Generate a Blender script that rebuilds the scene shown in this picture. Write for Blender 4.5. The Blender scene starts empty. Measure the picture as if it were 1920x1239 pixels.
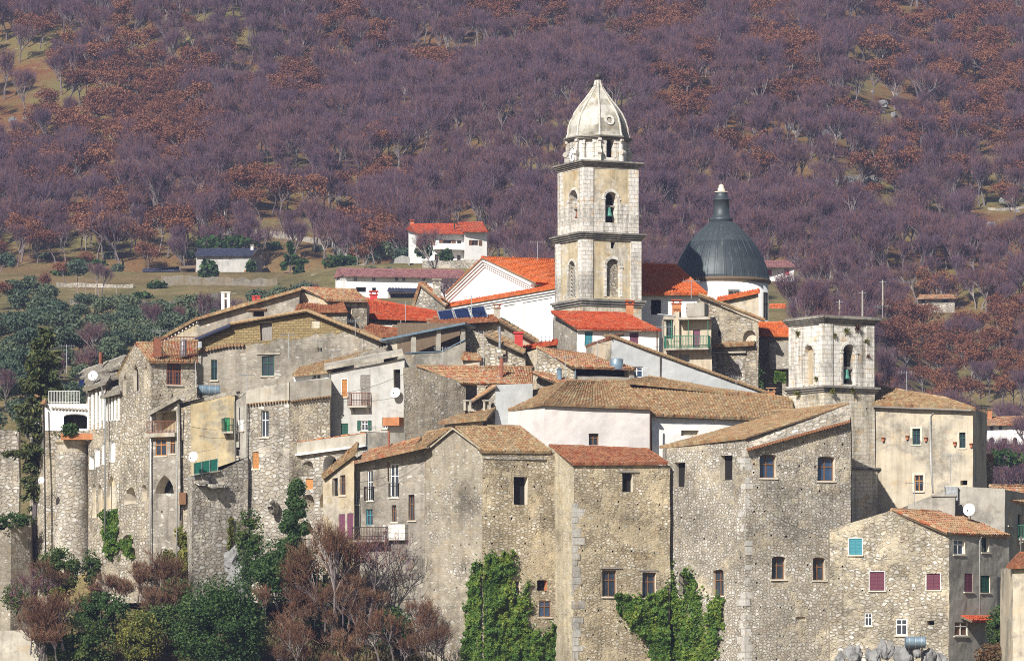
import bpy, math, random
import numpy as np
from mathutils import Vector, Matrix, noise
R = math.radians
F, HX, HY = 7800., 960., 1200.
scene = bpy.context.scene
COL = scene.collection
rnd = random.Random(7)


def P(px, py, Y):
    return Vector(((px - HX) / F * Y, Y, (HY - py) / F * Y))


def XY(px, Y):
    return Vector(((px - HX) / F * Y, Y))


def ZP(py, Y):
    return (HY - py) / F * Y


ZOOM = {1: (0, 580, 3.871), 2: (0, 880, 3.452), 3: (360, 520, 3.871), 4: (360, 780, 3.871), 5: (780, 560, 3.871),
        6: (780, 800, 2.823), 7: (1200, 560, 3.871), 8: (1200, 800, 2.823), 9: (1540, 700, 2.3), 't': (980, 100, 2.293),
        'd': (1200, 320, 3.871), 'h': (340, 360, 3.2)}


def q(k, *c):
    x, y, s = ZOOM[k]
    return tuple((x if i % 2 == 0 else y) + v / s for i, v in enumerate(c))


# ---------------------------------------------------------------- materials
def srgb(r, g, b):
    return tuple(((c / 255.) / 12.92 if c <= 10 else ((c / 255. + .055) / 1.055) ** 2.4) for c in (r, g, b))


class NT:
    def __init__(s, name):
        s.mat = bpy.data.materials.new(name)
        s.mat.use_nodes = True
        s.t = s.mat.node_tree
        s.t.nodes.clear()
        s.out = s.n('ShaderNodeOutputMaterial')
        s.b = s.n('ShaderNodeBsdfPrincipled')
        s.t.links.new(s.b.outputs[0], s.out.inputs[0])

    def n(s, typ, inp=None, **kw):
        nd = s.t.nodes.new(typ)
        for k, v in kw.items():
            setattr(nd, k, v)
        for k, v in (inp or {}).items():
            s.set(nd, k, v)
        return nd

    def set(s, nd, k, v):
        if isinstance(v, bpy.types.NodeSocket):
            s.t.links.new(v, nd.inputs[k])
        else:
            if isinstance(v, (tuple, list)) and len(v) == 3 and nd.inputs[k].type == 'RGBA':
                v = (*v, 1)
            nd.inputs[k].default_value = v

    def uv(s):
        return s.n('ShaderNodeUVMap').outputs[0]

    def obj(s):
        return s.n('ShaderNodeTexCoord').outputs['Object']

    def vmath(s, op, a, b):
        return s.n('ShaderNodeVectorMath', {0: a, 1: b}, operation=op).outputs[0]

    def math(s, op, a, b=0.):
        return s.n('ShaderNodeMath', {0: a, 1: b}, operation=op).outputs[0]

    def noise(s, vec, scale, detail=4., rough=.55, out=0, dist=0.):
        nd = s.n('ShaderNodeTexNoise', {'Vector': vec, 'Scale': scale, 'Detail': detail, 'Roughness': rough, 'Distortion': dist})
        return nd.outputs[out]

    def ramp(s, fac, stops, interp='LINEAR'):
        nd = s.n('ShaderNodeValToRGB', {0: fac})
        cr = nd.color_ramp
        cr.interpolation = interp
        while len(cr.elements) < len(stops):
            cr.elements.new(.5)
        for e, (p, c) in zip(cr.elements, stops):
            e.position = p
            e.color = (c, c, c, 1) if isinstance(c, (int, float)) else (*c, 1)
        return nd.outputs[0]

    def mix(s, fac, a, b, mode='MIX'):
        nd = s.n('ShaderNodeMix', data_type='RGBA', blend_type=mode)
        for k, v in ((0, fac), (6, a), (7, b)):
            s.set(nd, k, v)
        return nd.outputs[2]

    def mr(s, v, a, b, c=0., d=1.):
        return s.n('ShaderNodeMapRange', {0: v, 1: a, 2: b, 3: c, 4: d}).outputs[0]

    def fin(s, col, rough=.9, h=None, bump=.5, dist=.03, spec=.25, metal=0.):
        s.set(s.b, 'Base Color', col)
        s.set(s.b, 'Roughness', rough)
        s.set(s.b, 'Specular IOR Level', spec)
        s.set(s.b, 'Metallic', metal)
        if h is not None:
            bp = s.n('ShaderNodeBump', {'Strength': bump, 'Distance': dist, 'Height': h})
            s.t.links.new(bp.outputs[0], s.b.inputs['Normal'])
        return s.mat


def palette(cols):
    n = len(cols)
    return [((i + .5) / n, c) for i, c in enumerate(cols)]


def weather(t, uv, col, stain=.35, ochre=(.62, .44, .22), dark=.42):
    """dirt runs, grey lichen and ochre patches with a shape of their own"""
    st = t.noise(t.vmath('MULTIPLY', uv, (1.5, .11, 1)), 1.0, 6, .68)
    m = t.ramp(st, [(.49, 0.), (.66, 1.)])
    col = t.mix(t.math('MULTIPLY', m, stain), col, t.mix(1., col, (*[dark * c for c in (1, .96, .9)],), 'MULTIPLY'))
    oc = t.ramp(t.noise(uv, .8, 6, .68), [(.55, 0.), (.70, 1.)])
    col = t.mix(t.math('MULTIPLY', oc, stain * .8), col, t.mix(1., col, tuple(min(1, c * 1.5) for c in ochre), 'MULTIPLY'))
    gl = t.ramp(t.math('ADD', t.noise(uv, .3, 4, .6), t.math('MULTIPLY', t.noise(uv, 2.7, 6, .75), .5)), [(.76, 0.), (.92, 1.)])
    col = t.mix(t.math('MULTIPLY', gl, min(.85, stain * 1.5)), col, t.mix(1., col, (.46, .46, .45), 'MULTIPLY'))
    return col


def masonry(name, stones, mortar, plaster=None, pl_amt=.5, sw=.34, sh=.2, bump=.9, stain=.4, gap=.05, seed=0., tufa=None):
    t = NT(name)
    uv0 = t.uv()
    uv = t.vmath('ADD', uv0, (seed * 3.7, seed * 1.9, 0))
    ds = t.vmath('SCALE', t.vmath('SUBTRACT', t.noise(uv, 1.7, 3, .6, 1), (.5, .5, .5)), (0, 0, 0))
    ds.node.inputs[3].default_value = .38
    v = t.vmath('MULTIPLY', t.vmath('ADD', uv, ds), (1 / sw, 1 / sh, 1))
    vo = t.n('ShaderNodeTexVoronoi', {'Vector': v, 'Scale': 1., 'Randomness': .85}, voronoi_dimensions='2D')
    ve = t.n('ShaderNodeTexVoronoi', {'Vector': v, 'Scale': 1., 'Randomness': .85}, voronoi_dimensions='2D', feature='DISTANCE_TO_EDGE')
    sep = t.n('ShaderNodeSeparateColor', {0: vo.outputs['Color']})
    sc = t.ramp(sep.outputs[0], palette(stones))
    fine = t.noise(uv, 22, 4, .65)
    sc = t.mix(.55, sc, t.mix(1., sc, t.ramp(fine, [(.25, .45), (.75, 1.25)]), 'MULTIPLY'))
    # gaps of uneven width
    gw = t.math('ADD', t.math('MULTIPLY', t.noise(uv, 2.3, 3), .30), gap - .09)
    mask = t.mr(t.math('SUBTRACT', ve.outputs['Distance'], gw), 0., .07)
    dk = t.math('MULTIPLY', t.ramp(t.noise(uv, 1.4, 5, .7), [(.45, 0.), (.60, 1.)]), t.mr(ve.outputs['Distance'], .05, .015))
    mc = t.mix(t.ramp(t.noise(uv, 4., 5, .7), [(.35, 0.), (.65, 1.)]), mortar, tuple(c * .68 for c in mortar))
    col = t.mix(t.math('MULTIPLY', mask, t.mr(sep.outputs[2], .1, .45, .35, 1.)), mc, sc)
    col = t.mix(t.math('MULTIPLY', dk, .8), col, (.10, .08, .06))
    big = t.noise(uv, .22, 5, .62)
    hgt = t.math('ADD', t.math('MULTIPLY', mask, t.math('ADD', .5, sep.outputs[1])), t.math('MULTIPLY', fine, .35))
    if plaster:
        n1 = t.math('ADD', t.noise(uv, .35, 6, .62), t.math('MULTIPLY', t.noise(uv, 3.3, 3), .22))
        pm = t.ramp(n1, [(.36 + .5 * pl_amt - .035, 0.), (.36 + .5 * pl_amt + .035, 1.)])
        pm.node.color_ramp.elements[0].color = (1, 1, 1, 1)
        pm.node.color_ramp.elements[1].color = (0, 0, 0, 1)
        # leave single stones showing through the plaster
        show = t.mr(sep.outputs[2], .80, .84)
        pm = t.math('MULTIPLY', pm, t.math('SUBTRACT', 1., t.math('MULTIPLY', t.math('MULTIPLY', show, mask), .7)))
        pc = t.mix(t.ramp(t.noise(uv, 2.2, 6, .7), [(.3, 0.), (.7, 1.)]), tuple(c * .72 for c in plaster), tuple(min(1, c * 1.16) for c in plaster))
        col = t.mix(pm, col, pc)
        hgt = t.math('MULTIPLY', hgt, t.math('SUBTRACT', 1., t.math('MULTIPLY', pm, .75)))
    col = weather(t, uv, col, stain)
    col = t.mix(1., col, t.ramp(big, [(.3, .62), (.68, 1.15)]), 'MULTIPLY')
    if tufa:
        z0, slope, u0 = tufa
        s = t.n('ShaderNodeSeparateXYZ', {0: uv0})
        lim = t.math('ADD', z0, t.math('MULTIPLY', t.math('SUBTRACT', s.outputs[0], u0), slope))
        lim = t.math('ADD', lim, t.math('MULTIPLY', t.math('SUBTRACT', t.noise(uv, .5, 5, .65), .5), 2.6))
        k = t.mr(t.math('SUBTRACT', s.outputs[1], lim), -.05, .05)
        br = t.n('ShaderNodeTexBrick', {'Vector': uv0, 'Color1': (.29, .22, .105), 'Color2': (.225, .165, .075), 'Mortar': (.15, .115, .065), 'Scale': 1.,
                                        'Mortar Size': .025, 'Brick Width': .40, 'Row Height': .20, 'Bias': 0.})
        bc = t.mix(.6, br.outputs[0], t.mix(1., br.outputs[0], t.ramp(t.noise(uv, 5, 4), [(.3, .6), (.7, 1.3)]), 'MULTIPLY'))
        col = t.mix(k, col, bc)
        hgt = t.mix(k, hgt, t.math('SUBTRACT', 1., br.outputs[1]))
    return t.fin(col, .92, hgt, bump, .07)


def ashlar(name, c1=(.70, .68, .64), c2=(.60, .56, .49), bw=.62, rh=.34, stain=.95, mortar=(.44, .41, .36)):
    t = NT(name)
    uv = t.uv()
    v = t.vmath('ADD', uv, t.vmath('MULTIPLY', t.vmath('SUBTRACT', t.noise(uv, 2., 2, .5, 1), (.5, .5, .5)), (.05, .05, 0)))
    br = t.n('ShaderNodeTexBrick', {'Vector': v, 'Color1': c1, 'Color2': c2, 'Mortar': mortar, 'Scale': 1., 'Mortar Size': .018, 'Brick Width': bw,
                                    'Row Height': rh, 'Bias': -.2, 'Mortar Smooth': .3})
    n = t.noise(uv, 7, 6, .7)
    col = t.mix(.7, br.outputs[0], t.mix(1., br.outputs[0], t.ramp(n, [(.3, .62), (.65, 1.2)]), 'MULTIPLY'))
    lich = t.ramp(t.noise(uv, 1.1, 7, .72), [(.57, 0.), (.68, 1.)])
    col = t.mix(t.math('MULTIPLY', lich, .55), col, (.19, .18, .15))
    col = weather(t, uv, col, stain, (.66, .42, .16))
    h = t.math('ADD', t.math('SUBTRACT', 1., br.outputs[1]), t.math('MULTIPLY', n, .7))
    return t.fin(col, .88, h, .7, .03)


def plaster(name, c, var=.25, stain=.4, bump=.35, patch=None, ochre=(.62, .44, .22)):
    t = NT(name)
    uv = t.uv()
    n = t.noise(uv, .9, 7, .65)
    col = t.mix(t.ramp(n, [(.3, 0.), (.7, 1.)]), tuple(x * (1 - var) for x in c), tuple(min(.95, x * (1 + var * .6)) for x in c))
    if patch:
        pm = t.ramp(t.math('ADD', t.noise(uv, .3, 5, .6), t.math('MULTIPLY', t.noise(uv, 2.5, 4), .2)), [(.60, 0.), (.65, 1.)])
        col = t.mix(pm, col, patch)
    fine = t.noise(uv, 16, 5, .7)
    col = t.mix(1., col, t.ramp(fine, [(.3, .86), (.7, 1.08)]), 'MULTIPLY')
    col = weather(t, uv, col, stain, ochre, .6)
    return t.fin(col, .9, t.math('ADD', fine, n), bump, .02)


def simple(name, c, rough=.6, var=.15, scale=6., metal=0., bump=.2, spec=.4):
    t = NT(name)
    o = t.obj()
    n = t.noise(o, scale, 5, .6)
    col = t.ramp(n, [(.3, tuple(x * (1 - var) for x in c)), (.7, tuple(min(1, x * (1 + var)) for x in c))])
    return t.fin(col, t.mr(n, .3, .7, max(.05, rough - .12), min(1, rough + .12)), n, bump, .01, spec, metal)


def wood(name, c, var=.3):
    t = NT(name)
    o = t.obj()
    n = t.noise(t.vmath('MULTIPLY', o, (9, 9, 1.1)), 2., 5, .65)
    col = t.ramp(n, [(.3, tuple(x * (1 - var) for x in c)), (.7, tuple(min(1, x * (1 + var)) for x in c))])
    return t.fin(col, .65, n, .3, .01)


def tiles(name, cols, lichen=.45, lich_c=(.30, .27, .16), dark=.5):
    t = NT(name)
    uv = t.uv()
    cell = t.vmath('FLOOR', uv, (0, 0, 0))
    w = t.n('ShaderNodeTexWhiteNoise', {'Vector': cell}, noise_dimensions='2D').outputs[0]
    sm = t.noise(t.vmath('MULTIPLY', uv, (.12, .16, 1)), 1., 4, .6)
    f = t.math('ADD', t.math('MULTIPLY', w, .62), t.math('MULTIPLY', t.mr(sm, .3, .7), .38))
    col = t.ramp(f, palette(cols))
    o = t.obj()
    l1 = t.ramp(t.noise(o, .8, 7, .7), [(.52, 0.), (.62, 1.)])
    col = t.mix(t.math('MULTIPLY', l1, lichen), col, lich_c)
    l2 = t.ramp(t.noise(o, 5., 6, .7), [(.5, 0.), (.7, 1.)])
    col = t.mix(t.math('MULTIPLY', l2, dark), col, t.mix(1., col, (.26, .22, .20), 'MULTIPLY'))
    l3 = t.ramp(t.noise(o, 2.6, 6, .75), [(.62, 0.), (.72, 1.)])
    col = t.mix(t.math('MULTIPLY', l3, lichen), col, (.46, .43, .36))
    return t.fin(col, .9, t.noise(o, 18, 4, .6), .4, .015, .2)


def leafmat(name, c1, c2, c3, trans=.25, obj_random=False):
    t = NT(name)
    if obj_random:
        f = t.n('ShaderNodeObjectInfo').outputs['Random']
        g = t.n('ShaderNodeNewGeometry').outputs['Random Per Island']
        f = t.math('ADD', t.math('MULTIPLY', f, .6), t.math('MULTIPLY', g, .4))
    else:
        g = t.n('ShaderNodeNewGeometry').outputs['Random Per Island']
        n = t.noise(t.obj(), .7, 4, .6)
        f = t.math('ADD', t.math('MULTIPLY', g, .5), t.math('MULTIPLY', t.mr(n, .3, .7), .5))
    col = t.ramp(f, [(.1, c1), (.5, c2), (.9, c3)])
    m = t.fin(col, .6, None, spec=.3)
    if trans:
        tr = t.n('ShaderNodeBsdfTranslucent', {0: col})
        mx = t.n('ShaderNodeMixShader', {0: trans, 1: t.b.outputs[0], 2: tr.outputs[0]})
        t.t.links.new(mx.outputs[0], t.out.inputs[0])
    return m


CREAM = [(.68, .65, .58), (.50, .46, .38), (.62, .57, .48), (.36, .32, .26), (.74, .73, .69), (.30, .25, .18), (.57, .54, .49)]
GREYW = [(.64, .62, .58), (.48, .45, .40), (.72, .71, .68), (.34, .315, .28), (.57, .54, .49), (.42, .385, .33)]
OCHRE = [(.64, .58, .46), (.46, .39, .27), (.68, .64, .55), (.33, .265, .17), (.56, .49, .35), (.72, .70, .64), (.40, .34, .24)]
M = dict(
    rubble_a=masonry('rubble_ochre', OCHRE, (.43, .35, .23), (.49, .41, .28), .46, .32, .18, 1.1, seed=1),
    rubble_b=masonry('rubble_grey', GREYW, (.42, .37, .29), (.46, .405, .31), .36, .27, .2, 1.1, seed=2),
    rubble_c=masonry('rubble_cream', CREAM, (.42, .36, .27), (.48, .42, .32), .40, .46, .24, 1.1, seed=3),
    rubble_d=masonry('rubble_white', GREYW, (.45, .40, .32), (.55, .50, .42), .36, .52, .27, 1.1, seed=4),
    rubble_e=masonry('rubble_gold', CREAM, (.44, .38, .28), (.50, .44, .33), .44, .40, .23, 1.1, seed=5),
    rough_plaster=masonry('rough_plaster', GREYW, (.30, .26, .20), (.34, .30, .235), .66, .28, .22, .7, .5, seed=6),
    plaster_strip=masonry('plaster_strip', CREAM, (.40, .34, .24), (.50, .44, .32), .8, .36, .22, .6, .5, seed=7),
    grey_plaster=masonry('grey_plaster', CREAM, (.30, .26, .2), (.33, .30, .255), .82, .42, .26, .6, .5, seed=8),
    ashlar=ashlar('ashlar_white'),
    ashlar_b=ashlar('ashlar_stained', (.60, .55, .46), (.50, .43, .31), .55, .3, .9),
    quoin=ashlar('quoin_stone', (.44, .43, .405), (.34, .32, .29), .8, .42, .7),
    ochre_panel=plaster('ochre_panel', (.52, .44, .30), .35, .8, .5, (.60, .55, .46)),
    grey_panel=plaster('grey_panel', (.40, .37, .30), .3, .6, .5),
    white=plaster('white_plaster', (.80, .79, .77), .07, .12),
    pinkwhite=plaster('pinkish_plaster', (.64, .595, .57), .12, .16, .3, (.60, .565, .55), (.66, .50, .38)),
    palegrey=plaster('pale_grey_plaster', (.43, .425, .405), .14, .35),
    bluegrey=plaster('bluish_render', (.50, .52, .525), .1, .16),
    yellow=plaster('yellow_plaster', (.41, .335, .205), .3, .6, .4, (.34, .30, .22)),
    beige=plaster('beige_plaster', (.50, .44, .34), .2, .55, .4, (.42, .38, .31)),
    tan=plaster('tan_plaster', (.43, .36, .25), .25, .5, .4, (.5, .45, .37)),
    greywall=plaster('grey_render', (.36, .34, .30), .22, .5),
    concrete=plaster('concrete', (.42, .39, .33), .3, .7),
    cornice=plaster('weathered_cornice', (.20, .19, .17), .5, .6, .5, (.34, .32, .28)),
    reveal=plaster('window_reveal', (.62, .56, .46), .15, .35),
    dark=simple('painted_interior_shade', (.018, .016, .015), .9, spec=.1),  # near-black backing of openings, room shade put into the colour
    glass=simple('window_glass', (.025, .035, .05), .12, .3, 2., spec=.6, bump=.05),
    glassblue=simple('blue_window_glass', (.03, .06, .12), .12, .3, 2., spec=.6, bump=.05),
    tile_old=tiles('old_roof_tiles', [(.17, .095, .05), (.27, .145, .07), (.31, .21, .11), (.22, .16, .095), (.38, .28, .16), (.26, .125, .06), (.31, .26, .19)]),
    tile_rust=tiles('rusty_roof_tiles', [(.20, .065, .035), (.26, .085, .04), (.22, .10, .055), (.31, .14, .07), (.17, .06, .035)], .2),
    tile_mix=tiles('mixed_roof_tiles', [(.30, .11, .05), (.36, .20, .10), (.25, .15, .085), (.42, .29, .17), (.32, .085, .035), (.38, .32, .26)], .5),
    tile_red=tiles('new_red_tiles', [(.36, .055, .02), (.40, .068, .025), (.32, .05, .02), (.42, .09, .036), (.30, .09, .05)], .22, dark=.62),
    tile_orange=tiles('orange_tiles', [(.46, .10, .025), (.52, .14, .04), (.42, .085, .024)], .2, (.42, .34, .26), .55),
    tile_stone=tiles('stone_slab_tiles', [(.30, .28, .245), (.25, .225, .19), (.36, .335, .295), (.28, .245, .19)], .4),
    tile_maroon=tiles('maroon_tiles', [(.20, .09, .09), (.26, .12, .11), (.23, .11, .12)], .1),
    slate=tiles('dark_blue_roofing', [(.035, .04, .075), (.045, .05, .085), (.03, .035, .06)], .02, dark=.2),
    roofwood=wood('roof_timber', (.14, .10, .065)),
    brown=wood('brown_wood', (.17, .085, .04)),
    orangewood=wood('varnished_wood', (.42, .19, .06)),
    maroon=wood('maroon_paint', (.12, .035, .055), .15),
    green=wood('dark_green_paint', (.02, .075, .055), .2),
    brightgreen=wood('green_paint', (.03, .25, .09), .2),
    teal=wood('teal_paint', (.05, .22, .27), .2),
    whitewood=wood('white_paint', (.72, .72, .70), .08),
    purple=wood('plum_paint', (.16, .06, .10), .2),
    greywood=wood('grey_wood', (.22, .20, .18)),
    iron=simple('dark_iron', (.05, .045, .04), .6, .3, 8., .3),
    rust=simple('rusty_iron', (.20, .07, .04), .8, .35, 8.),
    greenrail=simple('green_railing', (.03, .17, .10), .5),
    galv=simple('galvanised_metal', (.42, .44, .46), .4, .15, 4., .6),
    tank=simple('blue_grey_tank', (.17, .24, .30), .4, .2, 3., .3),
    zinc=simple('zinc_pipe', (.52, .52, .51), .5, .15, 4., .2),
    dish=simple('dish_white', (.74, .74, .73), .5, .06),
    red=simple('red_sheet', (.42, .03, .025), .5, .2),
    brick=plaster('orange_brick', (.48, .20, .09), .3, .3),
    copper=None, gold=simple('gilded_stone', (.62, .55, .42), .6, .2),
    bronze=simple('green_bronze', (.09, .26, .21), .6, .3, 5., .2),
    solar=simple('solar_glass', (.012, .02, .06), .1, .2, 3., spec=.8, bump=.02),
    net=simple('green_net', (.015, .17, .12), .7, .3, 10.),
    bluecloth=simple('blue_tarp', (.02, .08, .42), .6),
    pot=simple('terracotta_pot', (.40, .14, .06), .8),
    rock=plaster('grey_rock', (.25, .25, .25), .5, .5, 1.),
)


def copper():
    t = NT('dome_lead')
    o = t.obj()
    s = t.n('ShaderNodeSeparateXYZ', {0: o})
    ang = t.math('ARCTAN2', s.outputs[0], s.outputs[1])
    seam = t.math('FRACT', t.math('MULTIPLY', ang, 32 / (2 * math.pi)))
    sm = t.mr(t.math('ABSOLUTE', t.math('SUBTRACT', seam, .5)), .42, .48)
    band = t.n('ShaderNodeTexWhiteNoise', {'W': t.math('FLOOR', t.math('MULTIPLY', s.outputs[2], .62))}, noise_dimensions='1D').outputs[0]
    n = t.noise(t.vmath('MULTIPLY', o, (2.2, 2.2, .5)), 1., 6, .7)
    col = t.mix(band, (.032, .041, .050), (.055, .067, .074))
    col = t.mix(t.ramp(n, [(.52, 0.), (.68, .7)]), col, (.09, .125, .125))
    col = t.mix(t.math('MULTIPLY', sm, .45), col, (.03, .04, .045))
    return t.fin(col, .5, t.math('ADD', sm, t.math('MULTIPLY', n, .5)), .4, .03, .4, .2)


M['copper'] = copper()


# ---------------------------------------------------------------- mesh helpers
class MB:
    def __init__(s):
        s.v, s.f, s.m, s.uv = [], [], [], []

    def face(s, pts, m=0, uv=None):
        i = len(s.v)
        s.v += [tuple(p) for p in pts]
        s.f.append(tuple(range(i, i + len(pts))))
        s.m.append(m)
        if uv is None:
            a, b, c = Vector(pts[0]), Vector(pts[1]), Vector(pts[2])
            nn = (b - a).cross(c - a)
            ax, ay, az = abs(nn.x), abs(nn.y), abs(nn.z)
            if az >= max(ax, ay):
                uv = [(p[0], p[1]) for p in pts]
            elif ay >= ax:
                uv = [(p[0], p[2]) for p in pts]
            else:
                uv = [(p[1], p[2]) for p in pts]
        s.uv.append(uv)

    def obox(s, o, x, y, z, m=0):
        """box from corner o with edge vectors x, y, z"""
        o, x, y, z = Vector(o), Vector(x), Vector(y), Vector(z)
        c = [o, o + x, o + x + y, o + y, o + z, o + x + z, o + x + y + z, o + y + z]
        lx, ly, lz = x.length, y.length, z.length
        ou = o.x * .7 + o.y * .4
        for idx, (a, b) in (((0, 1, 5, 4), (lx, lz)), ((1, 2, 6, 5), (ly, lz)), ((2, 3, 7, 6), (lx, lz)), ((3, 0, 4, 7), (ly, lz)),
                            ((4, 5, 6, 7), (lx, ly)), ((3, 2, 1, 0), (lx, ly))):
            s.face([c[i] for i in idx], m, [(ou, o.z), (ou + a, o.z), (ou + a, o.z + b), (ou, o.z + b)])

    def tube(s, pts, r, n=6, m=0, r2=None, cap=True):
        pts = [Vector(p) for p in pts]
        i0 = len(s.v)
        K = len(pts)
        for k, p in enumerate(pts):
            d = (pts[min(k + 1, K - 1)] - pts[max(k - 1, 0)]).normalized()
            a = d.cross(Vector((0, 0, 1)) if abs(d.z) < .9 else Vector((1, 0, 0))).normalized()
            b = d.cross(a)
            rr = r if r2 is None else r + (r2 - r) * k / max(1, K - 1)
            for j in range(n):
                t = 2 * math.pi * j / n
                s.v.append(tuple(p + a * (rr * math.cos(t)) + b * (rr * math.sin(t))))
        for k in range(K - 1):
            for j in range(n):
                s.f.append((i0 + k * n + j, i0 + k * n + (j + 1) % n, i0 + (k + 1) * n + (j + 1) % n, i0 + (k + 1) * n + j))
                s.m.append(m)
                s.uv.append([(j, k), (j + 1, k), (j + 1, k + 1), (j, k + 1)])
        if cap:
            for k in (0, K - 1):
                s.f.append(tuple(i0 + k * n + j for j in range(n)))
                s.m.append(m)
                s.uv.append([(0, 0)] * n)

    def lathe(s, c, prof, n=24, m=0, ph=0., uvs=1.):
        """prof: (radius, z) rings round a vertical axis at c (x, y)"""
        i0 = len(s.v)
        for r, z in prof:
            for j in range(n):
                t = 2 * math.pi * j / n + ph
                s.v.append((c[0] + r * math.cos(t), c[1] + r * math.sin(t), z))
        for k in range(len(prof) - 1):
            rm = max(prof[k][0], prof[k + 1][0], .1)
            for j in range(n):
                s.f.append((i0 + k * n + j, i0 + k * n + (j + 1) % n, i0 + (k + 1) * n + (j + 1) % n, i0 + (k + 1) * n + j))
                s.m.append(m)
                a, b = 2 * math.pi * rm * j / n * uvs, 2 * math.pi * rm * (j + 1) / n * uvs
                s.uv.append([(a, prof[k][1]), (b, prof[k][1]), (b, prof[k + 1][1]), (a, prof[k + 1][1])])
        for k in (0, len(prof) - 1):
            s.f.append(tuple(i0 + k * n + j for j in range(n)))
            s.m.append(m)
            s.uv.append([(0, 0)] * n)

    def build(s, name, mats, parent=None, org=(0, 0, 0), smooth=False):
        me = bpy.data.meshes.new(name)
        v = np.array(s.v, dtype=np.float64).reshape(-1, 3) - np.array(org)
        me.from_pydata(v.tolist(), [], s.f)
        ul = me.uv_layers.new(name='UVMap')
        flat = np.array([c for u in s.uv for p in u for c in p[:2]], dtype=np.float32)
        ul.data.foreach_set('uv', flat)
        mats = mats if isinstance(mats, (list, tuple)) else [mats]
        for mm in mats:
            me.materials.append(M[mm] if isinstance(mm, str) else mm)
        me.polygons.foreach_set('material_index', np.array(s.m, dtype=np.int32))
        if smooth:
            me.polygons.foreach_set('use_smooth', np.ones(len(s.f), dtype=bool))
        me.update()
        o = bpy.data.objects.new(name, me)
        COL.objects.link(o)
        if parent:
            o.parent = parent
        return o


def tag(o, label=None, cat=None, group=None, kind=None):
    for k, v in (('label', label), ('category', cat), ('group', group), ('kind', kind)):
        if v:
            o[k] = v
    return o


class Thing:
    def __init__(s, name, label, cat, loc, group=None):
        s.o = bpy.data.objects.new(name, None)
        s.o.empty_display_size = .5
        COL.objects.link(s.o)
        s.loc = Vector(loc)
        s.o.location = s.loc
        tag(s.o, label, cat, group)

    def part(s, mb, name, mats, parent=None, smooth=False, label=None):
        if not mb.f:
            return None
        o = mb.build(name, mats, parent or s.o, s.loc, smooth)
        if label:
            o['label'] = label
        return o


def solo(mb, name, mats, label, cat, loc, group=None, smooth=False, kind=None):
    o = mb.build(name, mats, None, loc, smooth)
    o.location = loc
    return tag(o, label, cat, group, kind)


def J(p, amp=1.):
    """hand-laid unevenness: a smooth shift of every wall vertex"""
    p = Vector(p)
    a = noise.noise_vector(p * .35) * .08 + noise.noise_vector(p * 1.9 + Vector((7, 3, 1))) * .03
    return p + a * amp


class WF:
    """vertical wall plane through plan points a, b"""
    def __init__(s, a, b, u0=0.):
        s.a, s.b = Vector(a), Vector(b)
        d = s.b - s.a
        s.len = d.length
        s.t = d / s.len
        s.n = Vector((s.t.y, -s.t.x))
        s.u0 = u0

    def u(s, px):
        k = (px - HX) / F
        return (k * s.a.y - s.a.x) / (s.t.x - k * s.t.y)

    def at(s, px, py):
        u = s.u(px)
        return u, (HY - py) / F * (s.a.y + u * s.t.y)

    def pt(s, u, z, d=0.):
        p = s.a + s.t * u + s.n * d
        return Vector((p.x, p.y, z))


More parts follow.
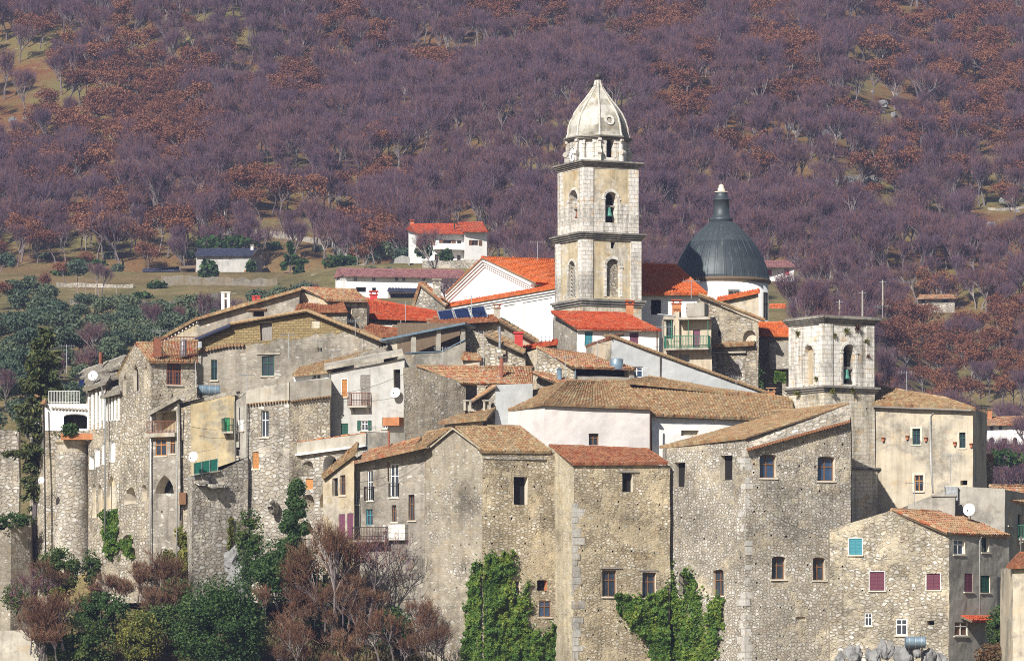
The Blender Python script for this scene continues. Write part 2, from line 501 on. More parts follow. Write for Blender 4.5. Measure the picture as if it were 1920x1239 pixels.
def wall(mb, wf, top, zb, m=0, holes=(), rm=1, dm=2, jit=1., step=.6):
    """top: [(u,z)..]; holes: dicts u0,u1,z0,z1,arch,d,rm,bm"""
    L = wf.len
    us, zs = {0., L}, {zb}
    for u, z in top:
        if 0 < u < L:
            us.add(u)
    for h in holes:
        us |= {max(0.01, h['u0']), min(L - .01, h['u1'])}
        zs |= {h['z0'], h['z1']}
    us, zs = sorted(us), sorted(zs)
    zmax = max(z for _, z in top)

    def fill(a, lim):
        o = []
        for p, r in zip(a, a[1:]):
            o.append(p)
            k = int((r - p) / step)
            o += [p + (r - p) * (i + 1) / (k + 1) for i in range(k)]
        return o + [a[-1]]
    us = fill(us, step)
    zs = fill(sorted(set(zs) | {max(zmax, max(zs) + .02)}), step)
    tu, tz = [a for a, _ in top], [b for _, b in top]

    def zt(u):
        return float(np.interp(u, tu, tz))
    for a, b in zip(us, us[1:]):
        if b - a < 1e-4:
            continue
        za, zc = zt(a), zt(b)
        lim = min(za, zc)
        k = 0
        cm = (a + b) / 2
        hs = [h for h in holes if h['u0'] < cm < h['u1']]
        while k < len(zs):
            z0 = zs[k]
            if z0 >= lim - .02 and k > 0:
                break
            last = k + 1 >= len(zs) or zs[k + 1] >= lim - .02
            z1a, z1b = (za, zc) if last else (zs[k + 1], zs[k + 1])
            zm = (z0 + min(z1a, z1b)) / 2
            if not any(h['z0'] < zm < h['z1'] for h in hs):
                mb.face([J(wf.pt(a, z0), jit), J(wf.pt(b, z0), jit), J(wf.pt(b, z1b), jit), J(wf.pt(a, z1a), jit)], m,
                        [(wf.u0 + a, z0), (wf.u0 + b, z0), (wf.u0 + b, z1b), (wf.u0 + a, z1a)])
            if last:
                break
            k += 1
    for h in holes:
        u0, u1, z0, z1, d = h['u0'], h['u1'], h['z0'], h['z1'], h.get('d', .3)
        r_, b_ = h.get('rm', rm), h.get('bm', dm)
        arch = h.get('arch', 0)
        w = u1 - u0
        if arch:
            rise = {1: w / 2, 2: w * .95, 3: w * .11}[arch]
            n = 10
            arc = []
            for i in range(n + 1):
                x = i / n
                if arch == 2:
                    y = math.sqrt(max(0, 1 - (max(x, 1 - x)) ** 2)) / math.sqrt(.75)
                else:
                    y = math.sqrt(max(0, 1 - (2 * x - 1) ** 2))
                arc.append((u0 + x * w, z1 - rise + rise * y))
            for (p, zp), (r, zr) in zip(arc, arc[1:]):
                mb.face([J(wf.pt(p, zp), jit), J(wf.pt(r, zr), jit), J(wf.pt(r, z1), jit), J(wf.pt(p, z1), jit)], m,
                        [(wf.u0 + p, zp), (wf.u0 + r, zr), (wf.u0 + r, z1), (wf.u0 + p, z1)])
            loop = [(u0, z0), (u1, z0), (u1, z1 - rise)] + arc[::-1][1:-1] + [(u0, z1 - rise)]
        else:
            loop = [(u0, z0), (u1, z0), (u1, z1), (u0, z1)]
        h['loop'] = loop
        K = len(loop)
        for i in range(K):
            (p, zp), (r, zr) = loop[i], loop[(i + 1) % K]
            mb.face([J(wf.pt(p, zp), jit), J(wf.pt(r, zr), jit), wf.pt(r, zr, -d), wf.pt(p, zp, -d)], r_,
                    [(wf.u0 + p, zp), (wf.u0 + r, zr), (wf.u0 + r + d, zr), (wf.u0 + p + d, zp)])
        mb.face([wf.pt(p, z, -d) for p, z in loop], b_, [(wf.u0 + p, z) for p, z in loop])


def grid_slats(mb, wf, u0, u1, z0, z1, d, n, m=0):
    """louvred leaf"""
    f = min(.06, (u1 - u0) * .16)
    e = wf.n.to_3d()
    T, Zv = wf.t.to_3d(), Vector((0, 0, 1))
    mb.obox(wf.pt(u0, z0, d), T * f, e * .045, Zv * (z1 - z0), m)
    mb.obox(wf.pt(u1 - f, z0, d), T * f, e * .045, Zv * (z1 - z0), m)
    mb.obox(wf.pt(u0 + f, z0, d), T * (u1 - u0 - 2 * f), e * .04, Zv * f, m)
    mb.obox(wf.pt(u0 + f, z1 - f, d), T * (u1 - u0 - 2 * f), e * .04, Zv * f, m)
    for i in range(n):
        z = z0 + f + (z1 - z0 - 2 * f) * (i + .15) / n
        mb.obox(wf.pt(u0 + f, z, d), T * (u1 - u0 - 2 * f), e * .035 - Zv * .03, Zv * ((z1 - z0) / n * .7), m)


def window(th, wf, h, kind, fm='brown', sm='green', parent=None, sill=True, surround=None, glass='glass', label=None):
    """window part (pane) with frame, shutters, sill and surround as sub-parts"""
    u0, u1, z0, z1 = h['u0'], h['u1'], h['z0'], h['z1']
    d = h.get('d', .3)
    e, T, Zv = wf.n.to_3d(), wf.t.to_3d(), Vector((0, 0, 1))
    w, hh = u1 - u0, z1 - z0
    pane = MB()
    if kind in ('sh',):
        mid = (u0 + u1) / 2
        mb = MB()
        grid_slats(mb, wf, u0 + .01, mid - .008, z0 + .02, z1 - .02, -.09, max(6, int(hh / .11)))
        grid_slats(mb, wf, mid + .008, u1 - .01, z0 + .02, z1 - .02, -.09, max(6, int(hh / .11)))
        root = th.part(mb, 'window', [sm], parent, label=label)
        fr = MB()
        t_ = .05
        fr.obox(wf.pt(u0 - t_, z0 - t_, -.03), T * t_, e * .06, Zv * (hh + 2 * t_))
        fr.obox(wf.pt(u1, z0 - t_, -.03), T * t_, e * .06, Zv * (hh + 2 * t_))
        fr.obox(wf.pt(u0, z1, -.03), T * w, e * .06, Zv * t_)
        if fm:
            th.part(fr, 'frame', [fm], root)
    else:
        pane.face([wf.pt(p, z, -d + .04) for p, z in h.get('loop', [(u0, z0), (u1, z0), (u1, z1), (u0, z1)])])
        root = th.part(pane, 'window', [glass], parent, label=label)
        fr = MB()
        b = min(.07, w * .1)
        zt = z1 if not h.get('arch') else z1 - {1: w / 2, 2: w * .95, 3: w * .11}[h['arch']]
        for a in (u0, u1 - b, (u0 + u1) / 2 - b * .55):
            fr.obox(wf.pt(a, z0, -d + .045), T * b * 1.05, e * .05, Zv * (zt - z0))
        for a in (z0, z1 - b if not h.get('arch') else zt, z0 + (zt - z0) * .62):
            fr.obox(wf.pt(u0 + .002, a, -d + .048), T * (w - .004), e * .05, Zv * b)
        if kind == 'grid':
            for i in range(1, 5):
                fr.obox(wf.pt(u0 + w * i / 5 - .015, z0, -d + .05), T * .03, e * .04, Zv * hh)
                fr.obox(wf.pt(u0, z0 + hh * i / 5 - .015, -d + .052), T * w, e * .04, Zv * .03)
        th.part(fr, 'frame', [fm], root)
        if kind == 'os':
            for a, c in ((u0 - w * .52, u0 - .02), (u1 + .02, u1 + w * .52)):
                mb = MB()
                grid_slats(mb, wf, a, c, z0, z1, .03, max(6, int(hh / .11)))
                th.part(mb, 'shutter', [sm], root)
    if sill:
        mb = MB()
        mb.obox(wf.pt(u0 - .1, z0 - .1, -.1), T * (w + .2), e * .2, Zv * .097)
        th.part(mb, 'sill', ['reveal'], root)
    if surround:
        mb = MB()
        s = .16
        mb.obox(wf.pt(u0 - s, z0, -.03), T * (s - .002), e * .06, Zv * (hh + s))
        mb.obox(wf.pt(u1 + .002, z0, -.03), T * s, e * .06, Zv * (hh + s))
        mb.obox(wf.pt(u0, z1 + .002, -.03), T * w, e * .057, Zv * s)
        th.part(mb, 'surround', [surround], root)
    return root


ALL = []


def find(txt):
    return next(h for l, h in ALL if txt in l)


class House(Thing):
    """front corners (px, Y) from left to right; each wall: top profile in picture pixels, openings in picture pixels"""
    def __init__(s, name, label, pts, tops, bot, mats, holes=(), depth=7., cat='house', group=None, cap=False, jit=1., putlogs=(), reveal='reveal', plsize=.13):
        xy = [XY(*p) for p in pts]
        zb = ZP(bot, pts[0][1])
        mid = xy[len(xy) // 2]
        super().__init__(name, label, cat, (mid.x, mid.y, zb), group)
        s.o['kind'] = 'thing'
        ALL.append((label, s))
        s.wf, s.zb = [], zb
        mb = MB()
        names = []
        ml = list(mats) if isinstance(mats, (list, tuple)) else [mats]
        for mm in ml:
            if mm not in names:
                names.append(mm)
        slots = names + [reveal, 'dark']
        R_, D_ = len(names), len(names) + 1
        s.mb, s.slots = mb, slots
        todo = []
        uo = rnd.uniform(0, 40)
        ends = []
        for i in range(len(xy) - 1):
            wf = WF(xy[i], xy[i + 1], uo)
            uo += wf.len
            s.wf.append(wf)
            tp = tops[i]
            if isinstance(tp, (int, float)):
                tp = [(pts[i][0], tp), (pts[i + 1][0], tp)]
            prof = [wf.at(*p) for p in tp]
            prof[0] = (0., prof[0][1])
            prof[-1] = (wf.len, prof[-1][1])
            ends.append((prof[0][1], prof[-1][1]))
            hs = []
            for h in holes:
                if h[0] != i:
                    continue
                x0, y0, x1, y1 = h[1][:4]
                kind = h[2]
                o = dict(h[3]) if len(h) > 3 else {}
                a, z1 = wf.at(x0, y0)
                b, _ = wf.at(x1, y0)
                xm = (x0 + x1) / 2
                z1 = wf.at(xm, y0)[1]
                z0 = wf.at(xm, y1)[1]
                hd = dict(u0=max(.03, a), u1=min(wf.len - .03, b), z0=z0, z1=z1, d=o.pop('d', {'sh': .14, 'ho': 1.2, 'bl': .18}.get(kind, .32)), arch=o.pop('arch', 0))
                if kind == 'bl':
                    bm = o.pop('fill', ml[min(i, len(ml) - 1)])
                    if bm not in slots:
                        slots.append(bm)
                    hd['bm'] = slots.index(bm)
                rmat = o.pop('rm', None)
                if rmat:
                    if rmat not in slots:
                        slots.append(rmat)
                    hd['rm'] = slots.index(rmat)
                hs.append(hd)
                todo.append((wf, hd, kind, o))
            for (x, y) in putlogs[i] if i < len(putlogs) else ():
                u, z = wf.at(x, y)
                w = plsize * rnd.uniform(.75, 1.2)
                if .15 < u < wf.len - .15:
                    hs.append(dict(u0=u - w * .5, u1=u + w * .5, z0=z - w * .5, z1=z + w * .5, d=.45, rm=names.index(ml[min(i, len(ml) - 1)])))
            hs2 = []
            for h in hs:   # drop overlapping openings
                if not any(h['u0'] < g['u1'] + .02 and g['u0'] < h['u1'] + .02 and h['z0'] < g['z1'] + .02 and g['z0'] < h['z1'] + .02 for g in hs2):
                    hs2.append(h)
            wall(mb, wf, prof, zb, names.index(ml[min(i, len(ml) - 1)]), hs2, R_, D_, jit)
        bk = Vector((0, depth))
        p0, pn = xy[0], xy[-1]
        q0, qn = p0 + bk, pn + bk
        for (a, b, za, zc, k) in ((q0, p0, ends[0][0], ends[0][0], 0), (pn, qn, ends[-1][1], ends[-1][1], -1), (qn, q0, ends[-1][1], ends[0][0], 0)):
            wf = WF(a, b, uo)
            uo += wf.len
            wall(mb, wf, [(0, za), (wf.len, zc)], zb, names.index(ml[k if k == 0 else -1]), (), R_, D_, jit)
        if cap:
            tp = [(xy[i], ends[i][0] if i < len(ends) else ends[-1][1]) for i in range(len(xy))]
            mb.face([(p.x, p.y, z) for p, z in tp] + [(qn.x, qn.y, ends[-1][1]), (q0.x, q0.y, ends[0][0])], 0)
        s.o_wall = s.part(mb, 'wall', slots)
        for wf, hd, kind, o in todo:
            if kind in ('gl', 'sh', 'os', 'grid'):
                window(s, wf, hd, kind, **o)

    def roof(s, e0, e1, r1, r0, mat='tile_old', **kw):
        return roof(s, e0, e1, r1, r0, mat, **kw)


def ry(e, pyr, slope=.36):
    """distance of a ridge seen at row pyr above an eave point e=(px,py,Y) on a roof of this slope"""
    z = ZP(e[1], e[2])
    return (z - slope * e[2]) / ((HY - pyr) / F - slope)


def roof(th, e0, e1, r1, r0, mat='tile_old', name='roof', tw=.25, tl=.42, thick=.13, parent=None, cap=True, verge=(0, 0), slope=.36, under='roofwood', lift=.05, sag=.05, back=False):
    pts = []
    for k, p in enumerate((e0, e1, r1, r0)):
        if isinstance(p, Vector):
            pts.append(p)
        else:
            p = list(p)
            if len(p) == 2 or p[2] is None:
                p = [p[0], p[1], ry(e1 if k == 2 else e0, p[1], slope)]
            pts.append(P(*p))
    E0, E1, R1, R0 = [np.array(p) for p in pts]
    nrm = np.cross(E1 - E0, R0 - E0)
    if np.linalg.norm(nrm) < 1e-6:
        nrm = np.cross(E1 - E0, R1 - E0)
    nrm /= np.linalg.norm(nrm)
    if nrm[2] < 0:
        nrm = -nrm
    W = max(np.linalg.norm(E1 - E0), np.linalg.norm(R1 - R0))
    L = max(np.linalg.norm(R0 - E0), np.linalg.norm(R1 - E1))
    nc, nr = max(2, round(W / tw)), max(2, round(L / tl))
    rg = np.random.default_rng(int(abs(E0[0] * 91 + E0[2] * 37)) + 5)
    prof = np.array([0, .062, .088, .062])
    nu = nc * 4 + 1
    ui = np.arange(nu)
    colh = prof[ui % 4] * lift / .05
    ut = ui / (nu - 1)
    tj = rg.normal(0, .012, (nr, nc + 1))
    sj = rg.normal(0, .05, (nr, nc + 1))
    rows, vv = [], []
    ct = np.minimum((ui + 1) // 4, nc)
    for r in range(nr):
        for e in (0, 1):
            v = (r + e) / nr - (0 if e else 1) * 0.0
            v = np.full(nu, v) + (sj[r][ct] / nr * .9 if not e else 0)
            hgt = colh + (lift * .9 if not e else 0.) + tj[r][ct] * (1 if not e else .4)
            u = ut[:, None]
            vq = v[:, None]
            p = (E0 * (1 - u) + E1 * u) * (1 - vq) + (R0 * (1 - u) + R1 * u) * vq
            p = p + nrm * hgt[:, None]
            rows.append(p)
            vv.append(r + e * .98)
    G = np.array(rows)
    for a in range(G.shape[0]):
        for b in range(0, nu, 1):
            pass
    if sag:
        # slow sagging of old timbers
        un, vn = np.meshgrid(ut, np.linspace(0, 1, G.shape[0]))
        ph = rg.uniform(0, 6.28, 4)
        s_ = (np.sin(un * W * .55 + ph[0]) * np.sin(vn * 3.1 + ph[1] * .2) + .5 * np.sin(un * W * 1.3 + ph[2] + vn * 2)) * sag * .7
        G = G + nrm * s_[:, :, None]
    base = len(G) * nu
    V = G.reshape(-1, 3)
    # slab underneath
    dn = -nrm * thick
    eb = G[0] * 1 + 0
    lowline = np.array([(E0 * (1 - a) + E1 * a) for a in ut]) + dn
    hiline = np.array([(R0 * (1 - a) + R1 * a) for a in ut]) + dn
    V = np.vstack([V, lowline, hiline])
    f, m, uv = [], [], []
    nv = G.shape[0]
    for r in range(nv - 1):
        for c in range(nu - 1):
            a = r * nu + c
            f.append((a, a + 1, a + nu + 1, a + nu))
            m.append(0)
            cu = ((c + 1) // 4) + .5
            rr = r // 2 + .5 if r % 2 == 0 else (r + 1) // 2 + .5
            uv.append([(cu, rr)] * 4)
    lo, hi = base, base + nu
    for c in range(nu - 1):
        f.append((c + 1, c, lo + c, lo + c + 1)); m.append(0 if c % 4 else 0); uv.append([(c // 4 + .5, .5)] * 4)
        a = (nv - 1) * nu + c
        f.append((a, a + 1, hi + c + 1, hi + c)); m.append(0); uv.append([(c // 4 + .5, nr - .5)] * 4)
    f.append((lo, lo + nu - 1, hi + nu - 1, hi)); m.append(1); uv.append([(0, 0)] * 4)
    for c in (0, nu - 1):
        f.append(tuple([r * nu + c for r in range(nv)] + [hi + c, lo + c])); m.append(1); uv.append([(0, 0)] * (nv + 2))
    mb = MB()
    mb.v, mb.f, mb.m = [tuple(x) for x in V], f, m
    off = float(rg.integers(0, 200))
    mb.uv = [[(x + off, y + off) for x, y in u] for u in uv]
    ro = th.part(mb, name, [mat, under], parent)
    cp = MB()

    def caprow(a, b, r):
        a, b = Vector(a), Vector(b)
        n = max(2, int((b - a).length / .42))
        for i in range(n):
            p, k = a.lerp(b, i / n), a.lerp(b, (i + 1.12) / n if i < n - 1 else 1)
            jz = Vector((0, 0, rg.normal(0, .014)))
            i0 = len(cp.f)
            cp.tube([p + jz, k + jz], r * 1.05, 7, 0, r * .9)
            cu = (float(rg.integers(0, 500)) + .5, float(rg.integers(0, 500)) + .5)
            for j in range(i0, len(cp.f)):
                cp.uv[j] = [cu] * len(cp.uv[j])
    up = Vector(nrm) * .06
    if cap:
        caprow(Vector(R0) + up * .6, Vector(R1) + up * .6, .13)
    if verge[0]:
        caprow(Vector(E0) + up, Vector(R0) + up, .1)
    if verge[1]:
        caprow(Vector(E1) + up, Vector(R1) + up, .1)
    if cp.f:
        th.part(cp, 'ridge_cap', [mat], ro)
    if back:
        # far slope mirrored about the ridge
        mid0, mid1 = Vector(R0), Vector(R1)
        d0 = Vector(E0) - mid0
        d1 = Vector(E1) - mid1
        axis = (mid1 - mid0).normalized()
        hor = Vector((axis.y, -axis.x, 0)).normalized()

        def mir(d):
            return d - 2 * d.dot(hor) * hor
        roof(th, mid1 + mir(d1), mid0 + mir(d0), mid0, mid1, mat, name, tw * 1.6, tl * 1.6, thick, parent, False, (0, 0), slope, under, lift, 0)
    return ro


def pipe(th, pts, r=.05, mat='zinc', name='drainpipe', parent=None):
    mb = MB()
    mb.tube(pts, r, 8)
    return th.part(mb, name, [mat], parent, True)


def railing(th, a, b, h, mat='iron', n=None, name='railing', sides=0., parent=None, r=.016, ret=None):
    """bars between two foot points a, b; sides = return length to the wall (vector ret)"""
    mb = MB()
    runs = [(Vector(a), Vector(b))]
    if ret is not None:
        runs += [(Vector(a), Vector(a) + ret), (Vector(b), Vector(b) + ret)]
    Zv = Vector((0, 0, 1))
    for p, k in runs:
        L = (k - p).length
        c = max(2, int(L / .12)) if n is None else n
        for i in range(c + 1):
            o = p.lerp(k, i / c)
            mb.tube([o, o + Zv * h], r, 4)
        mb.tube([p + Zv * h, k + Zv * h], r * 1.6, 5)
        mb.tube([p + Zv * .08, k + Zv * .08], r * 1.3, 5)
    return th.part(mb, name, [mat], parent)


def balcony(th, wf, x0, x1, ytop, ybot, out=.9, mat='iron', slab='concrete', h=.95, parent=None, brackets=True):
    u0, z = wf.at(x0, ybot)
    u1 = wf.u(x1)
    e, T, Zv = wf.n.to_3d(), wf.t.to_3d(), Vector((0, 0, 1))
    mb = MB()
    mb.obox(wf.pt(u0, z - .14, -.05), T * (u1 - u0), e * (out + .05), Zv * .14)
    if brackets:
        for u in (u0 + .15, u1 - .3):
            a = wf.pt(u, z - .142, 0)
            mb.face([a, a + e * out * .8, a - Zv * .45])
            mb.face([a + T * .15, a + T * .15 + e * out * .8, a + T * .15 - Zv * .45])
            mb.face([a, a + T * .15, a + T * .15 - Zv * .45, a - Zv * .45])
            mb.face([a + e * out * .8, a + T * .15 + e * out * .8, a + T * .15 - Zv * .45, a - Zv * .45])
    sl = th.part(mb, 'balcony', [slab], parent)
    railing(th, wf.pt(u0 + .03, z, out - .05), wf.pt(u1 - .03, z, out - .05), h, mat, parent=sl, ret=-e * (out - .05))
    return sl


def dish(label, c, r, look, arm=None, cat='satellite dish', name='satellite_dish'):
    """parabolic dish with feed arm and bracket, c = centre, look = facing"""
    c, look = Vector(c), Vector(look).normalized()
    th = Thing(name, label, cat, c)
    a = look.cross(Vector((0, 0, 1))).normalized()
    b = a.cross(look)
    mb = MB()
    n, k = 20, 5
    ring = []
    for i in range(k + 1):
        rr = r * i / k
        ring.append([c + (a * math.cos(t) + b * math.sin(t) * 1.06) * rr + look * (.28 * r * (i / k) ** 2 - .1) for t in [2 * math.pi * j / n for j in range(n)]])
    for i in range(k):
        for j in range(n):
            j2 = (j + 1) % n
            mb.face([ring[i][j], ring[i][j2], ring[i + 1][j2], ring[i + 1][j]] if i else [c - look * .1, ring[1][j2], ring[1][j]])
    th.part(mb, 'reflector', ['dish'])
    mb = MB()
    mb.tube([c - b * r * .9 + look * .1, c - b * r * .5 + look * r * 1.0], .018, 5)
    mb.tube([c - b * r * .5 + look * r * .95, c - b * r * .35 + look * r * 1.1], .045, 6)
    th.part(mb, 'feed_arm', ['iron'])
    mb = MB()
    back = arm if arm is not None else c - look * .5 - Vector((0, 0, .3))
    mb.tube([c - look * .1, Vector(back)], .03, 6)
    th.part(mb, 'mounting_arm', ['galv'])
    return th


def antenna(label, p, h=2.2, seed=0):
    th = Thing('tv_antenna', label, 'antenna', p)
    p = Vector(p)
    mb = MB()
    mb.tube([p, p + Vector((0, 0, h))], .028, 5)
    th.part(mb, 'mast', ['galv'])
    mb = MB()
    r_ = random.Random(seed)
    a = r_.uniform(-.5, .5)
    d = Vector((math.cos(a), math.sin(a), 0))
    s = Vector((-d.y, d.x, 0))
    top = p + Vector((0, 0, h - .1))
    mb.tube([top - d * .7, top + d * .7], .018, 4)
    for i in range(7):
        c = top + d * (-.6 + .2 * i)
        mb.tube([c - s * .28, c + s * .28], .011, 4)
        mb.tube([c - Vector((0, 0, .16)), c + Vector((0, 0, .16))], .011, 4)
    th.part(mb, 'aerial', ['galv'])
    return th


def chimney(th, px0, px1, py0, py1, Y, mat='rubble_c', capm='tile_mix', d=.6, parent=None):
    a, b = P(px0, py1, Y), P(px1, py0, Y)
    mb = MB()
    w = b.x - a.x
    mb.obox((a.x, Y, a.z - .5), (w, 0, 0), (0, d, 0), (0, 0, b.z - a.z + .5))
    ch = th.part(mb, 'chimney', [mat], parent)
    mb = MB()
    mb.obox((a.x - .08, Y - .08, b.z + .003), (w + .16, 0, 0), (0, d + .16, 0), (0, 0, .07))
    for k in range(2):
        for j in range(2):
            mb.obox((a.x + .02 + k * (w - .14), Y + .02 + j * (d - .14), b.z + .073), (.1, 0, 0), (0, .1, 0), (0, 0, .2))
    mb.obox((a.x - .1, Y - .1, b.z + .273), (w + .2, 0, 0), (0, d + .2, 0), (0, 0, .08))
    th.part(mb, 'chimney_cap', [capm], ch)
    return ch


def cyl_tank(label, a, b, r, mat='tank', legs=True, name='water_tank', group=None):
    a, b = Vector(a), Vector(b)
    d = (b - a).normalized()
    th = Thing(name, label, 'water tank', (a + b) / 2)
    mb = MB()
    mb.tube([a - d * .0, a + d * .06, b - d * .06, b], r, 20)
    for i in (0.0, 1.):
        pass
    th.part(mb, 'body', [mat], None, True)
    mb = MB()
    for k in (.2, .5, .8):
        c = a.lerp(b, k)
        mb.tube([c - d * .03, c + d * .03], r * 1.03, 20)
    th.part(mb, 'hoop', ['galv'])
    if legs:
        mb = MB()
        for k in (.15, .85):
            c = a.lerp(b, k)
            s = d.cross(Vector((0, 0, 1))).normalized()
            for g in (-1, 1):
                mb.tube([c + s * g * r * .7 - Vector((0, 0, r * .6)), c + s * g * r * .9 - Vector((0, 0, r + .35))], .03, 5)
        th.part(mb, 'stand', ['iron'])
    return th
def Q(k, *pairs):
    return [q(k, *p) for p in pairs]


# =============================================================== front row
# --- gabled stone house with ivy
h = House('stone_house', 'tall stone house with grey gable and ivy climbing its front', [(793, 303.6), (905, 300), (1046, 302.3)],
          [[(793, 849), q(6, 195, 12), (905, 842)], [(905, 846), (1046, 850)]], 1300, ['rough_plaster', 'rubble_a'],
          [(1, q(6, 516, 264, 592, 412), 'ho', dict(d=.62)), (1, q(6, 640, 810, 693, 868), 'ho', dict(arch=3, d=.5, rm='brick')),
           (1, q(6, 648, 920, 713, 1005), 'gl', dict(fm='brown', glass='glassblue', d=.14)), (1, q(6, 518, 815, 548, 895), 'gl', dict(d=.3))],
          depth=8, putlogs=(Q(6, (262, 322), (310, 322), (325, 612), (282, 620), (235, 624), (190, 628), (96, 866), (215, 850), (170, 1110), (105, 345)),
                            Q(6, (380, 315), (455, 318), (630, 318), (668, 315), (372, 470), (417, 472), (507, 482), (603, 484), (684, 490), (407, 615), (492, 617),
                              (577, 618), (673, 620), (548, 716), (620, 716), (520, 210), (592, 198))))
h.roof((902, 846, 299.7), (1033, 847, 301.9), (973, 800, None), (855, 802, None), 'tile_old', verge=(1, 1), back=True, slope=.42)
mb = MB()
wf = h.wf[1]
_, z = wf.at(960, 850)
mb.obox(wf.pt(.05, z - .42, -.02), wf.t.to_3d() * 4.85, wf.n.to_3d() * .14, (0, 0, .16))
h.part(mb, 'eaves_course', ['rubble_d'])
# verge band of the gable
mb = MB()
a, b, c = P(796, 849, 303.3), P(850, 804, 301.5), P(905, 845, 299.85)
for s_, e_ in ((a, b), (b, c)):
    d_ = e_ - s_
    mb.obox(s_ - Vector((.05, .12, .02)), d_, (0.02, .2, 0), (0, 0, .13))
h.part(mb, 'verge_band', ['plaster_strip'])
# --- stone house with rusty roof
h = House('stone_house', 'stone house with pale quoins, rust red tiled roof and shaded strip wall', [(1028, 303.4), (1075, 299), (1256, 301.6)],
          [[(1028, 836), (1075, 866)], [(1075, 868), (1256, 872)]], 1300, ['plaster_strip', 'rubble_a'],
          [(1, q(6, 1092, 243, 1150, 345), 'ho', dict(d=.5)), (1, q(6, 988, 760, 1063, 898), 'gl', dict(d=.34)),
           (1, q(6, 1197, 770, 1270, 906), 'gl', dict(d=.34))], depth=8,
          putlogs=(Q(6, (750, 522), (752, 655), (752, 838), (793, 830), (775, 965), (800, 395)),
                   Q(6, (880, 388), (960, 392), (1075, 397), (1178, 410), (1290, 415), (888, 522), (960, 525), (1078, 535), (1187, 540), (1297, 540), (880, 652), (952, 655),
                     (1042, 660), (1142, 658), (1265, 667), (878, 838), (1090, 843), (898, 972), (970, 970), (1050, 972), (940, 1098), (1060, 1100), (908, 1225), (1110, 1228))))
h.roof((1073, 869, 298.7), (1251, 868, 301.2), (1213, 843, None), (1030, 836, None), 'tile_rust', slope=.3, verge=(1, 1))
# quoins
mb = MB()
wf = h.wf[1]
z = h.zb
k = 0
while z < ZP(950, 299):
    hh = rnd.uniform(.38, .6)
    w = rnd.uniform(.3, .6) if k % 2 else rnd.uniform(.5, .95)
    if rnd.random() > .15:
        mb = MB()
        mb.obox(J(wf.pt(-.02, z, -.3)), wf.t.to_3d() * w, wf.n.to_3d() * rnd.uniform(.305, .335), (0, 0, hh - .03))
        h.part(mb, 'quoin', ['quoin'])
    z += hh * rnd.uniform(.9, 1.1)
    k += 1
for (ax, ay, bx) in ((q(6, 975, 750)[0], q(6, 0, 750)[1], q(6, 1090, 0)[0]), (q(6, 1180, 0)[0], q(6, 0, 763)[1], q(6, 1282, 0)[0]), (q(6, 1072, 0)[0], q(6, 0, 240)[1], q(6, 1178, 0)[0])):
    mb = MB()
    u, z = wf.at(ax, ay)
    mb.obox(wf.pt(u, z, -.1), wf.t.to_3d() * (wf.u(bx) - u), wf.n.to_3d() * .2, (0, 0, .1))
    h.part(mb, 'lintel', ['greywood'])
# --- big fortress-like house
plog8 = [(605, 195), (603, 240), (738, 205), (843, 210), (928, 213), (1082, 222), (685, 325), (755, 328), (855, 328), (953, 338), (1065, 343), (622, 320), (605, 447), (660, 447),
         (755, 450), (855, 453), (955, 457), (608, 572), (697, 575), (778, 580), (900, 585), (613, 723), (678, 725), (887, 733), (620, 820), (637, 955), (745, 957), (803, 960), (895, 963),
         (975, 968), (633, 1098), (742, 1103), (962, 1112), (618, 1225), (725, 1228), (828, 1232), (975, 90), (1070, 95), (865, 80), (758, 78)]
h = House('stone_house', 'massive corner house of grey rubble stone with sloping roof and deep windows', [(1250, 302.6), (1398, 297), (1595, 299.6)],
          [[(1250, 832), (1398, 819)], [(1398, 842), (1500, 812), (1595, 785)]], 1300, ['rubble_b', 'rubble_b'],
          [(0, q(8, 180, 188, 235, 320), 'ho', dict(d=.5)), (0, q(8, 425, 148, 489, 280), 'ho', dict(d=.5)), (0, q(8, 203, 770, 268, 896), 'ho', dict(d=.5, arch=3)),
           (0, q(8, 382, 755, 444, 893), 'gl', dict(d=.4, arch=3)),
           (1, q(8, 634, 146, 722, 270), 'gl', dict(d=.5, arch=3, glass='glassblue')), (1, q(8, 941, 158, 1032, 286), 'gl', dict(d=.5, arch=3, glass='glassblue')),
           (1, q(8, 697, 684, 772, 806), 'gl', dict(d=.5, arch=3)), (1, q(8, 914, 693, 982, 812), 'gl', dict(d=.5, arch=3)),
           (1, q(8, 826, 1003, 880, 1028), 'bl', dict(arch=3, sill=False, fill='rubble_e'))], depth=12.6,
          putlogs=(Q(8, (545, 953), (533, 692), (537, 1098), (470, 577), (405, 585), (335, 590), (285, 488), (510, 820), (530, 450), (470, 455), (330, 130), (460, 118), (215, 480)), Q(8, *plog8)))
h.roof((1236, 838, 303.1), (1399, 819, 296.6), (1592, 757, 299.9), (1478, 772, 307), 'tile_old', cap=False, verge=(0, 0))
a_ = XY(1595, 299.6)
wsd = WF(a_ + Vector((.06, .1)), a_ + Vector((.06, 12.7)), 7.)
mb = MB()
wall(mb, wsd, [(0, ZP(786, 299.6)), (3, 16.9), (wsd.len, 17.3)], h.zb, 0)
h.part(mb, 'side_wall', ['rubble_b', 'dark'])
roof(h, P(1592, 757, 299.95), Vector((a_.x + .3, 312.6, 17.35)), Vector((a_.x - 5, 312.6, 17.2)), P(1478, 772, 307.05), 'tile_old', 'rear_roof', cap=False)
mb = MB()
pq = [P(1399, 843, 296.5), P(1594, 789, 299.1), P(1591, 759, 299.9), P(1397, 819, 297.3)]
N_ = 24
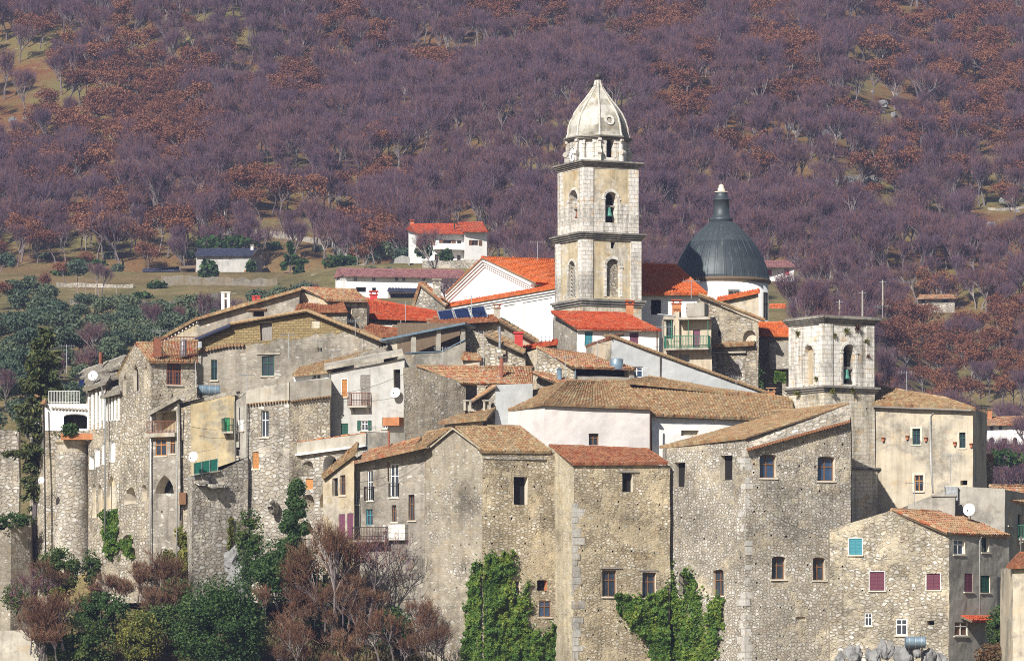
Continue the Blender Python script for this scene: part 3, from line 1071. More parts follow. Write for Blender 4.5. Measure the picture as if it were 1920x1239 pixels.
for i in range(N_):
    for j in range(3):
        def bl(a, b):
            p = pq[0].lerp(pq[1], a).lerp(pq[3].lerp(pq[2], a), b)
            return p + Vector((0, -.1, .12)) * (noise.noise(p * 2.3) + .5) * .6
        mb.face([bl(i / N_, j / 3), bl((i + 1) / N_, j / 3), bl((i + 1) / N_, (j + 1) / 3), bl(i / N_, (j + 1) / 3)], 0,
                [(i * .32, j * .42), (i * .32 + .32, j * .42), (i * .32 + .32, j * .42 + .42), (i * .32, j * .42 + .42)])
mb.face([pq[0] - Vector((0, 0, .14)), pq[1] - Vector((0, 0, .14)), pq[2] - Vector((0, 0, .14)), pq[3] - Vector((0, 0, .14))], 0)
h.part(mb, 'pent_roof', ['rubble_d'])
mb = MB()
for i in range(40):
    p_ = pq[0].lerp(pq[1], (i + .5) / 40)
    mb.tube([p_ + Vector((0, -.14, -.03)), p_ + Vector((0.02, .3, .1))], .1, 6)
h.part(mb, 'eave_tiles', ['tile_rust'])
mb = MB()
wf = h.wf[1]
z = h.zb
k = 0
while z < ZP(850, 297):
    hh = rnd.uniform(.4, .62)
    if rnd.random() < .2:
        z += hh
        continue
    w = rnd.uniform(.3, .55) if k % 2 else rnd.uniform(.5, .85)
    pr = rnd.uniform(.305, .33)
    mb = MB()
    mb.obox(J(wf.pt(-.02, z, -.3)), wf.t.to_3d() * w, wf.n.to_3d() * pr, (0, 0, hh - .03))
    wl = h.wf[0]
    w2 = rnd.uniform(.5, .8) if k % 2 else rnd.uniform(.25, .5)
    mb.obox(J(wl.pt(wl.len - w2, z + .004, -.3)), wl.t.to_3d() * (w2 + .03), wl.n.to_3d() * (pr - .003), (0, 0, hh - .036))
    h.part(mb, 'quoin', ['quoin'])
    z += hh
    k += 1

# --- small stone house on the rocks
h = House('stone_house', 'stone house on grey rocks with plum and blue closed shutters', [(1556, 297.3), (1779, 294.8), (1892, 301)],
          [[(1556, 993), (1671, 958), (1779, 998)], [(1779, 1000), (1892, 1005)]], 1300, ['rubble_e', 'greywall'],
          [(0, q(9, 120, 710, 176, 781), 'sh', dict(fm='whitewood', sm='teal')), (0, q(9, 208, 854, 273, 935), 'sh', dict(fm='whitewood', sm='maroon')),
           (0, q(9, 453, 860, 513, 932), 'sh', dict(fm='whitewood', sm='maroon')), (0, q(9, 187, 1033, 219, 1087), 'gl', dict(fm='whitewood', d=.1)),
           (0, q(9, 322, 1058, 371, 1127), 'gl', dict(fm='whitewood', d=.1)), (0, q(9, 455, 1065, 485, 1083), 'ho', dict()),
           (1, q(9, 570, 715, 618, 780), 'gl', dict(fm='whitewood', glass='glassblue', d=.2)), (1, q(9, 618, 862, 654, 940), 'sh', dict(fm=None, sm='maroon')),
           (1, q(9, 687, 868, 726, 944), 'sh', dict(fm=None, sm='green')), (1, q(9, 690, 708, 721, 770), 'gl', dict(fm='green', d=.3)),
           (1, q(9, 573, 1068, 630, 1130), 'gl', dict(fm='whitewood', d=.12, glass='brown'))], depth=8,
          putlogs=(Q(9, (40, 830), (90, 832), (75, 885), (178, 935), (395, 932), (292, 935), (15, 800)), ()))
h.roof((1776, 999, 294.4), (1894, 1005, 300.6), (1790, 962, 303.0), (1672, 956, 296.0), 'tile_mix', verge=(1, 0), back=True)
pipe(h, [P(*q(9, 690, 705), 296.4), P(*q(9, 685, 720), 296.5), P(*q(9, 683, 1040), 296.5)], .055)
mb = MB()
wf = h.wf[0]
_, z0 = wf.at(1645, 1060)
h.part(mb, 'patch', ['tan'])
aw = h.wf[1]
u0, z0 = aw.at(q(9, 600, 0)[0], q(9, 0, 1045)[1])
u1 = aw.u(q(9, 728, 0)[0])
roof(h, aw.pt(u0, z0 - .35, 1.0), aw.pt(u1, z0 - .35, 1.0), aw.pt(u1, z0, 0), aw.pt(u0, z0, 0), 'tile_red', name='canopy', cap=False, sag=0)
# --- corner of a house at the edge
h = House('house', 'beige house corner with red eave tiles at the picture edge', [(1898, 286), (1990, 284)], [1062], 1300, ['beige'], depth=7)
h.roof((1889, 1063, 285.6), (1996, 1058, 283.5), (1996, 1035, None), (1912, 1038, None), 'tile_rust', sag=0, verge=(1, 0), slope=.3)
# --- grey flat building with dish
h = House('house', 'grey rendered house with rooftop box tank and shaded balcony side', [(1702, 306), (1884, 303), (1945, 310)],
          [[(1702, 948), (1712, 943), (1748, 930), (1800, 912), (1884, 916)], [(1884, 918), (1945, 928)]], 1300, ['greywall', 'greywall'],
          [(1, q(9, 805, 597, 823, 655), 'gl', dict(fm='whitewood')), (1, q(9, 845, 605, 872, 705), 'gl', dict(fm='green', d=.4, sill=False)),
           (1, q(9, 797, 895, 820, 985), 'sh', dict(fm=None, sm='green'))], depth=6, cap=True)
balcony(h, h.wf[1], q(9, 843, 0)[0], q(9, 905, 0)[0], 0, q(9, 0, 710)[1], .8, 'greenrail')
h.roof((1883, 938, 303.2), (1960, 948, 310), (1940, 912, 312), (1856, 911, 305.5), 'tile_mix', verge=(0, 0))
pipe(h, [P(*q(9, 862, 700), 303.6), P(*q(9, 858, 790), 303.6)], .06)
mb = MB()
a = P(1748, 968, 301.5)
mb.obox(a, (1.6, -.35, 0), (.3, 2.2, 0), (0, 0, 1.45))
mb.obox(a + Vector((-.1, -.12, 1.453)), (1.8, -.37, 0), (.32, 2.5, 0), (0, 0, .12))
h.part(mb, 'lean_to', ['greywall'])
a, b = P(*q(9, 537, 547), 304), P(*q(9, 588, 490), 304)
th = Thing('water_tank', 'pale square metal tank on the grey flat roof', 'water tank', a)
mb = MB()
mb.obox(a, (b.x - a.x, 0, 0), (0, .9, 0), (0, 0, b.z - a.z))
th.part(mb, 'body', ['galv'])
mb = MB()
mb.obox(a + Vector((-.04, -.04, b.z - a.z + .002)), (b.x - a.x + .08, 0, 0), (0, .98, 0), (0, 0, .08))
th.part(mb, 'lid', ['zinc'])
dish('white satellite dish beside the grey lean-to of the flat house', P(1817, 955, 300.6), .44, (-.35, -1, .25), P(1822, 985, 301.6))

# =============================================================== second bell tower
th2 = math.atan2(3.9, 5.)


def square_tower(C, th, w):
    tr = Vector((math.cos(th), math.sin(th)))
    tl = Vector((-math.sin(th), math.cos(th)))
    return C, C + tr * w, C + tr * w + tl * w, C + tl * w, tr, tl


def box_centred(mb, c, tr, tl, half, z0, z1, m=0):
    o = c - tr * half - tl * half
    mb.obox((o.x, o.y, z0), (tr * 2 * half).to_3d(), (tl * 2 * half).to_3d(), (0, 0, z1 - z0), m)


def cornice(T, c, tr, tl, half, z0, hgt, mat='cornice', steps=3, out=.3):
    mb = MB()
    for i in range(steps):
        box_centred(mb, c, tr, tl, half + out * (i + 1) / steps, z0 + hgt * i / steps + .002, z0 + hgt * (i + 1) / steps)
    return T.part(mb, 'cornice', [mat])


def hole(wf, x0, y0, x1, y1, arch=0, d=.4, **k):
    a, z1 = wf.at(x0, y0)
    xm = (x0 + x1) / 2
    return dict(u0=a, u1=wf.u(x1), z0=wf.at(xm, y1)[1], z1=wf.at(xm, y0)[1], arch=arch, d=d, **k)


def arch_band(T, wf, hl, s=.2, mat='ashlar', out=.06, parent=None, legs=True):
    """moulding round an arched opening"""
    mb = MB()
    lp = hl['loop'][2:]
    u0, u1 = hl['u0'], hl['u1']
    cx, r = (u0 + u1) / 2, (u1 - u0) / 2
    zc = hl['z1'] - r
    n = 12
    for i in range(n):
        t0, t1 = math.pi * i / n, math.pi * (i + 1) / n
        for (a, b) in ((r + .003, r + s),):
            p = [wf.pt(cx + a * math.cos(t0), zc + a * math.sin(t0), out), wf.pt(cx + b * math.cos(t0), zc + b * math.sin(t0), out),
                 wf.pt(cx + b * math.cos(t1), zc + b * math.sin(t1), out), wf.pt(cx + a * math.cos(t1), zc + a * math.sin(t1), out)]
            mb.face(p)
            mb.face([wf.pt(cx + b * math.cos(t0), zc + b * math.sin(t0), out), wf.pt(cx + b * math.cos(t1), zc + b * math.sin(t1), out),
                     wf.pt(cx + b * math.cos(t1), zc + b * math.sin(t1), -.03), wf.pt(cx + b * math.cos(t0), zc + b * math.sin(t0), -.03)])
            mb.face([wf.pt(cx + a * math.cos(t0), zc + a * math.sin(t0), out), wf.pt(cx + a * math.cos(t1), zc + a * math.sin(t1), out),
                     wf.pt(cx + a * math.cos(t1), zc + a * math.sin(t1), -.03), wf.pt(cx + a * math.cos(t0), zc + a * math.sin(t0), -.03)])
    if legs:
        T3, e = wf.t.to_3d(), wf.n.to_3d()
        mb.obox(wf.pt(u0 - s, hl['z0'], -.03), T3 * (s - .003), e * (.03 + out * .95), (0, 0, zc - hl['z0'] - .1))
        mb.obox(wf.pt(u1 + .003, hl['z0'], -.03), T3 * s, e * (.03 + out * .95), (0, 0, zc - hl['z0'] - .1))
        for a in (u0 - s - .07, u1 - .04):
            mb.obox(wf.pt(a, zc - .1, -.03), T3 * (s + .11), e * (.06 + out), (0, 0, .1))
    return T.part(mb, 'arch_moulding', [mat], parent)


C = XY(1546, 316)
th_ = math.atan((1 / (97 / 59.)))   # face widths in the picture give the turn
w2 = 97 / F * 317.5 / math.cos(th_)
T = Thing('bell_tower', 'square bell tower of pale ashlar with plants growing from its cracks', 'bell tower', (C.x, C.y + 2, ZP(1000, 316)))
c0, c1, c2, c3, tr, tl = square_tower(C, th_, w2)
cen = (c0 + c2) / 2
hw = w2 / 2
zA, zB, zT = ZP(1010, 316), ZP(723, 316), ZP(606, 316)
up = MB()
wl, wr = WF(c3, c0, 3.), WF(c0, c1, 20.)
hl_l = hole(wl, *q(7, 1195, 338, 1262, 626), 1, .35, bm=2)
hl_r = hole(wr, *q(7, 1472, 330, 1562, 622), 1, 1.1)
wall(up, wl, [(0, zT), (w2, zT)], zB, 0, [hl_l], 0, 1, .5)
wall(up, wr, [(0, zT), (w2, zT)], zB, 0, [hl_r], 0, 1, .5)
wall(up, WF(c1, c2, 40), [(0, zT), (w2, zT)], zB, 0, (), 0, 1, .5)
wall(up, WF(c2, c3, 50), [(0, zT), (w2, zT)], zB, 0, (), 0, 1, .5)
T.part(up, 'belfry_wall', ['ashlar', 'dark', 'tan'])
arch_band(T, wl, hl_l, .16, 'ashlar')
arch_band(T, wr, hl_r, .2, 'ashlar')
WT = (wl, wr)
sh = MB()
hs = w2 + .12
d_ = -(tr + tl) * .06
s0, s1, s2, s3 = c0 + d_, c1 + d_ + tr * .12, c2 - d_, c3 + d_ + tl * .12
for i, (a, b) in enumerate(((s3, s0), (s0, s1), (s1, s2), (s2, s3))):
    wf = WF(a, b, i * 9.)
    wall(sh, wf, [(0, zB - .45), (wf.len, zB - .45)], zA, 0, [hole(wf, *q(7, 1640, 788, 1652, 806), 0, .3)] if i == 1 else (), 0, 1, .5)
T.part(sh, 'shaft_wall', ['ashlar_b', 'dark'])
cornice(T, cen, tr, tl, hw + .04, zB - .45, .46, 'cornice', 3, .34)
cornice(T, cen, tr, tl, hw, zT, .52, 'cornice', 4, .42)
mb = MB()
box_centred(mb, cen, tr, tl, hw + .3, zT + .522, zT + .62)
T.part(mb, 'cap_slab', ['cornice'])
# base moulding round the lower shaft
mb = MB()
zz = ZP(880, 316)
box_centred(mb, cen, tr, tl, hw + .26, zz, zz + .12)
box_centred(mb, cen, tr, tl, hw + .38, zz + .122, zz + .24)
T.part(mb, 'cornice', ['cornice'])
mb = MB()
box_centred(mb, cen, tr, tl, hw + .2, zA - 1, zz - .002)
T.part(mb, 'plinth', ['ashlar_b'])
# corner strips
for (o, t3, n3) in ((c0, tr, wr.n), (c1 - tr * .75, tr, wr.n), (c0 + tl * .6, -tl, wl.n), (c3, -tl, wl.n)):
    mb = MB()
    o3 = Vector((o.x, o.y, zB + .01)) + n3.to_3d() * -.02
    mb.obox(o3, t3.to_3d() * (.75 if t3 == tr else .6), n3.to_3d() * .1, (0, 0, zT - zB - .02))
    T.part(mb, 'pilaster', ['ashlar'])
# bell
bc = wr.pt((hl_r['u0'] + hl_r['u1']) / 2 + .02, 0, -.42)
zb_ = ZP(q(7, 0, 575)[1], 316.5)
B2 = Thing('bell', 'green bronze bell hanging in the pale square bell tower', 'bell', (bc.x, bc.y, zb_))
mb = MB()
mb.lathe((bc.x, bc.y), [(.05, zb_ + .72), (.17, zb_ + .70), (.2, zb_ + .6), (.22, zb_ + .35), (.28, zb_ + .12), (.36, zb_), (.32, zb_)], 18)
B2.part(mb, 'body', ['bronze'], None, True)
mb = MB()
mb.obox(wr.pt(hl_r['u0'] - .05, zb_ + .75, -.5), wr.t.to_3d() * (hl_r['u1'] - hl_r['u0'] + .1), wr.n.to_3d() * .16, (0, 0, .16))
mb.tube([(bc.x, bc.y, zb_ + .7), (bc.x, bc.y, zb_ + .8)], .06)
B2.part(mb, 'headstock', ['greywood'])
mb = MB()
mb.tube([(bc.x, bc.y, zb_ + .5), (bc.x, bc.y, zb_ - .08)], .03)
B2.part(mb, 'clapper', ['iron'])
mb = MB()
p = wr.pt(hl_r['u0'] + .2, hl_r['z0'], -.2)
mb.tube([p, p + Vector((0, 0, 2.2))], .04)
T.part(mb, 'iron_bar', ['zinc'])

# --- big beige house behind tower
h = House('house', 'large beige plastered house with white drainpipe and stone framed windows', [(1640, 318.6), (1824, 316), (1850, 324)],
          [[(1640, 757), (1824, 764)], [(1824, 764), (1850, 775)]], 1020, ['beige', 'beige'],
          [(0, q(9, 393, 238, 426, 306), 'gl', dict(fm='green', surround='reveal', d=.25)), (0, q(9, 595, 254, 622, 321), 'gl', dict(fm='green', surround='reveal', d=.25)),
           (0, q(9, 401, 438, 440, 508), 'gl', dict(fm='orangewood', surround='reveal', d=.2)), (0, q(9, 598, 458, 629, 479), 'ho', dict())], depth=9)
h.roof((1636, 757, 318.1), (1829, 767, 315.5), (1775, 748, None), (1630, 722, None), 'tile_old', cap=True, slope=.3, verge=(0, 1))
pipe(h, [P(*q(9, 492, 148), 316.9), P(*q(9, 489, 160), 316.9), P(*q(9, 472, 185), 317.1), P(*q(9, 472, 370), 317.1), P(*q(9, 482, 516), 317.1)], .085)
mb = MB()
wf = h.wf[0]
mb.tube([wf.pt(0, ZP(762, 318), .42), wf.pt(wf.len, ZP(770, 316), .42)], .07, 6)
h.part(mb, 'gutter', ['greywood'])
for k, (x, y) in enumerate(((372, 285), (452, 292), (577, 312), (648, 318), (268, 292))):
    u, z = wf.at(*q(9, x, y))
    c = wf.pt(u, z, .14)
    t = Thing('flower_pot', ['terracotta pot on a wall bracket beside upper window of beige house', 'terracotta pot right against the first upper window frame of beige house',
                             'terracotta pot on bracket by the far corner window of beige house', 'terracotta pot on the outer corner of the beige house',
                             'terracotta pot on wall between bell tower and upper window'][k], 'flower pot', c)
    mb = MB()
    mb.lathe((c.x, c.y), [(.09, c.z), (.14, c.z + .26), (.16, c.z + .26), (.16, c.z + .3)], 10)
    t.part(mb, 'pot', ['pot'], None, True)
    mb = MB()
    mb.tube([wf.pt(u, z - .02, 0), wf.pt(u, z - .02, .24)], .02, 4)
    t.part(mb, 'bracket', ['iron'])
h = House('shed', 'small stone shed with slanting tile roof beside the beige house', [(1822, 331), (1862, 330)], [[(1822, 868), (1862, 858)]], 990, ['rubble_c'], depth=4)
h.roof((1818, 868, 330.4), (1864, 858, 329.4), (1862, 851, 333), (1822, 853, 333), 'tile_mix', cap=False)

# =============================================================== middle row
h = House('house', 'pinkish white plastered house with broad tiled hip roof and one small window', [(878, 316.5), (1021, 308), (1219, 309.8)],
          [[(878, 790), (1021, 757)], [(1021, 757), (1219, 765)]], 960, ['pinkwhite', 'pinkwhite'],
          [(1, q(5, 1256, 980, 1326, 1064), 'gl', dict(d=.32, fm='brown', sill=False)), ], depth=8)
e0, e1 = (1018, 757, 307.6), (1222, 765, 309.4)
h.roof(e0, e1, (1172, 715, None), (1063, 715, None), 'tile_old', verge=(1, 0))
R0 = (1063, 715, ry(e0, 715))
h.roof((822, 793, 321), (1018, 757, 307.6), R0, (985, 738, 320), 'tile_old', cap=False)
pipe(h, [P(1219.5, 770, 309.2), P(1219.5, 845, 309.2)], .06, 'brown')
h = House('house', 'white plastered house with long tiled roof behind the massive corner house', [(1222, 311), (1484, 315)], [[(1222, 775), (1484, 787)]], 960, ['white'],
          [(0, q(7, 298, 953, 422, 992), 'bl', dict(d=.3, fill='tan'))], depth=6)
h.roof((1220, 777, 310.4), (1490, 788, 314.6), (1486, 747, None), (1172, 716, None), 'tile_old')
h.roof((1172, 716, 316.5), (1486, 748, 320), (1330, 728, 322), (1215, 706, 321.5), 'tile_old', name='rear_roof')
h = House('house', 'low house with mottled tile roof and blue pipe vent behind the hip roof', [(996, 322), (1052, 317.2), (1175, 318.6)], [[(996, 702), (1052, 720)], [(1052, 721), (1175, 728)]], 800,
          ['tan', 'tan'], depth=5)
h.roof((1050, 720, 316.8), (1330, 744, 322), (1240, 708, None), (998, 699, None), 'tile_mix', verge=(1, 0))
mb = MB()
mb.tube([P(*q(5, 1040, 590), 318.5), P(*q(5, 1040, 515), 318.5)], .19, 12)
mb.tube([P(*q(5, 1040, 512), 318.5), P(*q(5, 1040, 500), 318.5)], .27, 12, r2=.05)
h.part(mb, 'vent_pipe', ['tank'], None, True)
# --- tile roof house in the middle with big bare wall
h = House('house', 'house with mottled low roof, patched wall and tall rusty stove pipe', [(757, 310.6), (873, 313.2)],
          [[(757, 687), q(5, 0, 498), q(5, 355, 612)]], 960, ['rough_plaster'], [], depth=6)
h.mb = None
h.roof((868, 719, 312.9), (1000, 722, 313.6), (998, 689, None), (782, 687, 313.6), 'tile_mix', verge=(1, 0))
pipe(h, [P(*q(5, 620, 620), 314.5), P(*q(5, 620, 430), 314.5)], .15, 'rust', 'stove_pipe')
mb = MB()
mb.tube([P(*q(5, 597, 430), 314.5), P(*q(5, 643, 430), 314.5)], .09, 8)
h.part(mb, 'pipe_cowl', ['iron'])
mb = MB()
a, b = P(*q(5, 330, 505), 316.3), P(*q(5, 462, 425), 316.3)
mb.obox((a.x, a.y, a.z - .5), (b.x - a.x, -.5, 0), (0.4, 1.5, 0), (0, 0, b.z - a.z + .5))
ch = h.part(mb, 'roof_cabin', ['beige'])
roof(h, P(*q(5, 325, 432), 315.8), P(*q(5, 475, 438), 315.6), P(*q(5, 440, 395), 318), P(*q(5, 345, 388), 317.6), 'tile_mix', 'cabin_roof', parent=ch, cap=False)
# --- little grey house with roof cowls
h = House('house', 'little house with pale metal wall and two small roof vents', [(878, 313.5), (929, 311.6), (998, 312.6)],
          [[(878, 756), (883, 752), (929, 723)], [(929, 721), (998, 719)]], 860, ['rubble_b', 'bluegrey'], depth=3.5, cap=True, jit=.5)
h.roof(P(876, 757, 313.3), P(884, 752, 311.8), P(931, 722, 311.3), P(925, 722, 313.0), 'tile_mix', cap=False)
for x0, y0 in ((345, 745), (487, 745)):
    a = P(*q(5, x0, y0 + 32), 311.0)
    mb = MB()
    mb.obox(a - Vector((0, 0, .35)), (.16, 0, 0), (0, .5, 0), (0, 0, .7))
    mb.obox(a + Vector((.42, 0, -.35)), (.16, 0, 0), (0, .5, 0), (0, 0, .7))
    mb.obox(a + Vector((-.06, -.05, .352)), (.7, 0, 0), (0, .6, 0), (0, 0, .1))
    mb.obox(a + Vector((.16, .3, -.35)), (.26, 0, 0), (0, .2, 0), (0, 0, .7))
    h.part(mb, 'roof_vent', ['concrete'])
# low tiled eave at left of the pink house
h = House('house', 'low tiled outbuilding squeezed between patched wall and pink house', [(832, 310.5), (905, 309.2)], [[(832, 795), (905, 788)]], 960, ['tan'], depth=5)
h.roof((822, 793, 309.8), (912, 785, 308.6), (930, 764, None), (868, 776, None), 'tile_old', cap=False)
# --- white/grey gable house
h = House('house', 'pale bluish gable house with long slanting tile verge and blue window', [(1100, 327), (1146, 322), (1441, 326.5)],
          [[(1100, 651), (1146, 634)], [(1146, 633), (1238, 664), (1340, 703), (1441, 744)]], 800, ['beige', 'bluegrey'],
          [(1, q(5, 1563, 495, 1650, 571), 'gl', dict(fm='whitewood', glass='glassblue', d=.2, sill=False))], depth=7)
wf = h.wf[1]
pr = [wf.pt(-.2, ZP(629, 322), .12), wf.pt(wf.len + .1, wf.at(1441, 742)[1] + .12, .12)]
bk = Vector((-.3, 6.5, .5))
h.roof(pr[1], pr[1] + bk, pr[0] + bk, pr[0], 'tile_old', cap=False)
h.roof(P(1098, 651, 327.3), P(1146, 632, 321.7), P(1170, 626, 325), P(1130, 640, 330), 'tile_rust', cap=False)
mb = MB()
wf.pt(0, 0)
n = int(wf.len / .3)
for i in range(n):
    a, b = pr[0].lerp(pr[1], i / n), pr[0].lerp(pr[1], (i + 1.1) / n)
    mb.tube([a + Vector((0, 0, .05)), b + Vector((0, 0, .02))], .12, 6)
h.part(mb, 'verge_tiles', ['tile_old'])
pipe(h, [wf.pt(*wf.at(*q(7, 145, 410)), .08), wf.pt(*wf.at(*q(7, 145, 585)), .08)], .045, 'greywood')
a = P(*q(5, 1455, 485), 320.5)
th = Thing('water_tank', 'upright blue grey tank before the pale bluish gable wall', 'water tank', a)
mb = MB()
mb.lathe((a.x, a.y), [(.52, a.z - .3), (.52, a.z + .45), (.5, a.z + .5), (.2, a.z + .56)], 20)
th.part(mb, 'body', ['tank'], None, True)
mb = MB()
mb.lathe((a.x, a.y), [(.535, a.z + .38), (.535, a.z + .43)], 20)
th.part(mb, 'hoop', ['galv'])
# --- stone gable + roof with loggia
h = House('stone_house', 'low stone gable house with brown tile roof over a blue framed loggia', [(979, 322), (1006, 320.5), (1076, 319.2), (1190, 321)],
          [[(979, 662), (1006, 653)], [(1006, 653), (1076, 687)], [(1076, 690), (1190, 693)]], 800, ['tan', 'rubble_c', 'greywall'],
          [(2, q(5, 1150, 492, 1555, 566), 'ho', dict(d=1.2))], depth=6)
h.roof((1074, 688, 318.8), (1192, 692, 320.6), (1118, 668, 325.8), (1007, 652, 321), 'tile_mix', verge=(1, 0))
mb = MB()
wf = h.wf[2]
mb.tube([wf.pt(.05, ZP(688, 319.2), .25), wf.pt(wf.len, ZP(692, 320), .25)], .06, 6)
mb.tube([wf.pt(.08, ZP(686, 319.2), .12), wf.pt(.08, ZP(708, 319.2), .12)], .06, 6)
h.part(mb, 'gutter', ['tank'])
# --- terrace with canopy
h = House('terrace_house', 'roof terrace with sloping dark canopy on posts above concrete parapet', [(715, 322.5), (759, 318), (872, 319.5)],
          [[(715, 655), (759, 664)], [(759, 664), q(5, 180, 392), (872, 640)]], 800, ['concrete', 'concrete'], depth=5)
wf = h.wf[1]
for x, y in ((q(3, 1612, 0)[0], 664), (q(3, 1792, 0)[0], 650), (869, 640)):
    u = wf.u(x)
    zt = ZP(612 if x > 800 else 630, 318.5)
    mb = MB()
    mb.obox(wf.pt(u - .16, wf.at(x, y)[1] - .3, -.32), wf.t.to_3d() * .32, wf.n.to_3d() * .3, (0, 0, zt - wf.at(x, y)[1] + .2))
    h.part(mb, 'post', ['concrete'])
mb = MB()
a, b = P(712, 640, 317.6), P(872, 608, 319)
mb.obox(a, b - a, (0.8, 5, .1), (0, 0, .16))
h.part(mb, 'canopy', ['tank'])
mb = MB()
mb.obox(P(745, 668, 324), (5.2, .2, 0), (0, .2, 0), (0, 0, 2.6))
h.part(mb, 'shade_toned_back_wall', ['roofwood'])  # wall toned dark: the deep shade under the canopy is in its colour
mb = MB()
a, b, c = wf.pt(0, wf.at(759, 663)[1] + .05, .02), wf.pt(wf.u(q(5, 180, 0)[0]), wf.at(*q(5, 180, 390))[1] + .05, .02), wf.pt(wf.len, wf.at(872, 638)[1] + .05, .02)
mb.tube([a, b, c], .06, 6)
h.part(mb, 'rail', ['tank'])
# --- stone gables right of terrace
h = House('stone_house', 'stone house with old plaster, steep tile verge and thin metal flue', [(868, 321.6), (985, 319.8)],
          [[(868, 610), q(5, 500, 262), q(5, 640, 325), q(5, 790, 400)]], 800, ['rubble_c'],
          [(0, q(5, 630, 400, 662, 462), 'gl', dict(d=.3, sill=False)), (0, q(5, 692, 478, 722, 506), 'ho', dict())], depth=6)
h.roof(P(*q(5, 785, 392), 319.2), P(985, 655, 325), P(925, 622, 326), P(*q(5, 497, 258), 320.2), 'tile_old', cap=True)
pipe(h, [P(*q(5, 607, 360), 319.3), P(*q(5, 607, 200), 319.3)], .085, 'galv', 'flue')
h = House('stone_house', 'upper stone gable with tiled verge beside white church wall', [(866, 327), (932, 325.5), (1010, 326.5)],
          [[(866, 603), (932, 598)], [(932, 600), (1008, 642)]], 800, ['tan', 'beige'], depth=5)
h.roof(P(1009, 643, 326), P(1012, 640, 331), P(940, 597, 331), P(933, 599, 325), 'tile_old', cap=False)
h.roof(P(808, 607, 325.4), P(934, 600, 324.7), P(930, 592, 329), P(812, 597, 329), 'tile_rust')
chimney(h, 926, 938, 578, 600, 327.5, 'tan')
# red chimney box
a, b = P(*q(5, 715, 348), 323.5), P(*q(5, 775, 240), 323.5)
th = Thing('chimney_stack', 'bright red sheet metal chimney box by the church wall', 'chimney', a)
mb = MB()
mb.obox(a - Vector((0, 0, .5)), (b.x - a.x, 0, 0), (0, .7, 0), (0, 0, b.z - a.z + .35))
th.part(mb, 'stack', ['red'])
mb = MB()
mb.obox((a.x - .08, a.y - .08, b.z - .147), (b.x - a.x + .16, 0, 0), (0, .86, 0), (0, 0, .15))
th.part(mb, 'cap', ['red'])
h = House('shed', 'small red roofed lean-to below the white church side wall', [(985, 325.5), (1044, 324.5)], [[(985, 650), (1044, 645)]], 760, ['tan'], depth=3)
h.roof((980, 653, 325), (1046, 643, 324), (1046, 636, 327.5), (982, 643, 328), 'tile_red', cap=False, sag=0)
# white bench-like tank
cyl_tank('white cylindrical tank lying in front of the church wall', P(1010, 637, 326), P(1035, 637, 326), .25, 'whitewood')
# solar panels
a, b, c = P(826, 607, 327), P(917, 597, 327.6), P(911, 573, 328.6)
th = Thing('solar_panels', 'three dark blue solar panels tilted on a tiled roof', 'solar panel', a)
for k in range(3):
    d = (b - a)
    o = a + d * (k / 3 + .008)
    up_ = (c - b) + Vector((-.1, 0, 0))
    nn = d.normalized().cross(up_.normalized())
    mb = MB()
    mb.obox(o, d * .317, up_, nn * -.06)
    p = th.part(mb, 'panel', ['solar'])
    mb = MB()
    for o_, x_, y_ in ((o, d * .317, up_ * .04), (o + up_ * .96, d * .317, up_ * .04), (o, d * .02, up_), (o + d * .297, d * .02, up_)):
        mb.obox(o_ + nn * .012, x_, y_, nn * -.085)
    th.part(mb, 'frame', ['galv'], p)
mb = MB()
for k in (.1, .5, .9):
    p = a + (b - a) * k + (c - b) * .9
    mb.tube([p, p + Vector((0, .6, -1.2))], .03, 5)
th.part(mb, 'stand', ['galv'])

# =============================================================== balcony house and terrace
h = House('house', 'pale grey plastered house with iron balcony, orange and dark green shutters', [(617, 314.8), (759, 312.4)], [[(617, 700), (759, 671)]], 900, ['palegrey'],
          [(0, q(3, 1088, 738, 1127, 866), 'sh', dict(fm='whitewood', sm='orangewood')), (0, q(3, 1224, 708, 1294, 932), 'sh', dict(fm=None, sm='greywood', sill=False)),
           (0, q(3, 1463, 668, 1512, 812), 'ho', dict(d=.35)), (0, q(3, 1080, 1058, 1132, 1142), 'sh', dict(fm=None, sm='green')),
           (0, q(3, 1228, 1038, 1278, 1110), 'os', dict(fm='whitewood', sm='green', d=.15)), (0, q(3, 1382, 1018, 1418, 1096), 'gl', dict(fm='whitewood', d=.15))],
          depth=6, cap=True, jit=.5)
balcony(h, h.wf[0], q(3, 1152, 0)[0], q(3, 1302, 0)[0], 0, q(3, 0, 935)[1], .75, 'rust')
mb = MB()
wf = h.wf[0]
a, b = wf.pt(-.15, wf.at(617, 692)[1], .5), wf.pt(wf.len + .1, wf.at(759, 664)[1], .5)
mb.obox(a - Vector((0, 0, .12)), b - a, (-.2, 3.4, .55), (0, 0, .2))
h.part(mb, 'roof', ['concrete'])
pipe(h, [wf.pt(.12, wf.at(620, 700)[1], .1), wf.pt(.12, wf.at(620, 900)[1], .1)], .05)
mb = MB()
u, z = wf.at(*q(3, 1420, 1080))
mb.obox(wf.pt(u, z, .9), wf.t.to_3d() * 1.35, wf.n.to_3d() * -.85, (0, 0, .62))
h.part(mb, 'brick_box', ['brick'])
dish('white satellite dish on the pale grey balcony house', wf.pt(*wf.at(*q(3, 1498, 838)), .55), .38, (-.3, -1, .3), wf.pt(wf.at(*q(3, 1515, 850))[0], wf.at(*q(3, 1515, 850))[1], 0))
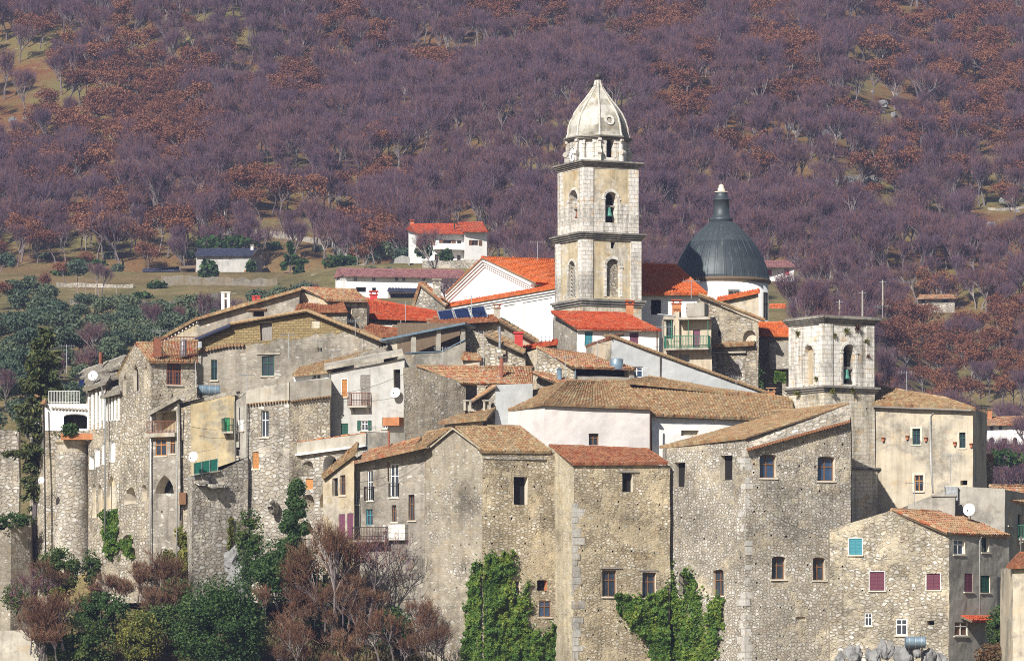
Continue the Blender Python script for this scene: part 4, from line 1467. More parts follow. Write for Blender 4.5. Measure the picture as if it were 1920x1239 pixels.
# attic strip with white wall behind
h = House('house', 'small white attic with dark windows behind the curved parapet', [(550, 319), (617, 317.6)], [[(550, 702), (617, 697)]], 800, ['white'],
          [(0, q(3, 872, 690, 935, 740), 'gl', dict(fm='whitewood', d=.15, sill=False))], depth=3)
h.roof((548, 703, 318.4), (622, 696, 317), (700, 655, 322), (560, 690, 322), 'tile_old', cap=False)
h = House('house', 'narrow plastered upper house with long slanting stone coping', [(604, 320.5), (720, 319)], [[(604, 692), (632, 682), (728, 655)]], 800, ['grey_plaster'], depth=3, cap=False)
h.roof(P(602, 692, 320.3), P(728, 655, 318.7), P(728, 648, 321), P(610, 683, 322), 'tile_stone', cap=False)
# --- terrace with loggia arches
h = House('terrace_house', 'stone loggia with round arches below a long concrete terrace parapet', [(550, 312), (690, 309), (760, 310.6)],
          [[(550, 832), (690, 810)], [(690, 809), (760, 812)]], 1120, ['rubble_d', 'concrete'],
          [(0, q(4, 795, 322, 880, 440), 'ho', dict(arch=1, d=1.3, rm='white')), (0, q(4, 952, 288, 1056, 445), 'ho', dict(arch=1, d=1.3, rm='white')),
           (0, q(4, 800, 566, 886, 670), 'ho', dict(arch=1, d=1.2)), (0, q(4, 925, 560, 992, 660), 'ho', dict(arch=1, d=1.2)),
           (0, q(4, 826, 452, 876, 530), 'bl', dict(fill='orangewood', d=.1))], depth=6, cap=True)
wf = h.wf[0]
mb = MB()
za, zb2 = wf.at(550, 852)[1], wf.at(690, 833)[1]
e3 = wf.n.to_3d()
a, b = wf.pt(-.1, za, -.1), wf.pt(wf.len, zb2, -.1)
mb.obox(a, b - a, e3 * .38, (0, 0, (832 - 811) / F * 310 * 1.0))
pz = h.part(mb, 'parapet', ['concrete'])
mb = MB()
mb.obox(a - Vector((0, 0, .16)) - Vector((0, 0, .002)), b - a, e3 * .5, (0, 0, .15))
h.part(mb, 'ledge', ['white'])
mb = MB()
for k in range(9):
    p = a.lerp(b, k / 9 + .01) + Vector((0, 0, (21) / F * 310 + .003))
    mb.obox(p - e3 * .03, (b - a) * (.085), e3 * .44, (0, 0, .06 + .05 * (k % 3 == 0)))
h.part(mb, 'coping', ['brick'], pz)
# --- small gable house below the loggia
h = House('house', 'narrow plastered house with dark slanting eave and plum coloured doors', [(606, 306.8), (664, 304.6)], [[(606, 895), (664, 852)]], 1120, ['tan'],
          [(0, q(4, 1018, 448, 1060, 580), 'ho', dict(d=.3)), (0, q(4, 1076, 430, 1116, 572), 'gl', dict(d=.2)), (0, q(4, 1065, 712, 1112, 890), 'sh', dict(fm=None, sm='purple', sill=False)),
           (0, q(4, 1124, 705, 1172, 890), 'sh', dict(fm=None, sm='purple', sill=False))], depth=5, cap=True)
a, b = P(604, 896, 306.3), P(668, 847, 304)
h.roof(a, b, b + Vector((0, 4, .9)), a + Vector((-.2, 4, .4)), 'tile_old', cap=False, verge=(0, 0))
wf = h.wf[0]
balcony(h, wf, q(4, 820, 0)[0], q(4, 1170, 0)[0], 0, q(4, 0, 985)[1], .8, 'iron')
# --- windowed house
h = House('house', 'plastered and stone house with tall balcony windows and bulging roof edge', [(662, 305.6), (799, 303.45)], [[(662, 862), (766, 843), (799, 836)]], 1300, ['grey_plaster'],
          [(0, q(4, 1274, 396, 1313, 612), 'gl', dict(fm='whitewood', d=.22)), (0, q(4, 1438, 346, 1500, 588), 'gl', dict(fm='whitewood', d=.22)),
           (0, q(4, 1264, 676, 1313, 790), 'gl', dict(fm='teal', d=.22, sill=False)), (0, q(4, 1454, 642, 1488, 766), 'gl', dict(d=.25)), (0, q(4, 1575, 566, 1618, 756), 'gl', dict(d=.3)),
           (0, q(4, 1190, 545, 1212, 640), 'gl', dict(d=.2, fm='whitewood'))], depth=6)
h.roof((658, 868, 304.8), (770, 843, 302.6), (790, 822, None), (692, 846, None), 'tile_mix', cap=True)
h.roof((766, 844, 302.6), (800, 836, 302.2), (848, 803, 307.5), (800, 812, 308), 'tile_old', cap=True)
wf = h.wf[0]
mb = MB()
mb.tube([wf.pt(-.1, wf.at(662, 868)[1], .45), wf.pt(wf.u(766), wf.at(766, 846)[1], .45)], .06, 6)
h.part(mb, 'gutter', ['galv'])
for (x0, x1, yb) in ((1255, 1318, 612), (1432, 1502, 588)):
    u0, z = wf.at(*q(4, x0, yb))
    u1 = wf.u(q(4, x1, 0)[0])
    railing(h, wf.pt(u0, z, .12), wf.pt(u1, z, .12), 1.0, 'iron', ret=-e3 * .12)
balcony(h, wf, q(4, 1200, 0)[0], q(4, 1440, 0)[0], 0, q(4, 0, 902)[1], 1.0, 'iron')
mb = MB()
u, z = wf.at(*q(4, 1408, 900))
mb.obox(wf.pt(u, z, -.05), wf.t.to_3d() * 1.75, e3 * .5, (0, 0, 1.15))
h.part(mb, 'bay_wall', ['ashlar'])
pipe(h, [wf.pt(*wf.at(*q(4, 1425, 330)), .06), wf.pt(*wf.at(*q(4, 1425, 470)), .06)], .035, 'rust')
pipe(h, [wf.pt(*wf.at(*q(4, 1215, 600)), .06), wf.pt(*wf.at(*q(4, 1222, 800)), .06)], .05)
mb = MB()
wfg = WF(XY(780, 303.3), XY(800, 303.2))
# stove pipe on this roof
pipe(h, [P(729, 842, 306), P(729, 807, 306)], .09, 'rust', 'stove_pipe')
# --- curved low building
h = House('stone_house', 'stone house with curved concrete parapet, dark tall window and orange window', [(440, 312.9), (463, 312.2), (543, 311.2), (619, 312.8)],
          [[(440, 752), (463, 735)], [(463, 735), (543, 720)], [(543, 720), (619, 711)]], 1130, ['greywall', 'rubble_d', 'rubble_e'],
          [(0, q(3, 332, 1030, 372, 1112), 'sh', dict(fm=None, sm='whitewood')), (1, q(3, 500, 965, 555, 1158), 'gl', dict(fm='whitewood', d=.3)),
           (1, q(4, 440, 258, 487, 382), 'sh', dict(fm='whitewood', sm='orangewood')), (0, q(4, 300, 225, 350, 290), 'gl', dict(fm='greywood'))], depth=6, cap=True)
for i, (p0, p1, b0, b1) in enumerate((((463, 735), (543, 719), 757, 750), ((543, 719), (619, 711), 751, 741))):
    wf = h.wf[i + 1]
    z0, z1, y0, y1 = wf.at(*p0)[1], wf.at(*p1)[1], wf.at(p0[0], b0)[1], wf.at(p1[0], b1)[1]
    mb = MB()
    o = .16
    a0, a1 = wf.pt(-.02, y0, o), wf.pt(wf.len + .02, y1, o)
    c0_, c1_ = wf.pt(-.02, z0 + .1, o), wf.pt(wf.len + .02, z1 + .1, o)
    bk = -wf.n.to_3d() * .3
    mb.face([a0, a1, c1_, c0_])
    mb.face([c0_, c1_, c1_ + bk, c0_ + bk])
    mb.face([a0, a1, a1 + bk, a0 + bk])
    mb.face([a0, c0_, c0_ + bk, a0 + bk])
    mb.face([a1, c1_, c1_ + bk, a1 + bk])
    h.part(mb, 'parapet', ['concrete'])
    mb = MB()
    n = int(wf.len / .22)
    for k in range(n):
        p = a0.lerp(a1, (k + .5) / n)
        mb.tube([p + wf.n.to_3d() * .1 - Vector((0, 0, .06)), p + bk - Vector((0, 0, .02))], .075, 6)
    h.part(mb, 'eave_tiles', ['tile_old'])
pipe(h, [P(440, 752, 312), P(441, 890, 312)], .055)
pipe(h, [P(463, 757, 311.9), P(463, 905, 311.9)], .05)
# --- yellow house
h = House('house', 'yellow stained plaster house with green shutter and corner balcony', [(331, 314.3), (358, 313.4), (440, 312.6)],
          [[(331, 768), (358, 760)], [(358, 758), (440, 738)]], 1000, ['rubble_c', 'yellow'],
          [(1, q(3, 232, 1018, 272, 1122), 'sh', dict(fm=None, sm='brightgreen', sill=False)), (0, q(1, 1303, 950, 1332, 1065), 'gl', dict(fm='whitewood'))], depth=5, cap=True)
a, b = P(322, 763, 315.3), P(443, 735, 312.4)
h.roof(a, b, b + Vector((0, 4, .35)), a + Vector((0, 4, .4)), 'tile_stone', cap=False, thick=.2)
wf = h.wf[1]
balcony(h, wf, 420, 442, 0, q(3, 0, 1120)[1], .7, 'green', brackets=True)
cyl_tank('dark blue grey cylinder tank lying on the yellow house roof', P(371, 731, 315), P(411, 732, 315.4), .38, 'tank')
# --- front stone terrace with green netting
h = House('stone_house', 'stone bastion wall with roof terrace, broken corbels and green netting', [(352, 311.5), (360, 308.2), (465, 311.6)],
          [[(352, 893), (360, 892)], [(360, 892), (407, 884), (465, 856)]], 1260, ['rubble_d', 'rubble_d'], depth=5, cap=True,
          putlogs=((), Q(4, (60, 720), (120, 600), (300, 640), (200, 760), (330, 520), (90, 860))))
wf = h.wf[1]
mb = MB()
u0, z = wf.at(*q(4, 5, 440))
u1, z1 = wf.at(*q(4, 178, 405))
a, b = wf.pt(u0, z, .1), wf.pt(u1, z1, .1)
mb.obox(a, b - a, wf.n.to_3d() * .03, (0, 0, 1.0))
nt = Thing('safety_net', 'green debris netting along the stone terrace edge', 'netting', a)
nt.part(mb, 'net', ['net'])
mb = MB()
for k in range(4):
    p = a.lerp(b, k / 3) + wf.n.to_3d() * .06
    mb.tube([p - Vector((0, 0, .2)), p + Vector((0, 0, 1.9 if k % 2 else 1.2))], .025, 5)
mb.tube([a + Vector((0, 0, 1.75)), b + Vector((0, 0, 1.75))], .012, 4)
nt.part(mb, 'post', ['galv'])
mb = MB()
for x, y, w, o in ((15, 480, 60, .7), (70, 470, 40, .5), (95, 500, 50, .9), (150, 495, 70, .7), (200, 490, 40, .55), (130, 460, 40, .4)):
    u, z = wf.at(*q(4, x, y))
    mb.obox(wf.pt(u, z, -.1), wf.t.to_3d() * (w / 100.), wf.n.to_3d() * o + Vector((0, 0, -.25)), (0, 0, .22))
h.part(mb, 'corbel', ['rubble_d'])
u, z = wf.at(*q(4, 0, 425))
mb = MB()
mb.obox(wf.pt(.03, z - .05, -.06), wf.t.to_3d() * 2.4 + Vector((0, 0, .35)), wf.n.to_3d() * .3, (0, 0, .1))
h.part(mb, 'ledge', ['concrete'])
dish('white satellite dish above the green netting', P(*q(1, 1402, 1068), 307), .38, (-.5, -1, .2), P(*q(1, 1425, 1110), 307.6))

# =============================================================== left cluster
h = House('stone_house', 'stone house with pointed gothic windows and red fenced roof terrace', [(222, 321), (282, 316), (370, 318.2)],
          [[(222, 703), (253, 646), (282, 677)], [(282, 677), (370, 677)]], 1130, ['rubble_c', 'rubble_c'],
          [(0, q(1, 893, 478, 922, 622), 'ho', dict(arch=2, d=.3)), (0, q(1, 967, 400, 1003, 590), 'ho', dict(arch=2, d=.3)), (0, q(1, 1043, 405, 1073, 572), 'bl', dict(arch=2, d=.25)),
           (1, q(1, 1212, 390, 1319, 547), 'grid', dict(fm='rust', d=.15)),
           (0, q(2, 808, 112, 881, 222), 'ho', dict(arch=1)), (0, q(2, 918, 95, 955, 205), 'bl', dict(arch=1, d=.4)), (0, q(2, 772, 425, 876, 575), 'bl', dict(arch=1, d=.8, sill=False))], depth=6, cap=True,
          putlogs=(Q(1, (945, 780), (942, 905), (948, 1045), (1062, 735), (1062, 1005), (945, 1160), (1030, 930)), Q(1, (1168, 620), (1258, 620), (1172, 755), (1238, 730), (1100, 470), (1385, 560))))
h.roof(P(280, 678, 315.6), P(371, 678, 317.8), P(371, 640, 322), P(256, 645, 319.6), 'tile_mix', verge=(1, 0))
h.roof(P(219, 705, 321.6), P(255, 645, 319), P(290, 642, 323), P(240, 690, 326), 'tile_old', cap=False, verge=(0, 0))
a, b = P(288, 668, 316), P(366, 667, 317.6)
railing(h, a, b, 1.45, 'rust', ret=Vector((-.2, 2.5, .2)))
mb = MB()
mb.obox(a, (.55, .1, 0), (0, .04, 0), (0, 0, 1.35))
h.part(mb, 'fence_panel', ['rust'])
a = P(344, 668, 317.6)
th = Thing('water_tank', 'upright grey cylinder tank on the red fenced roof terrace', 'water tank', a)
mb = MB()
mb.lathe((a.x, a.y), [(.26, a.z), (.26, a.z + 1.2), (.2, a.z + 1.27)], 18)
th.part(mb, 'body', ['galv'], None, True)
mb = MB()
for k in (.1, .4, .75, 1.1):
    mb.lathe((a.x, a.y), [(.272, a.z + k), (.272, a.z + k + .05)], 18)
th.part(mb, 'hoop', ['tank'])
pipe(h, [P(366, 676, 317.5), P(367, 730, 317.5), P(282, 775, 314.6), P(281, 1070, 314.6)], .06)
# --- balcony wing
h = House('house', 'projecting wing with open loggia and varnished wooden windows', [(280, 315.0), (333, 313.8)], [[(280, 772), (333, 745)]], 1140, ['grey_plaster'],
          [(0, q(1, 1132, 740, 1282, 880), 'bl', dict(fill='yellow', d=.9)), (0, q(1, 1128, 938, 1210, 1062), 'gl', dict(fm='orangewood', d=.12)),
           (0, q(1, 1236, 925, 1273, 1047), 'gl', dict(fm='orangewood', d=.12)), (0, q(2, 1002, 38, 1128, 158), 'ho', dict(arch=2)),
           (0, q(2, 1165, 350, 1200, 470), 'bl', dict(arch=2, d=.5))], depth=4, cap=True,
          putlogs=(Q(2, (1048, 277), (1052, 415), (1022, 548)),))
a, b = P(278, 776, 314), P(368, 727, 312.8)
h.roof(a, b, b + Vector((0, 3, .35)), a + Vector((0, 3, .35)), 'tile_stone', cap=False)
wf = h.wf[0]
mb = MB()
u, z = wf.at(*q(1, 1085, 930))
mb.obox(wf.pt(-.1, z, -.05), wf.t.to_3d() * (wf.len + .15), wf.n.to_3d() * .55, (0, 0, .3))
sl = h.part(mb, 'balcony', ['concrete'])
railing(h, wf.pt(0, z + .3, .42), wf.pt(wf.len, z + .3, .42), .9, 'rust', parent=sl)
pipe(h, [P(334, 757, 313), P(333, 800, 313.2), P(331, 1050, 313.2)], .055)
mb = MB()
a = P(*q(2, 1160, 225), 313.2)
mb.obox(a, (.5, 0, 0), (0, .7, 0), (0, 0, .9))
h.part(mb, 'wooden_cage', ['brown'])
# --- arcade strip
h = House('house', 'white arcaded house with narrow pilasters and dark projecting eaves', [(166, 325), (197, 322.6), (224, 320.8)],
          [[(166, 732), (197, 724)], [(197, 744), (224, 735)]], 1150, ['rubble_c', 'rubble_c'],
          [(0, q(1, 662, 620, 690, 835), 'bl', dict(fill='white', d=.15, rm='white')), (0, q(1, 697, 605, 722, 815), 'bl', dict(fill='white', d=.15, rm='white')), (0, q(1, 729, 600, 752, 800), 'bl', dict(fill='white', d=.15, rm='white')),
           (1, q(1, 768, 680, 797, 800), 'bl', dict(fill='white', d=.15, rm='white', arch=1)), (1, q(1, 804, 668, 832, 790), 'bl', dict(fill='white', d=.15, rm='white', arch=1)),
           (0, q(1, 652, 1060, 685, 1160), 'bl', dict(fill='white', d=.3, rm='white')), (0, q(1, 692, 995, 724, 1145), 'bl', dict(fill='white', d=.3, rm='white', arch=1)), (0, q(1, 738, 962, 762, 1128), 'bl', dict(fill='white', d=.3, rm='white', arch=1)),
           (1, q(1, 788, 948, 834, 1108), 'bl', dict(fill='white', d=.3, rm='white', arch=1)),
           (0, q(2, 595, 88, 622, 310), 'bl', dict(fill='ochre_panel', d=.3, arch=2)), (0, q(2, 632, 92, 664, 320), 'bl', dict(fill='ochre_panel', d=.3, arch=2)),
           (1, q(2, 688, 42, 758, 250), 'bl', dict(fill='ochre_panel', d=.3, arch=2)), (1, q(2, 682, 262, 756, 520), 'bl', dict(fill='rubble_c', d=.5, arch=1))], depth=5, cap=True)
mb = MB()
for wf, y0, y1 in ((h.wf[0], 733, 803), (h.wf[1], 746, 790)):
    n = 5
    for k in range(n):
        u = wf.len * k / (n - .7)
        z1, z0 = wf.at(197, y0)[1], wf.at(197, y1)[1]
        if u < wf.len - .15:
            mb.obox(wf.pt(u, z0, -.02), wf.t.to_3d() * .2, wf.n.to_3d() * .09, (0, 0, z1 - z0))
h.part(mb, 'pilaster', ['white'])
for (x0, y0, Y0, x1, y1, Y1) in ((155, 731, 324.4, 198, 718, 321.9), (187, 745, 321.8, 225, 735, 320)):
    a, b = P(x0, y0, Y0), P(x1, y1, Y1)
    h.roof(a, b, b + Vector((0.2, 2.5, .7)), a + Vector((.2, 2.5, .7)), 'tile_stone', cap=False)
pipe(h, [P(190, 724, 322), P(197, 748, 321.6), P(197, 1000, 321.6)], .06, 'galv')
# --- white terrace house
h = House('house', 'white terrace house with dark arched opening and pale railing above', [(56, 330), (84, 326), (168, 326.4)],
          [[(56, 765), (84, 757)], [(84, 808), (168, 806)]], 1180, ['rubble_c', 'rubble_c'],
          [(0, q(1, 262, 800, 290, 950), 'bl', dict(fill='white', d=.1))], depth=6, cap=False)
mb = MB()
wf = h.wf[1]
zl_, zh_ = ZP(807, 326), ZP(756.5, 326)
hl_ = dict(u0=wf.u(q(1, 463, 0)[0]), u1=wf.u(q(1, 633, 0)[0]), z0=ZP(q(1, 0, 862)[1], 326), z1=ZP(q(1, 0, 755)[1], 326), arch=3, d=1.6, rm=0)
wall(mb, wf, [(0, zh_), (wf.len, zh_)], zl_, 0, [hl_], 0, 1, .4)
p_, k_ = wf.a, wf.b
mb.face([(p_.x, p_.y, zh_), (k_.x, k_.y, zh_), (k_.x, k_.y + 6, zh_), (p_.x, p_.y + 6, zh_)])
h.part(mb, 'upper_wall', ['white', 'dark'])
railing(h, P(91, 756, 326.2), P(149, 756, 326.6), .95, 'whitewood')
mb = MB()
wf = h.wf[1]
u, z = wf.at(q(1, 380, 0)[0], q(1, 0, 715)[1])
for k in range(11):
    a = wf.pt(u + k * .26, z - k * .012, .0)
    mb.tube([a, a + wf.n.to_3d() * .14], .11, 6)
h.part(mb, 'tile_string', ['tile_stone'])
a, b = P(58, 768, 330), P(84, 758, 325.4)
h.roof(a, b, P(92, 733, 328.4), P(68, 741, 332), 'tile_mix', cap=True)
pipe(h, [P(82, 760, 325.4), P(84, 900, 325.2), P(86, 1090, 325.2)], .06, 'iron')
# bastion with planter
c = P(140, 900, 326.5)
th = Thing('bastion', 'round stone bastion under the white terrace house with brick planter', 'bastion', (c.x, c.y, ZP(1180, 326)))
mb = MB()
prof = [(1.95, ZP(1200, 324)), (1.6, ZP(1040, 324)), (1.42, ZP(960, 324)), (1.36, ZP(856, 324)), (1.3, ZP(846, 324))]
pp = []
for (r0, z0), (r1, z1) in zip(prof, prof[1:]):
    for k in range(6):
        pp.append((r0 + (r1 - r0) * k / 6, z0 + (z1 - z0) * k / 6))
mb.lathe((c.x - .2, c.y), pp + [prof[-1]], 28)
for i, v in enumerate(mb.v):
    mb.v[i] = tuple(J(v, 1.6))
th.part(mb, 'wall', ['rubble_d'], None, True)
mb = MB()
mb.lathe((c.x - .1, c.y), [(1.25, ZP(846, 324)), (1.3, ZP(832, 324)), (1.5, ZP(826, 324)), (1.5, ZP(823, 324))], 28)
th.part(mb, 'terrace_slab', ['tan'])
mb = MB()
a, b = P(114, 824, 324.4), P(173, 812, 324.2)
mb.obox(a, (b.x - a.x, 0, 0), (0, .5, 0), (0, 0, b.z - a.z))
th.part(mb, 'planter', ['brick'])
# --- house behind with blue tarp
h = House('stone_house', 'stone house behind the arcade with mossy roof and dark red chimney pipe', [(160, 331), (225, 325.5)], [[(160, 708), (200, 690), (225, 678)]], 900, ['rubble_c'], depth=6)
h.roof(P(140, 713, 332), P(226, 688, 324.6), P(236, 668, 328), P(158, 695, 333.5), 'tile_stone', verge=(1, 0))
h.roof(P(158, 717, 327), P(224, 708, 323), P(224, 698, 325), P(165, 705, 328), 'tile_stone', cap=False, name='lower_roof')
mb = MB()
a = P(188, 682, 329)
mb.tube([a, P(188.5, 660, 329)], .13, 8)
mb.tube([P(190.5, 682, 329.3), P(191, 662, 329.3)], .11, 8)
h.part(mb, 'chimney', ['rust'])
dish('white satellite dish below the mossy roof on the arcade house', P(174, 704, 324), .38, (-.1, -1, .35), P(180, 718, 324.8))
dish('white satellite dish low on the leftmost stone wall', P(*q(2, 266, 68), 323.5), .26, (-.4, -1, .2), P(*q(2, 280, 80), 325))
a = P(*q(1, 575, 560), 329)
mb = MB()
b = P(*q(1, 610, 505), 330)
mb.obox(a, (b.x - a.x, .8, .2), (0, .04, 0), (0, 0, b.z - a.z - .2))
solo(mb, 'tarpaulin', ['bluecloth'], 'blue tarpaulin strip hanging under the mossy roof', 'tarpaulin', (0, 0, 0))
# --- far left walls
h = House('garden_wall', 'pale stone wall at the picture edge beside the conifer', [(-60, 333), (36, 334)], [[(-60, 803), (36, 806)]], 1180, ['rubble_d'], depth=1.2, cat='wall', cap=True)
h = House('retaining_wall', 'lower grey stone retaining wall below the conifer', [(-60, 326), (20, 325.5), (58, 327)], [[(-60, 998), (8, 993), (20, 978)], [(20, 978), (58, 970)]], 1300, ['rough_plaster', 'rough_plaster'], depth=3, cat='wall', cap=True)
h = House('retaining_wall', 'pale concrete low wall in the bottom corner', [(-60, 316), (78, 314)], [[(-60, 1185), (40, 1180), (78, 1200)]], 1300, ['concrete'], depth=4, cat='wall', cap=True)
# =============================================================== upper left houses
_z0 = ZP(q(3, 0, 510)[1], 326)
M['tufa_wall'] = None
h0 = random.Random(1)
rnd_state = rnd.getstate()


def tufa_house():
    # the brick gable over old plaster: the limit runs across the wall in metres
    pts = [(370, 328), (712, 325)]
    wf = WF(XY(*pts[0]), XY(*pts[1]))
    zl = wf.at(*q(3, 45, 545))[1]
    zr = wf.at(*q(3, 1100, 400))[1]
    ur = wf.at(*q(3, 1100, 400))[0]
    return pts, zl, (zr - zl) / ur


pts, zl, sl_ = tufa_house()
uo_box = rnd.uniform(0, 40)
rnd.setstate(rnd_state)
M['tufa_wall'] = masonry('tufa_gable_wall', CREAM, (.30, .26, .2), (.345, .31, .255), .80, .46, .26, .6, .5, seed=8.5, tufa=(zl, sl_, uo_box))
h = House('stone_house', 'large gabled house of yellow tufa bricks above grey plaster with green windows', pts, [[(370, 632), q(3, 280, 350), (575, 588), q(3, 1100, 368), (712, 640)]], 860, ['tufa_wall'],
          [(0, q(3, 140, 600, 182, 745), 'gl', dict(fm='green', d=.2)), (0, q(3, 504, 570, 594, 714), 'gl', dict(fm='green', d=.2)), (0, q(3, 498, 330, 582, 460), 'bl', dict(fill='greywood', d=.25, rm='brown')),
           (0, q(3, 865, 318, 925, 372), 'bl', dict(fill='ochre_panel', d=.1)), (0, q(3, 912, 512, 946, 540), 'ho', dict())], depth=8)
wf = h.wf[0]
bk = Vector((.4, 7, .5))
a, b, c, d = P(366, 634, 327.5), P(432, 608, 327), P(575, 583, 325.8), P(716, 640, 324.4)
h.roof(b, c, c + bk, b + bk, 'tile_old', cap=False, name='roof')
h.roof(a, b, b + bk, a + bk, 'tile_old', cap=False)
mb = MB()
mb.tube([P(366, 637, 327.3), P(432, 610, 326.8)], .16, 8)
h.part(mb, 'gutter', ['slate'])
h.roof(d, d + bk, c + bk, c, 'tile_old', cap=True, verge=(1, 0))
mb = MB()
for s_, e_, r in ((b, c, .11), (c, d, .12)):
    n = int((e_ - s_).length / .35)
    for k in range(n):
        mb.tube([s_.lerp(e_, k / n) + Vector((0, -.1, .06)), s_.lerp(e_, (k + 1.1) / n) + Vector((0, -.1, .03))], r, 6)
h.part(mb, 'verge_tiles', ['tile_old'])
# ledge roof on the facade
mb = MB()
e3 = wf.n.to_3d()
pl = [wf.pt(*wf.at(*q(3, x, y))) for x, y in ((35, 540), (150, 515), (260, 492), (385, 488))]
for s_, e_ in zip(pl, pl[1:]):
    n = max(2, int((e_ - s_).length / .25))
    for k in range(n):
        p = s_.lerp(e_, (k + .5) / n)
        mb.tube([p + e3 * .35 - Vector((0, 0, .06)), p - e3 * .05 + Vector((0, 0, .06))], .13, 6)
h.part(mb, 'ledge_tiles', ['tile_old'])
for (x0, y0, x1) in ((470, 560, 640), (495, 330, 585)):
    u, z = wf.at(*q(3, x0, y0))
    mb = MB()
    mb.obox(wf.pt(u, z, -.05), wf.t.to_3d() * (wf.u(q(3, x1, 0)[0]) - u), e3 * .15, (0, 0, .1))
    h.part(mb, 'lintel', ['tan'])
pipe(h, [P(369, 640, 327.2), P(368, 735, 327.2)], .06)
mb = MB()
mb.obox(P(366, 652, 327), (.5, 0, 0), (0, .3, 0), (0, 0, .5))
h.part(mb, 'meter_box', ['galv'])
# --- house behind with twin roofs
h = House('stone_house', 'grey stone house behind the tufa gable with long slanting roof edge', [(310, 339), (369, 334), (562, 332)], [[(310, 632), (369, 602)], [(369, 598), (562, 545)]], 800, ['tan', 'grey_plaster'],
          [(1, q(3, 440, 245, 520, 285), 'ho', dict(d=.4))], depth=8)
wf = h.wf[1]
a, b = P(366, 598, 333.4), P(564, 541, 331.4)
bk = Vector((.3, 7, .5))
h.roof(a, b, b + bk, a + bk, 'tile_old', cap=False)
a2, b2 = P(302, 634, 339), P(369, 596, 333.3)
h.roof(a2, b2, b2 + bk, a2 + bk, 'tile_old', cap=False)
mb = MB()
for k in range(10):
    p = a2.lerp(b2, (k + .5) / 10)
    mb.obox(p + Vector((0.1, .1, -.3)), (.1, 0, 0), (.1, .5, 0), (0, 0, .12))
h.part(mb, 'rafter', ['whitewood'])
mb = MB()
u, z = wf.at(*q(3, 395, 240))
mb.obox(wf.pt(u, z, -.05), wf.t.to_3d() * 1.7, wf.n.to_3d() * .25, (0, 0, .12))
h.part(mb, 'lintel', ['brown'])
h = House('stone_house', 'small stone tower house with ragged tile roof and tall narrow window', [(562, 333), (614, 331.5), (688, 333)], [[(562, 545), (614, 566)], [(614, 562), (688, 563)]], 800, ['tan', 'rubble_c'],
          [(1, q(3, 1118, 215, 1162, 320), 'gl', dict(d=.3))], depth=6)
h.roof((612, 562, 331), (691, 564, 332.6), (668, 545, None), (566, 540, None), 'tile_mix', verge=(1, 0), slope=.3)
h = House('stone_house', 'low stone lean-to with red brown tiles behind the tufa gable', [(556, 330.5), (650, 329.5)], [[(556, 583), (650, 582)]], 800, ['rubble_c'], depth=4)
h.roof((552, 584, 330), (652, 583, 329), (645, 569, None), (560, 566, None), 'tile_rust', slope=.3)
# --- red roofed house
h = House('house', 'long house with bright red tile roof beside the white church', [(686, 339), (830, 336.5)], [[(686, 596), (830, 600)]], 800, ['rubble_c'],
          [(0, q(3, 1360, 340, 1455, 372), 'bl', dict(fill='white', d=.08))], depth=8)
h.roof((683, 595, 338.4), (833, 600, 335.9), (824, 587, 341), (683, 560, 347), 'tile_red', sag=0, tw=.3, tl=.45)
chimney(h, 694, 707, 553, 566, 346, 'red', 'red')
pipe(h, [P(752, 600, 336.8), P(748, 622, 336.8)], .06)
h = House('house', 'low house with tumbled red and brown roof between terrace and red roof', [(684, 331), (765, 329)], [[(684, 630), (765, 632)]], 800, ['tan'], depth=5)
h.roof((682, 628, 330.4), (768, 632, 328.4), (757, 620, 333), (684, 608, 333.6), 'tile_rust', cap=True)
h = House('house', 'small plastered gable with broken roof below the solar panels', [(748, 331.5), (800, 327), (832, 328)], [[(748, 637), (773, 620), (800, 614)], [(800, 604), (832, 608)]], 800, ['tan', 'tan'], depth=4)
h.roof(P(800, 613, 326.6), P(848, 612, 327.2), P(835, 600, 331), P(800, 601, 331.6), 'tile_rust')
# --- little gable by the church
h = House('stone_house', 'little pale stone gable house with stone chimney left of the church', [(776, 349), (834, 346)], [[(776, 575), (787, 533), (834, 572)]], 700, ['rubble_d'], depth=6)
h.roof(P(836, 573, 345.6), P(843, 570, 352), P(798, 532, 354), P(787, 532, 348), 'tile_mix', verge=(1, 0))
h.roof(P(773, 577, 349), P(787, 532, 348), P(798, 532, 354), P(784, 570, 355), 'tile_mix', cap=False)
chimney(h, 812, 826, 531, 560, 347.2, 'rubble_d', 'concrete')
# =============================================================== church
T = Thing('church', 'white church with plain pediment gable and orange tiled nave roof', 'church', P(950, 650, 347))
a0, a1 = XY(812, 350.5), XY(1052, 343.5)
wf = WF(a0, a1, 0)
mb = MB()
tp = [(0, wf.at(812, 582)[1]), wf.at(838, 578), (wf.len, wf.at(1050, 541)[1])]
wall(mb, wf, tp, ZP(720, 345), 0, (), 0, 0, .15)
top3 = [wf.pt(u, z) for u, z in tp]
bk = Vector((0.6, 5, 1.0))
wall(mb, WF(a0 + Vector((0, 6)), a0, 0), [(0, tp[0][1]), (6, tp[0][1])], ZP(720, 345), 0, (), 0, 0, .1)
T.part(mb, 'aisle_wall', ['white', 'dark'])
e3, t3 = wf.n.to_3d(), wf.t.to_3d()
mb = MB()
for x0, x1 in ((848, 862), (938, 946), (968, 982), (1036, 1048)):
    u0, u1 = wf.u(x0), wf.u(x1)
    zt = np.interp(u0, [a for a, _ in tp], [b for _, b in tp]) - .35
    mb = MB()
    mb.obox(wf.pt(u0, ZP(720, 345), -.02), t3 * (u1 - u0), e3 * .14, (0, 0, zt - ZP(720, 345)))
    T.part(mb, 'pilaster', ['white'])
mb = MB()
